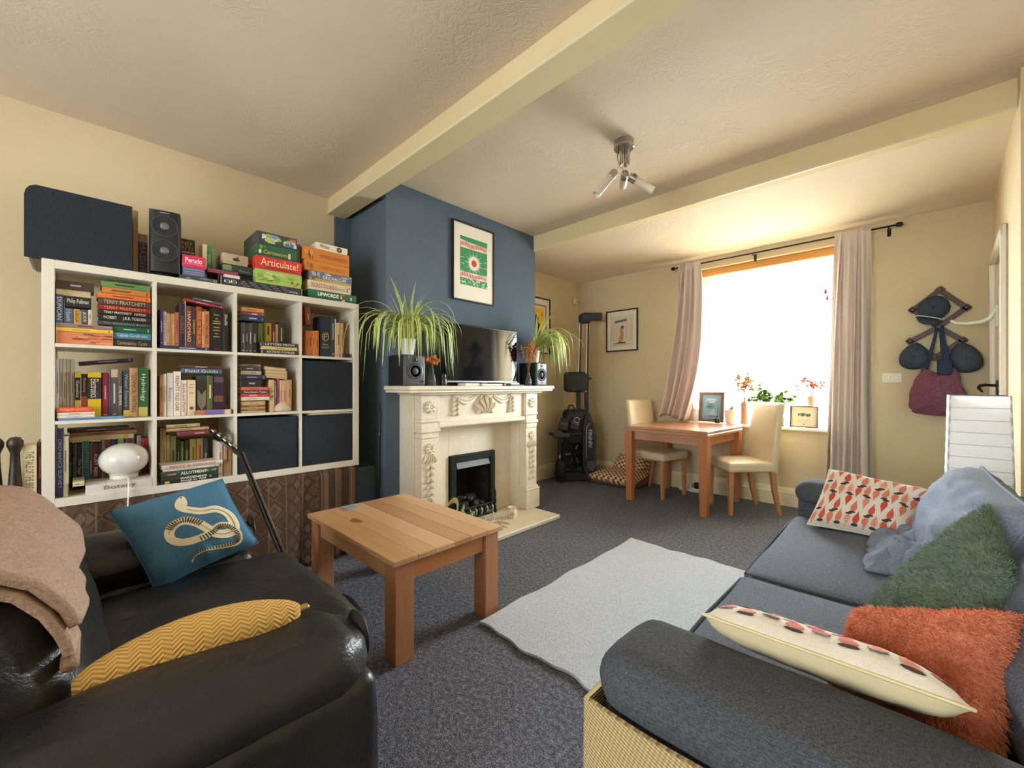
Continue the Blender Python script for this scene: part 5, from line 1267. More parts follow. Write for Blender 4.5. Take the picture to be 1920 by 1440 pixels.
 ]),
]
# ------------------------------------------------------------------ white cube bookcase on a draped chest
BX0, BX1, BY0, BY1, BZ0, BZ1 = -3.23, -2.84, -.122, 1.378, .616, 1.76
SHELFM = M('white_foil_board', (226, 219, 205), .42, var=(220, 212, 197), vs=2)
bc = thing('bookcase', 'white cube bookcase of twelve compartments full of books along the left wall', 'bookcase', (-3.03, .628, BZ0))
T = .04; CW = .343; CH = .344; DV = .016
for y0, y1 in ((BY0, BY0 + T), (BY1 - T, BY1)): MB().box(BX0, BX1, y0, y1, BZ0, BZ1, b=.002).build('side_panel', SHELFM, bc)
MB().box(BX0, BX1, BY0 + T, BY1 - T, BZ1 - T, BZ1, b=.002).build('top_panel', SHELFM, bc)
MB().box(BX0, BX1, BY0 + T, BY1 - T, BZ0, BZ0 + T, b=.002).build('bottom_panel', SHELFM, bc)
cellY = [BY0 + T + c * (CW + DV) for c in range(4)]
cellZ = [BZ1 - T - (r + 1) * CH - r * DV for r in range(3)]
for c in range(1, 4): MB().box(BX0, BX1 - .001, cellY[c] - DV, cellY[c], BZ0 + T, BZ1 - T, b=.001).build('divider', SHELFM, bc)
for r in range(2):
    for c in range(4): MB().box(BX0, BX1 - .002, cellY[c], cellY[c] + CW, cellZ[r] - DV, cellZ[r], b=.001).build('shelf', SHELFM, bc)

ORD = 'first second third fourth fifth sixth seventh eighth ninth tenth eleventh twelfth thirteenth fourteenth fifteenth sixteenth seventeenth eighteenth nineteenth twentieth twenty-first twenty-second twenty-third'.split()
ROWN = ('top', 'middle', 'bottom'); COLN = ('leftmost', 'second', 'third', 'rightmost')
PAGE = M('book_pages', (214, 196, 160), .9, var=(190, 168, 128), vs=90)
brnd = random.Random(4)
def book(kind, y0, y1, z0, z1, X, colw, c, title, tc, opt, label):
    dep = opt.get('dep', .13)
    if kind == 'U': t, h = y1 - y0, z1 - z0; base = Vector((X, (y0 + y1) / 2, z0))
    else: t, h = z1 - z0, y1 - y0; base = Vector((X, y1, (z0 + z1) / 2))
    if kind == 'U': F = Matrix(((0, -1, 0), (1, 0, 0), (0, 0, 1)))       # local x->Y, y->-X, z->Z
    else: F = Matrix(((0, -1, 0), (0, 0, -1), (1, 0, 0)))               # local x->Z, y->-X, z->-Y
    F = F.to_4x4(); F.translation = base
    if opt.get('rot'):
        cen = Vector((X, (y0 + y1) / 2, (z0 + z1) / 2))
        F = Matrix.Translation(cen) @ Matrix.Rotation(R(opt['rot']), 4, 'X') @ Matrix.Translation(-cen) @ F
    if opt.get('pages'): F = F @ Matrix.Translation((0, dep, 0)) @ Matrix.Rotation(math.pi, 4, 'Z')
    bt = min(.0022, t * .16); fl = opt.get('band') or opt.get('art') or t > .04
    bu = 0 if fl else min(.004, t * .16)
    arc = [(t / 2 * math.cos(a), -bu * math.sin(a)) for a in [math.pi * i / 6 for i in range(7)]] if bu else [(t / 2, 0), (-t / 2, 0)]
    inn = [(-(t / 2 - bt), dep), (-(t / 2 - bt), bt * 1.3), (t / 2 - bt, bt * 1.3), (t / 2 - bt, dep)]
    pts = [(t / 2, dep)] + arc + [(-t / 2, dep)] + inn
    rough = brnd.choice((.35, .5, .7))
    mb = MB().prism(pts, 0, h, M=F)
    o = mb.build('book', C(c, rough), smooth=30)
    tag(o, label, 'book', 'books on the white shelves')
    MB().box(-(t / 2 - bt * 1.05), t / 2 - bt * 1.05, bt * 1.3, dep - .003, .0025, h - .0025, M=F).build('page_block', PAGE, o, smooth=0)
    fy = -bu - .0006
    def plate(nm, col, x0, x1, za, zb, off=0.0):
        return MB().box(x0, x1, fy - off, fy + bu * .5 + .0004, za, zb, M=F).build(nm, C(col), o, smooth=0)
    if opt.get('band'):
        if opt['bt']: plate('spine_band', opt['band'], -t / 2 * .98, t / 2 * .98, h * (1 - opt['bt']), h * .995)
        if opt['bb']: plate('spine_band', opt['band'], -t / 2 * .98, t / 2 * .98, h * .005, h * opt['bb'])
    cz = h / 2; hw = h * .8
    if opt.get('band'): lo, hi = h * opt['bb'], h * (1 - opt['bt']); cz = (lo + hi) / 2; hw = (hi - lo) * .86
    if opt.get('part'): cz = h * .75; hw = h * opt['part']
    fo = F @ Vector((0, fy - .0006, cz))
    if title and not opt.get('bigt'):
        text(title, fo, F.to_3x3() @ Vector((0, 0, -1)), F.to_3x3() @ Vector((1, 0, 0)), hw, t * .58, C(tc), o, 'spine_lettering')
    elif opt.get('bigt'):
        lines = ['ALLOTMENT'] if title == 'ALLOTMENT' else ['GARDENING', 'through the YEAR']
        for k, ln in enumerate(lines):
            off = 0 if len(lines) == 1 else (.21 - .45 * k)
            text(ln, F @ Vector((off * t, fy - .0006, h * .45)), F.to_3x3() @ Vector((0, 0, -1)), F.to_3x3() @ Vector((1, 0, 0)), h * .46, t * (.5 if len(lines) == 1 else .36), C(tc), o, 'spine_lettering', bold=.02)
        if opt.get('carrot'):
            for q, cc in ((.86, (206, 96, 70)), (.80, (214, 120, 84)), (.22, (150, 150, 80)), (.08, (130, 160, 120))):
                mb = MB(); mb.lathe([(0, -.012), (.004, -.009), (.0055, 0), (.003, .010), (0, .016)], n=8, sx=.15, M=F @ Matrix.Translation((0, fy, h * q)) @ Matrix.Rotation(R(90), 4, 'Z'))
                mb.build('spine_picture', C(cc), o)
        if opt.get('wc'):
            plate('spine_picture', (206, 182, 70), -t * .40, -t * .05, h * .86, h * .94)
            plate('spine_picture', (110, 160, 150), -t * .15, t * .15, h * .13, h * .17)
    elif opt.get('art'):
        rr = random.Random(7)
        for k in range(16):
            zc = h * rr.uniform(.06, .94); xc = t * rr.uniform(-.42, .42)
            plate('cover_picture', rr.choice(((196, 92, 74), (150, 84, 80), (96, 70, 74), (224, 170, 120), (206, 110, 84), (120, 60, 70))), xc - t * .04, xc + t * .045, max(.003, zc - h * .10), min(h - .003, zc + h * .07), .0003 * k)
    elif opt.get('lines'):
        for k, (zf, wf) in enumerate(((.84, .4), (.75, .2), (.69, .5), (.64, .6), (.55, .45), (.48, .5), (.40, .25), (.33, .5), (.05, .5))):
            plate('spine_print', (176, 156, 96) if k < 8 else (120, 60, 50), -t * wf / 2, t * wf / 2, h * zf, h * (zf + .022))
    elif opt.get('emblem'):
        mb = MB(); ring = [F @ Vector((t * .30 * math.cos(a), fy - .0008, h * .50 + t * .40 * math.sin(a))) for a in [k * math.pi / 10 for k in range(20)]]
        mb.tube(ring, .0022, 6, closed=True); mb.build('gold_emblem', M('gilt_print', (196, 176, 96), .35, .4), o)
        text('F', F @ Vector((0, fy - .001, h * .50)), F.to_3x3() @ Vector((1, 0, 0)), F.to_3x3() @ Vector((0, 0, 1)), t * .34, t * .5, M('gilt_print', (196, 176, 96), .35, .4), o, 'spine_lettering')
        text('Blue', F @ Vector((0, fy - .001, h * .31)), F.to_3x3() @ Vector((1, 0, 0)), F.to_3x3() @ Vector((0, 0, 1)), t * .5, t * .2, M('gilt_print', (196, 176, 96), .35, .4), o, 'spine_lettering')
        text('Lantern', F @ Vector((0, fy - .001, h * .24)), F.to_3x3() @ Vector((1, 0, 0)), F.to_3x3() @ Vector((0, 0, 1)), t * .72, t * .24, M('gilt_print', (196, 176, 96), .35, .4), o, 'spine_lettering')
    elif opt.get('leaf'):
        mb = MB()
        for k in range(9):
            zb = h * .12 + k * h * .045
            for sd in (-1, 1): mb.add([F @ Vector(p) for p in ((0, fy - .0006, zb), (sd * t * .40, fy - .0006, zb + h * .14), (sd * t * .40, fy - .0006, zb + h * .165), (0, fy - .0006, zb + h * .025))], [(0, 1, 2, 3)])
        mb.build('spine_picture', C((196, 184, 162)), o, smooth=0)
    elif opt.get('panel'):
        plate('spine_print', (128, 90, 66), -t * .4, t * .4, h * .30, h * .46); plate('spine_print', (110, 88, 112), -t * .4, t * .4, h * .80, h * .94)
    elif opt.get('endblock'):
        plate('spine_print', (190, 110, 76), -t * .5, t * .5, h * .76, h * .99); plate('spine_print', (222, 196, 156), -t * .5, t * .5, h * .04, h * .22)
    elif opt.get('dot') or opt.get('reddot'):
        a = .2 if opt.get('dot') else .48
        mb = MB(); mb.lathe([(0, 0), (t * .26, 0), (t * .26, .0012), (0, .0012)], n=16, M=F @ Matrix.Translation((0, fy, h * a)) @ Matrix.Rotation(R(90), 4, 'X'))
        mb.build('spine_print', C((96, 84, 70) if opt.get('dot') else (196, 70, 66)), o)
        for q in (.62, .78, .86): plate('spine_print', (150, 128, 96), -t * .3, t * .3, h * q, h * (q + .02))
    elif opt.get('sun'):
        plate('spine_print', (206, 164, 60), -t * .4, t * .4, h * .09, h * .17)
    elif opt.get('line'):
        plate('spine_print', (60, 50, 40), -t * .5, t * .5, h * .40, h * .415); plate('spine_print', (60, 56, 36), -t * .12, t * .12, h * .62, h * .9)
    elif not opt.get('pages') and t > .009:
        k = .62 if sum(c) < 330 else -.42
        cc = tuple(int(max(20, min(235, q + (k * 190 if k > 0 else k * 160)))) for q in c)
        a = brnd.uniform(.28, .45); b = a + brnd.uniform(.25, .42); wd = t * brnd.uniform(.07, .14)
        plate('spine_print', cc, -wd, wd, h * a, h * b)
        if brnd.random() < .6: plate('spine_print', cc, -t * .25, t * .25, h * .06, h * .085)
    return o
for r, c, nu, nl, items in BOOKS:
    for k, y0, y1, z0, z1, X, colw, rg, title, tc, opt, o_ in items:
        if k == 'U': lab = '%s book standing %s from left in the %s row\'s %s compartment' % (colw, ORD[o_], ROWN[r], COLN[c])
        else: lab = '%s book lying flat, %s from top, in the %s row\'s %s compartment' % (colw, ORD[o_], ROWN[r], COLN[c])
        book(k, y0, y1, z0, z1, X, colw, rg, title, tc, opt, lab)
# red-brown paperback tilted on top of the orange row
book('U', 1.027, 1.062, 1.583, 1.70, -2.88, 'red', (140, 58, 42), '', 0, {'rot': 5, 'dep': .1}, 'red-brown paperback leaning above the orange books in the top right compartment')
# fabric bins
BIN = fabric('dark_bin_fabric', (40, 43, 50), (58, 61, 68), 500)
for r, c, pos in ((1, 3, 'middle row'), (2, 2, 'bottom row, left of another bin'), (2, 3, 'bottom row, far right corner')):
    b = thing('storage_bin', 'dark grey fabric storage bin in the bookcase %s' % pos, 'storage bin', (-3.03, cellY[c] + CW / 2, cellZ[r]), 'fabric bins in the bookcase')
    y0, y1, z0 = cellY[c] + .005, cellY[c] + CW - .005, cellZ[r] + .001; z1 = z0 + .327
    MB().rounded((-2.86, (y0 + y1) / 2, (z0 + z1) / 2), (.02, y1 - y0, z1 - z0), .006, 6, (.004, 0, 0)).build('front_panel', BIN, b)
    mb = MB(); mb.box(-3.21, -2.87, y0, y0 + .008, z0, z1 - .004); mb.box(-3.21, -2.87, y1 - .008, y1, z0, z1 - .004); mb.box(-3.218, -3.21, y0, y1, z0, z1 - .004); mb.box(-3.21, -2.87, y0, y1, z0, z0 + .006)
    mb.build('bin_shell', BIN, b, smooth=0)
    MB().tube([(-2.849, y0 + .004, z1 - .045), (-2.847, (y0 + y1) / 2, z1 - .046), (-2.849, y1 - .004, z1 - .045)], .0015, 5).build('seam', BIN, b)
for k, (y0, y1, dz) in enumerate(((1.03, 1.328, .0), (1.05, 1.334, .004), (1.04, 1.30, .008))):
    MB().box(-3.05, -2.838 + .003 * k, y0, y1, cellZ[2] + .331 + dz, cellZ[2] + .3335 + dz).build('folded_paper', C((226, 216, 198)), smooth=0, label='folded cream paper, %s of three slipped over the lowest right fabric bin' % ('lowest', 'middle', 'topmost')[k], cat='paper', group='papers over the bin')
PEB = M('pale_stone', (214, 198, 174), .8, var=(196, 178, 150), vs=14)
MB().lathe([(0, 0), (.044, .002), (.047, .014), (.042, .034), (.026, .050), (.010, .055), (0, .0555)], (-2.875, .889, cellZ[1] + .001), 24, sx=.6).build('pebble', PEB, smooth=180, label='smooth domed cream stone in front of books in the middle row', cat='stone')
MB().box(-2.885, -2.85, 1.272, 1.318, cellZ[0], cellZ[0] + .028, b=.004).build('trinket_box', C((38, 33, 32)), label='tiny black box at the right end of the top row', cat='box')

# globe lamp on the big white book
lp = thing('globe_lamp', 'round white glass globe table lamp on a big white book', 'lamp', (-2.945, .158, .701))
OPAL = M('opal_glass', (226, 224, 218), .12, spec=.6, Coat_Weight=.5)
zb = .7008
MB().lathe([(0, zb), (.052, zb), (.056, zb + .006), (.055, zb + .02), (.06, zb + .026)], (-2.945, .158, 0), 28).build('base', M('white_plastic', (222, 220, 214), .35), lp)
MB().lathe([(.052, .020)] + [(.098 * math.cos(a), .098 + .084 * math.sin(a)) for a in [R(-62 + i * 152 / 16) for i in range(17)]] + [(0, .182)], (-2.945, .158, zb), 36).build('globe', OPAL, lp, smooth=180)
MB().tube([(-2.905, .165, zb + .012), (-2.85, .168, zb + .012), (-2.825, .168, zb - .02), (-2.818, .166, .62), (-2.785, .16, .50), (-2.78, .15, .3)], .0035, 6).build('flex', M('white_plastic', (222, 220, 214), .35), lp)

# ------------------------------------------------------------------ along the top of the bookcase
def card_box(label, x, y0, y1, z0, z1, dep, c, group='boxes on top of the bookcase', lid=.0, rz=0, cat='game box', name='game_box', c2=None, top=None):
    o = thing(name, label, cat, (x - dep / 2, (y0 + y1) / 2, z0), group)
    m = .0
    zs = z0 + (z1 - z0) * (lid or .0)
    if lid:
        MB().box(x - dep + .003, x - .003, y0 + .003, y1 - .003, z0, zs + .004, b=.0015).build('box_base', C(c2 or c), o)
        MB().box(x - dep, x, y0, y1, zs, z1, b=.002).build('box_lid', C(c), o)
    else: MB().box(x - dep, x, y0, y1, z0, z1, b=.002).build('box_body', C(c), o)
    return o
def face_text(o, body, x, yc, zc, wd, ht, c, **k): text(body, (x + .0006, yc, zc), EY, EZ, wd, ht, C(c), o, **k)
def face_patch(o, x, y0, y1, z0, z1, c, nm='box_picture', off=.0005): MB().box(x - .001, x + off, y0, y1, z0, z1).build(nm, C(c), o, smooth=0)
def splodges(o, x, y0, y1, z0, z1, cols, n, seed, nm='box_picture'):
    rr = random.Random(seed)
    for k in range(n):
        yc, zc = rr.uniform(y0, y1), rr.uniform(z0, z1); a = rr.uniform(.25, .5) * min(.05, (y1 - y0) * .5); b = rr.uniform(.2, .42) * (z1 - z0)
        pts = [(max(y0, min(y1, yc + a * math.cos(t) * rr.uniform(.6, 1.2))), max(z0, min(z1, zc + b * math.sin(t) * rr.uniform(.6, 1.2)))) for t in [q * math.pi / 5 for q in range(10)]]
        MB().prism(pts, 0, .0003 + .00006 * k, M=frame((x, 0, 0), EY, EZ)).build(nm, C(rr.choice(cols)), o, smooth=0)
ZT = BZ1 + .0005
sw_ = thing('subwoofer', 'big dark cloth-fronted loudspeaker box overhanging the bookcase\'s left end', 'loudspeaker', (-3.03, 0, ZT))
GRILLE = fabric('speaker_cloth', (36, 40, 44), (58, 62, 66), 700, bump=.5)
VENEER = wood('dark_veneer', [(.3, (46, 38, 34)), (.7, (66, 54, 46))], 'X')
MB().box(-3.22, -2.872, -.166, .176, ZT, 2.086, b=.012).build('cabinet', VENEER, sw_)
pts = [(-.174, ZT), (.183, ZT), (.183, 2.088), (-.14, 2.088), (-.158, 2.078), (-.169, 2.060), (-.174, 2.036)]
MB().prism(pts, 0, .022, M=frame((-2.872, 0, 0), EY, EZ)).build('grille', GRILLE, sw_)
card_box('flattened beige cardboard box standing behind the big speaker\'s right edge', -2.98, .193, .214, ZT, 2.115, .22, (196, 160, 112), cat='box', name='cardboard_box')
o = card_box('purple game box standing upright behind the two-cone tower speaker', -3.0, .2145, .253, ZT, 2.0, .22, (74, 66, 104))
face_patch(o, -3.0, .2155, .252, 1.955, 1.998, (184, 160, 140))
text('MASSIVE', (-2.9994, .234, 1.87), (0, 0, -1), EY, .16, .024, C((150, 140, 170)), o)
# tower speaker with two cones, turned towards the room
tw = thing('tower_speaker', 'slim black speaker with two round cones standing on the bookcase', 'loudspeaker', (-2.93, .312, ZT))
SHEEN = M('grey_dust_cap', (104, 106, 112), .4)
MB().lathe([(0, 0), (.062, 0), (.066, .008), (.055, .018), (.03, .024), (0, .024)], (-2.925, .30, ZT), 24).build('foot', BLK, tw)
FM = frame((-2.872, .312, 1.955), (.18, 1, 0), (0, 0, 1))
def curved(w_, h_, d_):
    pts = [(-w_ / 2, -d_)] + [(w_ / 2 * math.sin(a), .012 * math.cos(a) - .012 + .0) for a in [R(-90 + 22.5 * i) for i in range(9)]] + [(w_ / 2, -d_)]
    return pts
Mz = FM @ Matrix(((1, 0, 0, 0), (0, 0, 1, 0), (0, -1, 0, 0), (0, 0, 0, 1)))   # local z up, y back
mb = MB(); prof = [(p[0], -p[1]) for p in curved(.128, 0, .115)]
mb.prism(prof, -.168, .158, M=Mz); mb.build('cabinet', BLK, tw, smooth=50)
for zc, nm in ((.075, 'upper'), (-.055, 'lower')):
    cM = FM @ Matrix.Translation((0, zc, .0))
    MB().lathe([(.056, .0), (.058, .005), (.053, .006), (.050, .002)], n=28, M=cM).build('cone_surround', BLK2, tw)
    o2 = MB().lathe([(.050, .003), (.044, -.004 + .004), (.024, -.0), (.021, .001)], n=28, M=cM).build('speaker_cone', M('ribbed_black_cone', (28, 29, 32), .45), tw)
    MB().lathe([(.021, .001), (.018, .006), (.010, .0095), (0, .0105)], n=20, M=cM).build('dust_cap', SHEEN, tw, smooth=180)
    mb = MB()
    for k in range(26):
        a = 2 * math.pi * k / 26
        mb.tube([cM @ Vector((.024 * math.cos(a), .024 * math.sin(a), .0015)), cM @ Vector((.048 * math.cos(a), .048 * math.sin(a), .0035))], .0011, 4)
    mb.build('cone_ribs', BLK2, tw)
MB().box(-.02, .02, .143, .147, .0005, .0022, M=FM).build('badge', M('chrome', (200, 200, 205), .15, 1), tw, smooth=0)
o = card_box('black game box with gold lettering behind the pink box', -3.0, .385, .462, ZT, 2.022, .06, (48, 36, 30))
face_text(o, 'NEF', -3.0, .425, 1.995, .05, .022, (196, 164, 84)); face_text(o, 'RITI', -3.0, .425, 1.968, .05, .022, (196, 164, 84))
face_patch(o, -3.0, .39, .458, 1.94, 1.950, (180, 160, 150)); splodges(o, -3.0, .388, .46, 1.89, 1.935, [(190, 130, 90), (206, 150, 100), (150, 96, 70)], 6, 3)
o = card_box('flat dark teal game board box under the pink and blue boxes', -2.852, .374, .548, ZT, 1.7835, .20, (52, 66, 70))
splodges(o, -2.852, .40, .54, 1.764, 1.78, [(96, 110, 106), (120, 130, 120)], 8, 5)
o = card_box('blue-grey striped game box under the pink box', -2.868, .388, .487, 1.784, 1.832, .10, (92, 104, 132))
for zc in (1.795, 1.806, 1.82): face_patch(o, -2.868, .395, .48, zc, zc + .004, (150, 150, 176))
o = card_box('small pink game box with white lettering beside the tower speaker', -2.87, .386, .488, 1.8325, 1.901, .09, (214, 48, 92))
face_text(o, 'Perudo', -2.87, .437, 1.873, .075, .028, (245, 225, 225), bold=.02); face_patch(o, -2.87, .395, .48, 1.852, 1.854, (240, 190, 200))
o = card_box('tall white box standing between the pink box and green boxes', -2.95, .489, .5112, 1.784, 2.0, .10, (220, 206, 172), cat='box', name='white_box')
face_patch(o, -2.95, .4895, .511, 1.905, 1.912, (110, 190, 140))
o = card_box('mid-green box standing upright right of the white box', -2.96, .512, .535, 1.8525, 2.0, .10, (86, 140, 92), cat='box', name='green_box'); face_patch(o, -2.96, .516, .53, 1.89, 1.95, (130, 176, 130))
o = card_box('sage-green narrow box at the right of the green pair', -2.96, .5355, .556, 1.8525, 1.99, .10, (116, 146, 108), cat='box', name='green_box')
o = card_box('flat magenta box lying on a black one beside the keyboard', -2.885, .50, .652, 1.828, 1.8515, .24, (132, 60, 80))
card_box('black box lying beneath the flat magenta box', -2.888, .552, .65, ZT, 1.8275, .23, (30, 27, 28))
# little synthesiser box along the front
sy = thing('keyboard_synthesiser', 'small black electronic keyboard with two knobs along the bookcase top edge', 'keyboard', (-2.9, .77, ZT))
MB().box(-2.884, -2.850, .562, .993, ZT, 1.806, b=.004).build('case', M('charcoal_plastic', (58, 58, 64), .5), sy)
for yc in (.588, .620):
    MB().lathe([(.013, 0), (.015, .004), (.012, .006), (.009, .004)], n=20, M=frame((-2.850, yc, 1.784), EY, EZ)).build('knob', M('dull_chrome', (140, 138, 140), .3, .8), sy)
for r_ in range(3):
    for k in range(14):
        y0 = .650 + k * .019 + r_ * .006
        MB().box(-2.851, -2.8475, y0, y0 + .014, 1.767 + r_ * .0115, 1.7755 + r_ * .0115, b=.001).build('key', M('key_grey', (104, 102, 104), .5) if (k + r_) % 3 else M('key_dark', (44, 44, 48), .5), sy, smooth=0)
text('arturia', (-2.8492, .945, 1.777), EY, EZ, .05, .014, C((220, 218, 214)), sy)
MB().box(-2.884, -2.846, .556, .562, ZT, 1.812, b=.001).build('end_trim', M('chrome', (200, 200, 205), .15, 1), sy)
MB().box(-2.884, -2.846, .993, .998, ZT, 1.806, b=.001).build('end_trim', M('chrome', (200, 200, 205), .15, 1), sy)
MB().box(-2.882, -2.852, .575, .652, 1.8065, 1.8235, b=.001).build('white_card', C((226, 206, 204)), smooth=0, label='white card box with a pink ring lying on the keyboard', cat='box')
o = card_box('dark green game box under the beige one beside the tall stack', -2.92, .577, .734, 1.852, 1.9035, .22, (58, 70, 62)); face_patch(o, -2.92, .582, .625, 1.865, 1.895, (120, 150, 96)); face_text(o, 'Rivers', -2.92, .69, 1.872, .05, .012, (170, 180, 170))
card_box('black base box under the dark green game box', -2.93, .66, .732, ZT, 1.8515, .2, (40, 42, 56))
o = card_box('beige game box with a duck drawing on the dark green box', -2.92, .579, .712, 1.904, 1.966, .20, (188, 172, 142), lid=.2)
MB().prism([(.63, 1.93), (.645, 1.925), (.665, 1.928), (.668, 1.938), (.655, 1.940), (.662, 1.948), (.655, 1.952), (.648, 1.944), (.634, 1.942)], 0, .0006, M=frame((-2.92, 0, 0), EY, EZ)).build('duck_drawing', C((74, 66, 54)), o, smooth=0)
# tall stack
o = card_box('light green farming game box at the bottom of the tall stack', -2.87, .737, 1.003, 1.8065, 1.896, .28, (160, 186, 94), lid=.35, c2=(172, 196, 100))
face_text(o, 'Agricola', -2.87, .845, 1.876, .10, .022, (226, 226, 170)); splodges(o, -2.87, .75, .99, 1.825, 1.87, [(128, 166, 76), (190, 200, 110), (110, 146, 70), (150, 180, 90)], 14, 9); splodges(o, -2.87, .92, .97, 1.815, 1.85, [(206, 180, 60), (120, 100, 40), (186, 160, 50)], 7, 8)
o = card_box('red game box with big cream lettering in the tall stack', -2.87, .737, 1.003, 1.8965, 1.977, .28, (206, 54, 48), lid=.3, c2=(196, 60, 50))
face_text(o, 'Articulate!', -2.87, .873, 1.944, .215, .044, (246, 216, 160)); face_patch(o, -2.87, .78, .98, 1.906, 1.909, (120, 30, 30)); face_patch(o, -2.87, .80, .96, 1.912, 1.914, (120, 30, 30))
o = card_box('green tile game box with yellow lettering near the tall stack\'s top', -2.9, .752, .985, 1.9775, 2.062, .29, (44, 92, 62), lid=.2)
face_text(o, 'Carcassonne', -2.9, .865, 2.015, .15, .024, (214, 186, 70)); face_patch(o, -2.9, .93, .945, 1.995, 2.03, (200, 200, 190)); splodges(o, -2.9, .755, .80, 2.0, 2.05, [(226, 214, 180), (120, 150, 90)], 4, 2)
o = card_box('dark game box with landscape picture topmost of the tall stack', -2.9, .752, .985, 2.0625, 2.137, .29, (62, 66, 72), lid=.0)
splodges(o, -2.9, .78, .98, 2.072, 2.128, [(200, 204, 206), (150, 170, 110), (166, 110, 80), (120, 146, 160), (186, 190, 110), (90, 110, 150)], 18, 11)
card_box('slim grey box standing at the right of the tall stack', -2.93, .99, 1.015, 1.9775, 2.118, .2, (108, 104, 96), cat='box', name='grey_box')
# right stack
o = card_box('dark green word game box at the bottom of the right stack', -2.872, 1.044, 1.374, ZT, 1.822, .27, (30, 110, 74), lid=.3, c2=(26, 84, 60))
face_text(o, 'UPWORDS', -2.872, 1.175, 1.797, .14, .026, (244, 236, 220), bold=.03); splodges(o, -2.872, 1.26, 1.34, 1.768, 1.812, [(190, 120, 80), (226, 206, 170), (120, 70, 50)], 7, 4)
o = card_box('cream train game box with red lettering in the right stack', -2.872, 1.044, 1.336, 1.8225, 1.882, .27, (212, 190, 160), lid=.3)
face_text(o, 'TICKET TO RIDE', -2.872, 1.145, 1.853, .17, .026, (150, 50, 44)); face_text(o, 'EUROPE', -2.872, 1.262, 1.848, .06, .012, (120, 110, 90)); splodges(o, -2.872, 1.295, 1.33, 1.832, 1.872, [(130, 90, 80), (186, 150, 130)], 4, 6)
o = card_box('grey-blue game box with white lettering in the right stack', -2.88, 1.054, 1.345, 1.8825, 1.95, .26, (96, 106, 120), lid=.3, c2=(180, 150, 90))
face_text(o, 'ORICHALCUM', -2.88, 1.22, 1.915, .16, .022, (240, 236, 226)); splodges(o, -2.88, 1.06, 1.12, 1.89, 1.945, [(206, 150, 80), (150, 160, 176), (120, 90, 70)], 8, 12); splodges(o, -2.88, 1.12, 1.34, 1.93, 1.948, [(150, 160, 176), (190, 196, 200)], 6, 13)
o = card_box('darker orange game box lower of the two orange boxes', -2.9, 1.03, 1.335, 1.9505, 2.022, .24, (206, 126, 40), lid=.0)
face_text(o, 'PUERTO RICO', -2.9, 1.215, 1.985, .18, .024, (160, 84, 26)); splodges(o, -2.9, 1.045, 1.085, 1.96, 2.01, [(110, 66, 30), (150, 90, 40)], 4, 21)
o = card_box('orange game box upper of the two with a mouse drawing', -2.9, 1.02, 1.335, 2.0225, 2.108, .24, (198, 118, 46), lid=.0)
face_text(o, 'SMALL WORLD', -2.9, 1.225, 2.062, .19, .026, (150, 78, 30)); splodges(o, -2.9, 1.03, 1.085, 2.03, 2.09, [(120, 70, 36), (214, 150, 80)], 6, 22)
o = card_box('little white game box with dark lettering topmost of the right stack', -2.905, 1.105, 1.325, 2.1085, 2.155, .12, (226, 214, 190), lid=.3)
face_text(o, 'Wolzer', -2.905, 1.165, 2.135, .07, .026, (110, 84, 40)); MB().lathe([(0, 0), (.018, 0), (.018, .0008), (0, .0008)], n=20, M=frame((-2.9048, 1.265, 2.132), EY, EZ)).build('round_badge', C((70, 56, 38)), o)
face_text(o, '8', -2.904, 1.265, 2.132, .012, .018, (226, 200, 140))

# ------------------------------------------------------------------ chest under the bookcase and its throw
ch = thing('blanket_chest', 'low dark wooden chest carrying the white bookcase', 'chest', (-3.05, .35, 0))
MB().box(-3.42, -2.86, -.62, 1.33, .05, .612, b=.008).build('chest_body', VENEER, ch)
MB().box(-3.40, -2.88, -.60, 1.31, 0, .05).build('plinth', VENEER, ch, smooth=0)
n = N('patterned_brown_throw'); v = n.obj(); X_, Y_, Z_ = n.xyz(v)
def tri(src, k, off=0.0): return n.math('ABSOLUTE', n.math('SUBTRACT', n.math('FRACT', n.math('ADD', n.math('MULTIPLY', src, k), off)), .5))
dia = n.math('ADD', tri(Y_, 7.3), tri(Z_, 7.3)); dia2 = n.math('ADD', tri(Y_, 14.6, .5), tri(Z_, 10))
band = tri(Y_, 1.9, .12)
base = n.ramp(dia, [(0, (84, 66, 54)), (.42, (112, 88, 70)), (.5, (66, 52, 44)), (.62, (124, 100, 78)), (.8, (92, 70, 58))], 'CONSTANT')
alt = n.ramp(dia2, [(0, (128, 104, 80)), (.3, (72, 56, 48)), (.55, (102, 80, 64))], 'CONSTANT')
col = n.mix(n.ramp(band, [(0, (0, 0, 0)), (.34, (255, 255, 255))], 'CONSTANT'), base, alt)
endm = n.ramp(n.math('MULTIPLY', Y_, .5), [(0, (0, 0, 0)), (.54, (255, 255, 255))], 'CONSTANT')
str_ = n.ramp(tri(Y_, 11), [(0, (126, 100, 76)), (.2, (60, 46, 40))], 'CONSTANT')
col = n.mix(endm, col, str_)
line = n.ramp(tri(Y_, 9.5), [(0, (255, 255, 255)), (.035, (0, 0, 0))], 'CONSTANT')
col = n.mix(n.math('MULTIPLY', line, .5), col, (176, 150, 116))
col = n.mix(n.math('MULTIPLY', n.noise(v, 9, 3), .75), col, (74, 56, 48))
col = n.mix(n.math('MULTIPLY', n.noise(v, 45, 3), .5), col, (96, 76, 62))
n.color(col); n.bump(n.noise(v, 160, 2), .4, .004); THROW = n.done(.95, spec=.1)
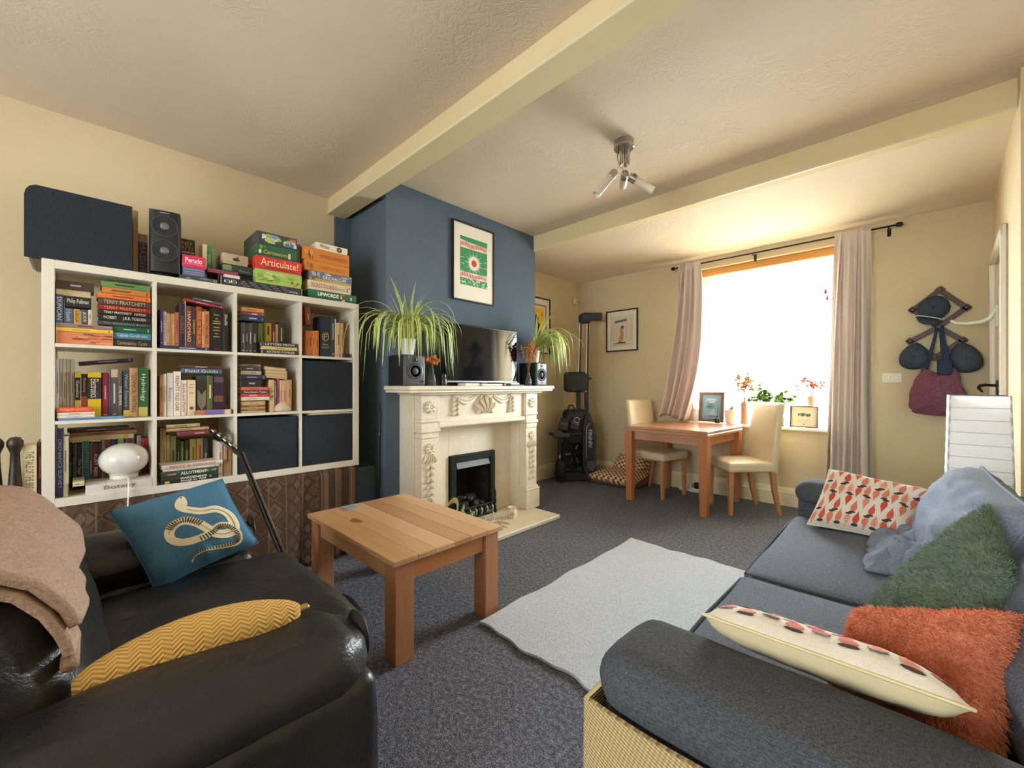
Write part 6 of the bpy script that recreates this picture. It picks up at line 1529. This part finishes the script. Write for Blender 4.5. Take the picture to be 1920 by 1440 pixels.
def throw_fn(u, v_):
    y = -.66 + u * 2.02; z = .6145 - v_ * .60
    y = y - .05 * v_ * max(0, u - .85) / .15
    x = -2.828 + .010 * v_ + (.012 + .014 * v_) * math.sin(y * 19 + math.sin(y * 5) * 1.6) + .008 * math.sin(y * 41 + v_ * 2)
    if v_ < .02: x = -2.846
    return (x, y, z)
MB().sheet(throw_fn, 130, 20, .006).build('patterned_throw', THROW, smooth=180, label='brown patterned woven throw hanging down the chest below the bookcase', cat='throw')
MB().box(-3.43, -3.0, 1.385, 1.5945, 0, .56, b=.004).build('trim_4', NAVY, kind='structure')
# left of the bookcase, standing on the chest
CB = M('dark_club_wood', (54, 42, 36), .4, var=(40, 30, 28), vs=10)
for k, y in enumerate((-.262, -.205)):
    o = MB().lathe([(0, .0), (.024, .0), (.027, .03), (.024, .09), (.017, .20), (.015, .262), (.019, .275), (.026, .295), (.026, .315), (.016, .332), (0, .336)], (-2.93, y, .613), 20).build('juggling_club', CB, label='%s of two dark round-headed clubs standing at far left' % ('left one', 'right one')[k], cat='club', group='dark clubs left of the bookcase')
o = book('U', -.183, -.141, .613, .905, -2.93, 'cream', (214, 200, 164), 'THE TALE OF THE BREAD CAT', (120, 104, 84), {'dep': .16}, 'cream hardback standing on the chest left of the bookcase')
o = book('U', -.1395, -.1235, .613, .915, -2.96, 'maroon', (96, 40, 40), '', 0, {'dep': .16}, 'thin maroon hardback squeezed against the bookcase\'s left outer side')
# ------------------------------------------------------------------ rug and coffee table
n = N('pale_grey_rug'); v = n.obj(); f = n.noise(v, 150, 3, .7)
n.color(n.ramp(f, [(.3, (176, 183, 196)), (.55, (210, 216, 226)), (.8, (230, 235, 243))])); n.bump(n.math('ADD', f, n.math('MULTIPLY', n.noise(v, 14, 3), .6)), .7, .012); RUG = n.done(1, spec=.05)
def rugf(u, v_):
    x = -1.535 + u * 1.10; y = 1.365 + v_ * 1.545
    ed = min(u, v_, 1 - u, 1 - v_); x += .006 * math.sin(v_ * 23) * (1 if u < .02 else 0); y += (.010 * math.sin(u * 17) + .006 * math.sin(u * 41)) * (1 if v_ < .02 or v_ > .98 else 0)
    return (x, y, .010 + .003 * noise.noise(Vector((u * 8, v_ * 8, 0))) + (.008 * max(0, .03 - u) / .03 * (.5 + .5 * math.sin(v_ * 15)) if u < .03 else 0))
MB().sheet(rugf, 70, 80, .012).build('rug', RUG, smooth=60, label='pale grey rug on the carpet between coffee table and sofa', cat='rug')

PT = wood('honey_oak_plank', [(.22, (172, 124, 86)), (.45, (202, 158, 114)), (.6, (190, 144, 100)), (.8, (212, 172, 128))], 'X', .9, .32, bump=.15)
PL = wood('honey_oak_leg', [(.22, (162, 108, 74)), (.5, (188, 134, 94)), (.78, (174, 120, 82))], 'Z', .9, .36, bump=.15)
PTS = [PT] + [wood('honey_oak_plank_%s' % w_, st, 'X', .9, .32, bump=.15) for w_, st in (('light', [(.22, (188, 142, 100)), (.5, (214, 174, 130)), (.8, (204, 162, 116))]), ('dark', [(.22, (160, 112, 78)), (.5, (190, 142, 102)), (.8, (176, 128, 90))]), ('mid', [(.22, (178, 130, 92)), (.5, (204, 160, 116)), (.8, (192, 148, 106))]))]
ct = thing('coffee_table', 'chunky honey oak coffee table with square legs in front of the fireplace', 'table', (-2.01, 1.21, 0))
TX0, TX1, TY0, TY1, TZ = -2.475, -1.535, .895, 1.525, .452
ws = [.118, .092, .11, .098, .106, .106]; y = TY0
for k, w_ in enumerate(ws):
    MB().box(TX0, TX1, y + .0004, y + w_ - .0004, TZ - .024, TZ, b=.0022).build('plank', PTS[(0, 3, 1, 2, 0, 1)[k]], ct); y += w_
mb = MB()
for x0, x1, y0, y1 in ((TX0 + .11, TX1 - .11, TY0 + .03, TY0 + .052), (TX0 + .11, TX1 - .11, TY1 - .052, TY1 - .03)): MB().box(x0, x1, y0, y1, TZ - .112, TZ - .0245, b=.002).build('apron', PT, ct)
for x0, x1 in ((TX0 + .03, TX0 + .052), (TX1 - .052, TX1 - .03)): MB().box(x0, x1, TY0 + .11, TY1 - .11, TZ - .112, TZ - .0245, b=.002).build('apron', wood('honey_oak_end', [(.22, (168, 100, 52)), (.5, (196, 128, 72)), (.78, (180, 112, 60))], 'Y', .9, .36) if x0 < -2 else bpy.data.materials['honey_oak_end'], ct)
for x0 in (TX0 + .016, TX1 - .106):
    for y0 in (TY0 + .016, TY1 - .106): MB().box(x0, x0 + .09, y0, y0 + .09, 0, TZ - .0245, b=.003).build('leg', PL, ct)
st = MB(); st.prism([(-2.16 + .045 * math.cos(t) * (1 + .25 * math.sin(3 * t)), 1.03 + .03 * math.sin(t) * (1 + .2 * math.cos(2 * t))) for t in [q * math.pi / 10 for q in range(20)]], TZ, TZ + .0004); st.build('varnish_stain', M('dark_varnish_stain', (160, 92, 26), .25), ct, smooth=0)
MB().box(-2.46, -2.37, 1.08, 1.15, TZ + .0004, TZ + .006, b=.002).build('glass_coaster', M('blue_grey_glass', (150, 168, 178), .12), label='small square blue-grey coaster on the coffee table\'s far left corner', cat='coaster')

# ------------------------------------------------------------------ black leather armchair, facing the window end
n = N('black_leather'); v = n.obj()
n.color(n.ramp(n.noise(v, 6, 4), [(.3, (24, 24, 26)), (.7, (40, 38, 38))]))
h = n.math('ADD', n.math('MULTIPLY', n.noise(v, 9, 4, .6, 1.2), 1.0), n.math('MULTIPLY', n.noise(v, 260, 2), .12)); n.bump(h, .35, .02)
LTH = n.done(.36, spec=.55)
def wrk(amp, sc_, off):
    return lambda p: p + noise.noise_vector(p * sc_ + Vector((off, off * 2, 0))) * amp + noise.noise_vector(p * sc_ * 2.7 + Vector((off, 0, off))) * amp * .35
ac = thing('leather_armchair', 'wide black leather armchair in the left foreground', 'armchair', (-1.52, .05, 0))
MB().rounded((-1.525, -.02, .20), (1.20, .96, .28), .03, 6).build('base', LTH, ac)
MB().rounded((-1.015, .03, .265), (.225, .92, .49), .035, 8, (.012, .02, 0), fn=wrk(.006, 4, 1)).build('arm_panel', LTH, ac, smooth=180)
MB().rounded((-2.035, .03, .265), (.225, .92, .49), .035, 8, (.012, .02, 0), fn=wrk(.006, 4, 2)).build('arm_panel', LTH, ac, smooth=180)
for x, sd in ((-1.035, 1), (-2.015, 2)):
    MB().rounded((x, .025, .525 if sd == 1 else .565), (.265, .90, .15), .074, 12, (.0, .03, .018), fn=wrk(.012, 5.5, 3 + sd)).build('arm_pad', LTH, ac, smooth=180)
    MB().lathe([(0, .022), (.02, .016), (.05, .008), (.062, .0)], n=20, M=frame((x, .498, .535 if sd == 1 else .575), (1, 0, 0), EZ) @ Matrix.Rotation(math.pi, 4, 'Y')).build('arm_rosette', LTH, ac, smooth=180)
MB().rounded((-1.525, .27, .405), (.76, .70, .20), .085, 14, (.0, .03, .035), fn=wrk(.012, 5, 7)).build('seat_cushion', LTH, ac, smooth=180)
def bkl(p):
    q = wrk(.018, 4.5, 9)(p); q.y -= .22 * (q.z + .2); return q
MB().rounded((-1.525, -.12, .60), (.80, .30, .44), .12, 14, (.0, .05, .02), fn=bkl).build('back_cushion', LTH, ac, smooth=180)
MB().rounded((-1.525, -.42, .41), (1.16, .24, .72), .09, 8, (0, 0, .02)).build('back_frame', LTH, ac, smooth=180)
for x in (-1.0, -2.05):
    for y in (-.40, .40): MB().lathe([(.02, 0), (.026, .06)], (x, y, 0), 12).build('foot', BLK, ac)
n = N('taupe_fleece'); v = n.obj(); n.color(n.ramp(n.noise(v, 120, 3, .7), [(.3, (156, 128, 110)), (.7, (186, 158, 138))])); n.bump(n.noise(v, 260, 2), .6, .004); FLC = n.done(1, spec=.05)
bk_t = thing('fleece_blanket', 'folded taupe fleece blanket draped over the leather armchair\'s back', 'blanket', (-1.6, -.1, .9))
def drape(path, xr, off):
    """path = (y, z) list from behind over the top to the front hem; xr(v) = right-hand edge"""
    def f(u, v_):
        s_ = v_ * (len(path) - 1); i = min(int(s_), len(path) - 2); t = s_ - i
        a, b = Vector(path[i]), Vector(path[i + 1]); q = a.lerp(b, t)
        x = -1.15 + (xr(v_) + 1.15) * u
        wob = .010 * math.sin(x * 15 + off) + .006 * math.sin(x * 33 + v_ * 4)
        return (x, q.x + .014 * off + wob * .6, q.y + wob * .5 + .010 * off)
    return f
pth = [(-.58, .56), (-.55, .75), (-.50, .81), (-.38, .835), (-.25, .84), (-.16, .82), (-.10, .785), (-.065, .74), (-.045, .70), (-.035, .675), (-.03, .655)]
MB().sheet(drape(pth, lambda v_: -1.84 + .38 * max(0, v_ - .55) / .45, 1), 40, 50, .016).build('lower_fold', FLC, bk_t, smooth=180)
pth2 = [(-.57, .60), (-.54, .77), (-.49, .83), (-.38, .855), (-.25, .86), (-.15, .838), (-.085, .795), (-.045, .74), (-.03, .705)]
MB().sheet(drape(pth2, lambda v_: -2.02 + .32 * max(0, v_ - .6) / .4, 2), 40, 40, .018).build('upper_fold', FLC, bk_t, smooth=180)
MB().tube([(-1.16, -.014, .645), (-1.3, -.012, .651), (-1.40, -.014, .647), (-1.46, -.018, .655)], [.014, .014, .015, .012], 10).build('rolled_hem', FLC, bk_t, smooth=180)

# snake cushion
BLU = fabric('teal_blue_cotton', (70, 112, 142), (82, 126, 156), 520, bump=.2)
sk = thing('snake_cushion', 'square blue cushion printed with a coiled white snake on the leather armchair', 'cushion', (-1.78, .3, .5))
cs = Cushion((-1.765, .168, .515), (-1.735, .455, .60), (-1.945, .385, .815), (-1.955, .065, .755), .13, .05, 4, .004, .5)
cs.build('cover', BLU, sk)
cs.edge(.0022, 'piping', BLU, sk)
IV = M('ivory_print', (226, 216, 186), .85); IK = M('charcoal_print', (58, 52, 46), .85)
sp_ = [(0.573, 0.857), (0.545, 0.78), (0.524, 0.70), (0.57, 0.632), (0.661, 0.567), (0.789, 0.536), (0.864, 0.456), (0.887, 0.341), (0.865, 0.237), (0.786, 0.195), (0.687, 0.227), (0.633, 0.322), (0.574, 0.437), (0.493, 0.518), (0.39, 0.517), (0.315, 0.447), (0.308, 0.351), (0.383, 0.278), (0.506, 0.249), (0.645, 0.266), (0.736, 0.31), (0.826, 0.274), (0.868, 0.174), (0.841, 0.085), (0.769, 0.06), (0.644, 0.085), (0.519, 0.105), (0.42, 0.10), (0.367, 0.05)]
def spl(P, k=5):
    o = []
    for i in range(len(P) - 1):
        p0, p1, p2, p3 = (Vector(P[max(0, i - 1)]), Vector(P[i]), Vector(P[i + 1]), Vector(P[min(len(P) - 1, i + 2)]))
        for q in range(k):
            t = q / k; o.append(.5 * ((2 * p1) + (p2 - p0) * t + (2 * p0 - 5 * p1 + 4 * p2 - p3) * t * t + (3 * p1 - p0 - 3 * p2 + p3) * t ** 3))
    return o + [Vector(P[-1])]
pts = spl([Vector((p[0], p[1], 0)) for p in sp_])
def ribbon(pts, wf, off, a=0, b=None):
    vs = []; fs = []
    for i, p in enumerate(pts):
        t = (pts[min(i + 1, len(pts) - 1)] - pts[max(i - 1, 0)]).normalized(); nn = Vector((-t.y, t.x, 0)); w_ = wf(i / (len(pts) - 1))
        for q in (-1, -.33, .33, 1): vs.append(cs.P(max(.01, min(.99, p.x + nn.x * w_ * q)), max(.01, min(.99, p.y + nn.y * w_ * q * 1.05)), 1, off))
    for i in range(len(pts) - 1):
        for k in range(3): fs.append((i * 4 + k, i * 4 + k + 1, i * 4 + k + 5, i * 4 + k + 4))
    return vs, fs
wf = lambda t: (.014 + .042 * math.sin(math.pi * min(1, t / .075) * .72 + .0)) if t < .075 else (.044 - .006 * math.cos(t * 9) if t < .75 else .034 * (1 - (t - .75) / .25) + .004)
MB().add(*ribbon(pts, wf, .0016)).build('snake_print', IV, sk, smooth=180)
N_ = len(pts); snk = [c for c in sk.children if c.name.startswith('snake_print')][0]
for i in range(int(N_ * .42), N_ - 3):
    p = pts[i]; t = (pts[i + 1] - pts[i - 1]).normalized(); nn = Vector((-t.y, t.x, 0)); w_ = wf(i / (N_ - 1))
    if 0.52 < i / N_ < .64: continue
    c = [(p + t * s_ * .0065 + nn * w_ * q) for s_, q in ((-1, -.95), (1, -.95), (1, .45), (-1, .45))]
    MB().add([cs.P(max(.01, min(.99, q.x)), max(.01, min(.99, q.y)), 1, .0024) for q in c], [(0, 1, 2, 3)]).build('snake_scale', IK, snk, smooth=0)
ln = MB(); ln.add(*ribbon(pts[int(N_ * .10):int(N_ * .55)], lambda t: .004, .0026)); ln.build('snake_line', M('gold_brown_print', (150, 128, 84), .85), sk, smooth=0)
mb = MB(); cs.decal(mb, [(.560 + .008 * math.cos(a), .842 + .010 * math.sin(a)) for a in [q * math.pi / 4 for q in range(8)]], 1, .003); mb.build('snake_eye', IK, sk)

# yellow zigzag bolster
n = N('mustard_zigzag'); v = n.obj(); X_, Y_, Z_ = n.xyz(v)
zz = n.math('MULTIPLY', n.math('ABSOLUTE', n.math('SUBTRACT', n.math('FRACT', n.math('MULTIPLY', Y_, 30)), .5)), .024)
w_ = n.math('ADD', n.math('SUBTRACT', n.math('MULTIPLY', Z_, .75), n.math('MULTIPLY', X_, .75)), zz)
sn = n.math('FRACT', n.math('MULTIPLY', w_, 105))
hh = n.math('ABSOLUTE', n.math('SUBTRACT', sn, .5))
n.color(n.ramp(hh, [(.1, (190, 142, 70)), (.34, (224, 184, 112))])); n.bump(hh, .8, .006); MUST = n.done(.9, spec=.15)
yb = thing('mustard_cushion', 'long mustard zigzag bolster cushion on the leather armchair\'s near arm', 'cushion', (-1.15, .18, .58))
A_, B_ = Vector((-1.155, -.01, .612)), Vector((-1.12, .385, .622)); nL = 40
prof = lambda t: .008 + .048 * (math.sin(math.pi * min(1, max(0, t * .985 + .008))) ** .5)
MB().tube([A_.lerp(B_, i / nL) + Vector((0, 0, -.012 * (1 - math.sin(math.pi * i / nL)))) for i in range(nL + 1)], [prof(i / nL) for i in range(nL + 1)], 28, flat=1.0).build('cover', MUST, yb, smooth=180)
MB().box(-.010, .010, -.004, .016, -.005, .005, b=.003, M=Matrix.Translation((-1.12, .392, .614))).build('zip_tab', M('brass_zip', (200, 176, 120), .3, .6), yb)

# ------------------------------------------------------------------ bass guitar leaning on the bookcase
gt = thing('bass_guitar', 'black bass guitar leaning against the bookcase beside the leather armchair', 'guitar', (-2.2, .95, 0))
GA, GB = Vector((-2.30, .75, .229)), Vector((-2.72, .6355, .798)); gax = (GB - GA).normalized()
gn = Vector((.25, .93, .25)); gn = (gn - gax * gn.dot(gax)).normalized(); gs = gax.cross(gn)
GF = Matrix((gs, gax, gn)).transposed().to_4x4(); GF.translation = GA            # x across, y along neck, z up from the face
GL = M('black_guitar_lacquer', (20, 19, 20), .15, spec=.6); ROSE = wood('rosewood', [(.3, (52, 36, 30)), (.7, (74, 52, 42))], 'Z', 1)
bp = []
for i in range(40):
    a = 2 * math.pi * i / 40
    r = .142 + .025 * math.cos(2 * a) + .02 * math.sin(3 * a) - .035 * math.exp(-((math.sin(a) - .15) ** 2) * 18) * abs(math.cos(a)) ** 3
    bp.append((r * math.cos(a) * .92, r * math.sin(a) * 1.1 - .05))
MB().prism(bp, -.045, -.005, M=GF).build('body', GL, gt, smooth=60)
NL = (GB - GA).length + .19; HF = GF @ Matrix.Translation((0, NL - .19, 0)) @ Matrix.Rotation(R(-24), 4, 'X') @ Matrix.Translation((0, -(NL - .19), 0))
MB().box(-.024, .024, .08, NL - .19, -.022, -.002, b=.006, M=GF).build('neck', GL, gt)
fb = MB().box(-.023, .023, .05, NL - .19, -.002, .003, b=.001, M=GF).build('fingerboard', ROSE, gt)
for k in range(18):
    y = .10 + (NL - .30) * (1 - 2 ** (-(18 - k) / 12)) / (1 - 2 ** (-18 / 12)); MB().box(-.023, .023, y - .001, y + .001, .003, .0042, M=GF).build('fret', STEEL, fb, smooth=0)
hp = [(-.022, NL - .19), (.022, NL - .19), (.034, NL - .15), (.040, NL - .06), (.028, NL + .01), (-.014, NL + .03), (-.036, NL - .02), (-.034, NL - .14)]
MB().prism(hp, -.022, -.006, M=HF).build('headstock', GL, gt)
for k in range(4):
    y = NL - .135 + k * .042
    mb = MB(); mb.lathe([(.007, -.006), (.007, .012), (0, .013)], n=10, M=HF @ Matrix.Translation((-.012 + .006 * k, y, 0))); mb.tube([HF @ Vector((-.03, y, -.014)), HF @ Vector((-.055, y, -.014))], .004, 6); mb.rounded((-.064, y, -.014), (.022, .026, .008), .003, 2, k=2, M=HF); mb.build('tuning_peg', M('chrome', (200, 200, 205), .15, 1), gt)
for k in range(4):
    x = -.015 + .010 * k; MB().tube([GF @ Vector((x, -.12, .008)), GF @ Vector((x * .8, NL - .19, .006))], .0011, 4).build('string', STEEL, gt)
MB().box(-.035, .035, -.16, -.12, -.005, .008, b=.003, M=GF).build('bridge', M('chrome', (200, 200, 205), .15, 1), gt)
MB().box(-.04, .04, -.06, -.03, -.005, .004, b=.003, M=GF).build('pickup', BLK, gt)
mb = MB(); mb.rounded((-2.05, .80, .06), (.42, .30, .12), .055, 8, fn=wrk(.03, 7, 3)); mb.build('black_bag', M('matt_black_nylon', (26, 26, 29), .7), smooth=180, label='limp black bag on the floor beside the coffee table\'s far left leg', cat='bag')

# ------------------------------------------------------------------ grey fabric sofa along the right wall
SF = fabric('charcoal_sofa_weave', (60, 62, 68), (92, 95, 103), 620, bump=.8)
so = thing('sofa', 'charcoal grey two-seat fabric sofa along the right wall', 'sofa', (0, 1.85, 0))
SX0, SX1 = -.46, .46
MB().box(SX0 + .03, SX1, .76, 2.92, .07, .29, b=.012).build('base', SF, so)
for y0, y1 in ((.725, .945), (2.755, 2.975)):
    MB().rounded(((SX0 + SX1) / 2, (y0 + y1) / 2, .325), (SX1 - SX0, y1 - y0 - .03, .50), .03, 8, (.0, .0, 0)).build('arm', SF, so, smooth=180)
    MB().rounded(((SX0 + SX1) / 2, (y0 + y1) / 2, .585), (SX1 - SX0 + .02, y1 - y0 + .02, .125), .06, 12, (.008, .006, .012), fn=wrk(.004, 6, 2)).build('arm_pad', SF, so, smooth=180)
MB().rounded((.375, 1.85, .395), (.17, 1.82, .65), .05, 8, (0, 0, .01)).build('back_frame', SF, so, smooth=180)
SF_LIT = fabric('lit_sofa_weave', (84, 92, 106), (128, 136, 152), 620, bump=.8)  # lit copy of the sofa weave: window light put into its paler colour
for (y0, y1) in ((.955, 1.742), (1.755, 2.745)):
    c = MB().rounded(((-.47 + .28) / 2, (y0 + y1) / 2, .385), (.75, y1 - y0, .17), .035, 12, (.012, .004, .022), fn=wrk(.005, 5, y0)).build('seat_cushion', SF_LIT, so, smooth=180)
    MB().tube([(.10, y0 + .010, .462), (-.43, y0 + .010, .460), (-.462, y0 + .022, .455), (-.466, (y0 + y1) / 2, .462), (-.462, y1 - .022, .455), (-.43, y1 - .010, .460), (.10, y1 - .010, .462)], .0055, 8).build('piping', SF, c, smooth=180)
for x in (SX0 + .07, SX1 - .05):
    for y in (.82, 2.87): MB().lathe([(.018, 0), (.026, .075)], (x, y, 0), 12).build('foot', M('dark_foot_wood', (50, 38, 32), .4), so)
DEN = fabric('pale_denim', (116, 128, 150), (152, 164, 184), 620, bump=.5)
bc1 = Cushion((.075, 2.70, .49), (.10, 1.76, .49), (.25, 1.80, .83), (.215, 2.66, .835), .24, .05, 8, .014, .42)
c1 = bc1.build('back_cushion', DEN, so, label='paler denim-blue back cushion'); bc1.edge(.005, 'piping', DEN, c1)
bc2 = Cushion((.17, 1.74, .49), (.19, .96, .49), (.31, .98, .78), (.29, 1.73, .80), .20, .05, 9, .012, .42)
c2 = bc2.build('back_cushion', SF_LIT, so); bc2.edge(.005, 'piping', SF, c2)
# crumpled denim throw on the seat
def crump(u, v_):
    x = -.13 + .26 * u; y = 2.02 + .52 * v_
    n1 = noise.noise(Vector((u * 3.2, v_ * 4.5, 1.3))); n2 = noise.noise(Vector((u * 8, v_ * 9, 4.1)))
    ed = min(u, v_, 1 - u, 1 - v_) * 5; ed = min(1, ed)
    return (x + .03 * n2, y + .03 * n1, .497 + ed * (.035 + .055 * abs(n1) + .025 * abs(n2)) + .10 * u ** 2 * ed)
MB().sheet(crump, 36, 44, .012).build('crumpled_throw', DEN, smooth=180, label='crumpled pale denim throw on the sofa seat between carrot and green cushions', cat='throw')
# carrot cushions
CCOL = [(206, 92, 72), (220, 128, 100), (226, 152, 120), (198, 76, 60), (232, 170, 140)]
CM = fabric('cream_cotton', (226, 216, 202), (236, 228, 216), 420, bump=.15)
def carrots(cu, o, nx, ny, side, seed, allup=0, vk=1.0):
    rnd = random.Random(seed)
    for i in range(nx):
        for j in range(ny):
            u = (i + .5 + (.25 if j % 2 else -.05)) / (nx + .3); v_ = (j + .5 + .30 * ((i % 2) - .5)) / ny; v_ = min(.93, max(.07, v_)) * vk
            up = allup or (1 if (i + j) % 2 else -1)
            L = .42 / ny; W = .37 / nx; k = rnd.randrange(len(CCOL))
            body = [(u + W * q * (1 - max(0, t) ** 1.5) * (1.0 if t > -.75 else .75), v_ + up * L * t) for q, t in ((0, 1), (.45, .55), (.85, 0), (1, -.45), (.8, -.8), (.3, -.92), (-.3, -.92), (-.8, -.8), (-1, -.45), (-.85, 0), (-.45, .55))]
            body = [(min(.985, max(.015, p[0])), min(.985, max(.015, p[1]))) for p in body]
            mb = MB(); cu.decal(mb, body, side, .0012); cr = mb.build('carrot_print', M('carrot_print_%d' % k, CCOL[k], .85), o, smooth=180)
            tp = [(u + W * 1.05 * math.cos(a), v_ - up * L * 1.06 + L * .18 * math.sin(a)) for a in [q * math.pi / 4 for q in range(8)]]
            if all(.01 < p[1] < .99 and .01 < p[0] < .99 for p in tp): mb = MB(); cu.decal(mb, tp, side, .0016); mb.build('carrot_leaf_print', M('carrot_leaf_print', (72, 62, 58), .85), cr, smooth=180)
            if k in (2, 4):
                for q in range(3):
                    c0 = v_ + up * L * (-.55 + .35 * q); mb = MB(); cu.decal(mb, [(u - W * .6 + W * .18 * q, c0), (u + W * .6 - W * .18 * q, c0), (u + W * .6 - W * .18 * q, c0 + L * .07), (u - W * .6 + W * .18 * q, c0 + L * .07)], side, .002)
                    mb.build('carrot_stripe_print', M('carrot_print_0', CCOL[0], .85), cr, smooth=180)
k1 = thing('carrot_cushion', 'cream oblong cushion printed with orange carrots against the sofa\'s far arm', 'cushion', (-.15, 2.62, .5), 'carrot print cushions')
cu1 = Cushion((-.375, 2.50, .492), (-.01, 2.49, .492), (.075, 2.70, .70), (-.31, 2.705, .745), .13, .05, 2, .004, .5)
cu1.build('cover', CM, k1); cu1.edge(.0025, 'piping', CM, k1); carrots(cu1, k1, 11, 4, 1, 5)
k2 = thing('carrot_cushion', 'cream oblong cushion with carrots wedged beside the sofa\'s near arm', 'cushion', (-.1, 1.02, .5), 'carrot print cushions')
cu2 = Cushion((-.34, 1.155, .585), (.055, 1.145, .585), (.070, .945, .685), (-.325, .925, .69), .085, .05, 6, .003, .5)
cu2.build('cover', [M('beige_cushion_back', (216, 202, 166), .9), CM], k2); cu2.edge(.003, 'piping', M('cream_piping', (226, 212, 170), .8), k2)
carrots(cu2, k2, 9, 4, -1, 9, -1, .90)
# furry cushions
GF_ = M('green_fur', (106, 126, 108), .85, var=(126, 146, 128), vs=30, spec=.3); OF_ = M('orange_fur', (212, 126, 94), .8, var=(228, 150, 118), vs=30, spec=.3)
gcu = Cushion((-.11, 1.56, .49), (.02, 1.22, .50), (.215, 1.53, .66), (.165, 1.82, .835), .18, .03, 3, .006, .5)
g_ = thing('green_cushion', 'dark green furry cushion propped on the sofa behind the orange one', 'cushion', (.03, 1.55, .5), 'furry cushions')
gcu.build('cover', GF_, g_); gcu.fur('fur', GF_, g_, 30000, .013, .0011, 3)
ocu = Cushion((-.13, 1.15, .52), (.10, 1.06, .52), (.20, 1.40, .685), (-.095, 1.24, .655), .17, .03, 7, .008, .5)
o_ = thing('orange_cushion', 'burnt orange furry cushion slumped by the sofa\'s near arm', 'cushion', (.03, 1.22, .5), 'furry cushions')
ocu.build('cover', OF_, o_); ocu.fur('fur', OF_, o_, 30000, .011, .0011, 8)
# ribbed sisal scratch mat hung on the near arm
n = N('ribbed_sisal'); v = n.obj(); X_, Y_, Z_ = n.xyz(v)
rib = n.math('SINE', n.math('MULTIPLY', n.math('ADD', Z_, n.math('MULTIPLY', X_, .35)), 900)); cr2 = n.math('SINE', n.math('MULTIPLY', n.math('SUBTRACT', X_, n.math('MULTIPLY', Z_, .3)), 700))
n.color(n.ramp(n.math('ADD', n.math('MULTIPLY', rib, .3), n.math('ADD', n.math('MULTIPLY', cr2, .15), .5)), [(.2, (176, 150, 104)), (.8, (224, 202, 156))])); n.bump(n.math('ADD', rib, n.math('MULTIPLY', cr2, .6)), .6, .004); SIS = n.done(.95, spec=.1)
def sis(u, v_):
    z = .545 - v_ * .535
    if u < .30: t = u / .30; x, y = -.478 + .004 * math.sin(v_ * 5), .93 - t * .21
    else: t = (u - .30) / .70; x, y = -.478 + t * .26, .716 - .006 * math.sin(t * 3.1) * (1 + v_)
    return (x, y - .012 * v_, z)
MB().sheet(sis, 30, 16, .010).build('scratch_mat', SIS, smooth=40, label='beige ribbed sisal scratch mat wrapped on the sofa\'s near front corner', cat='scratch mat')
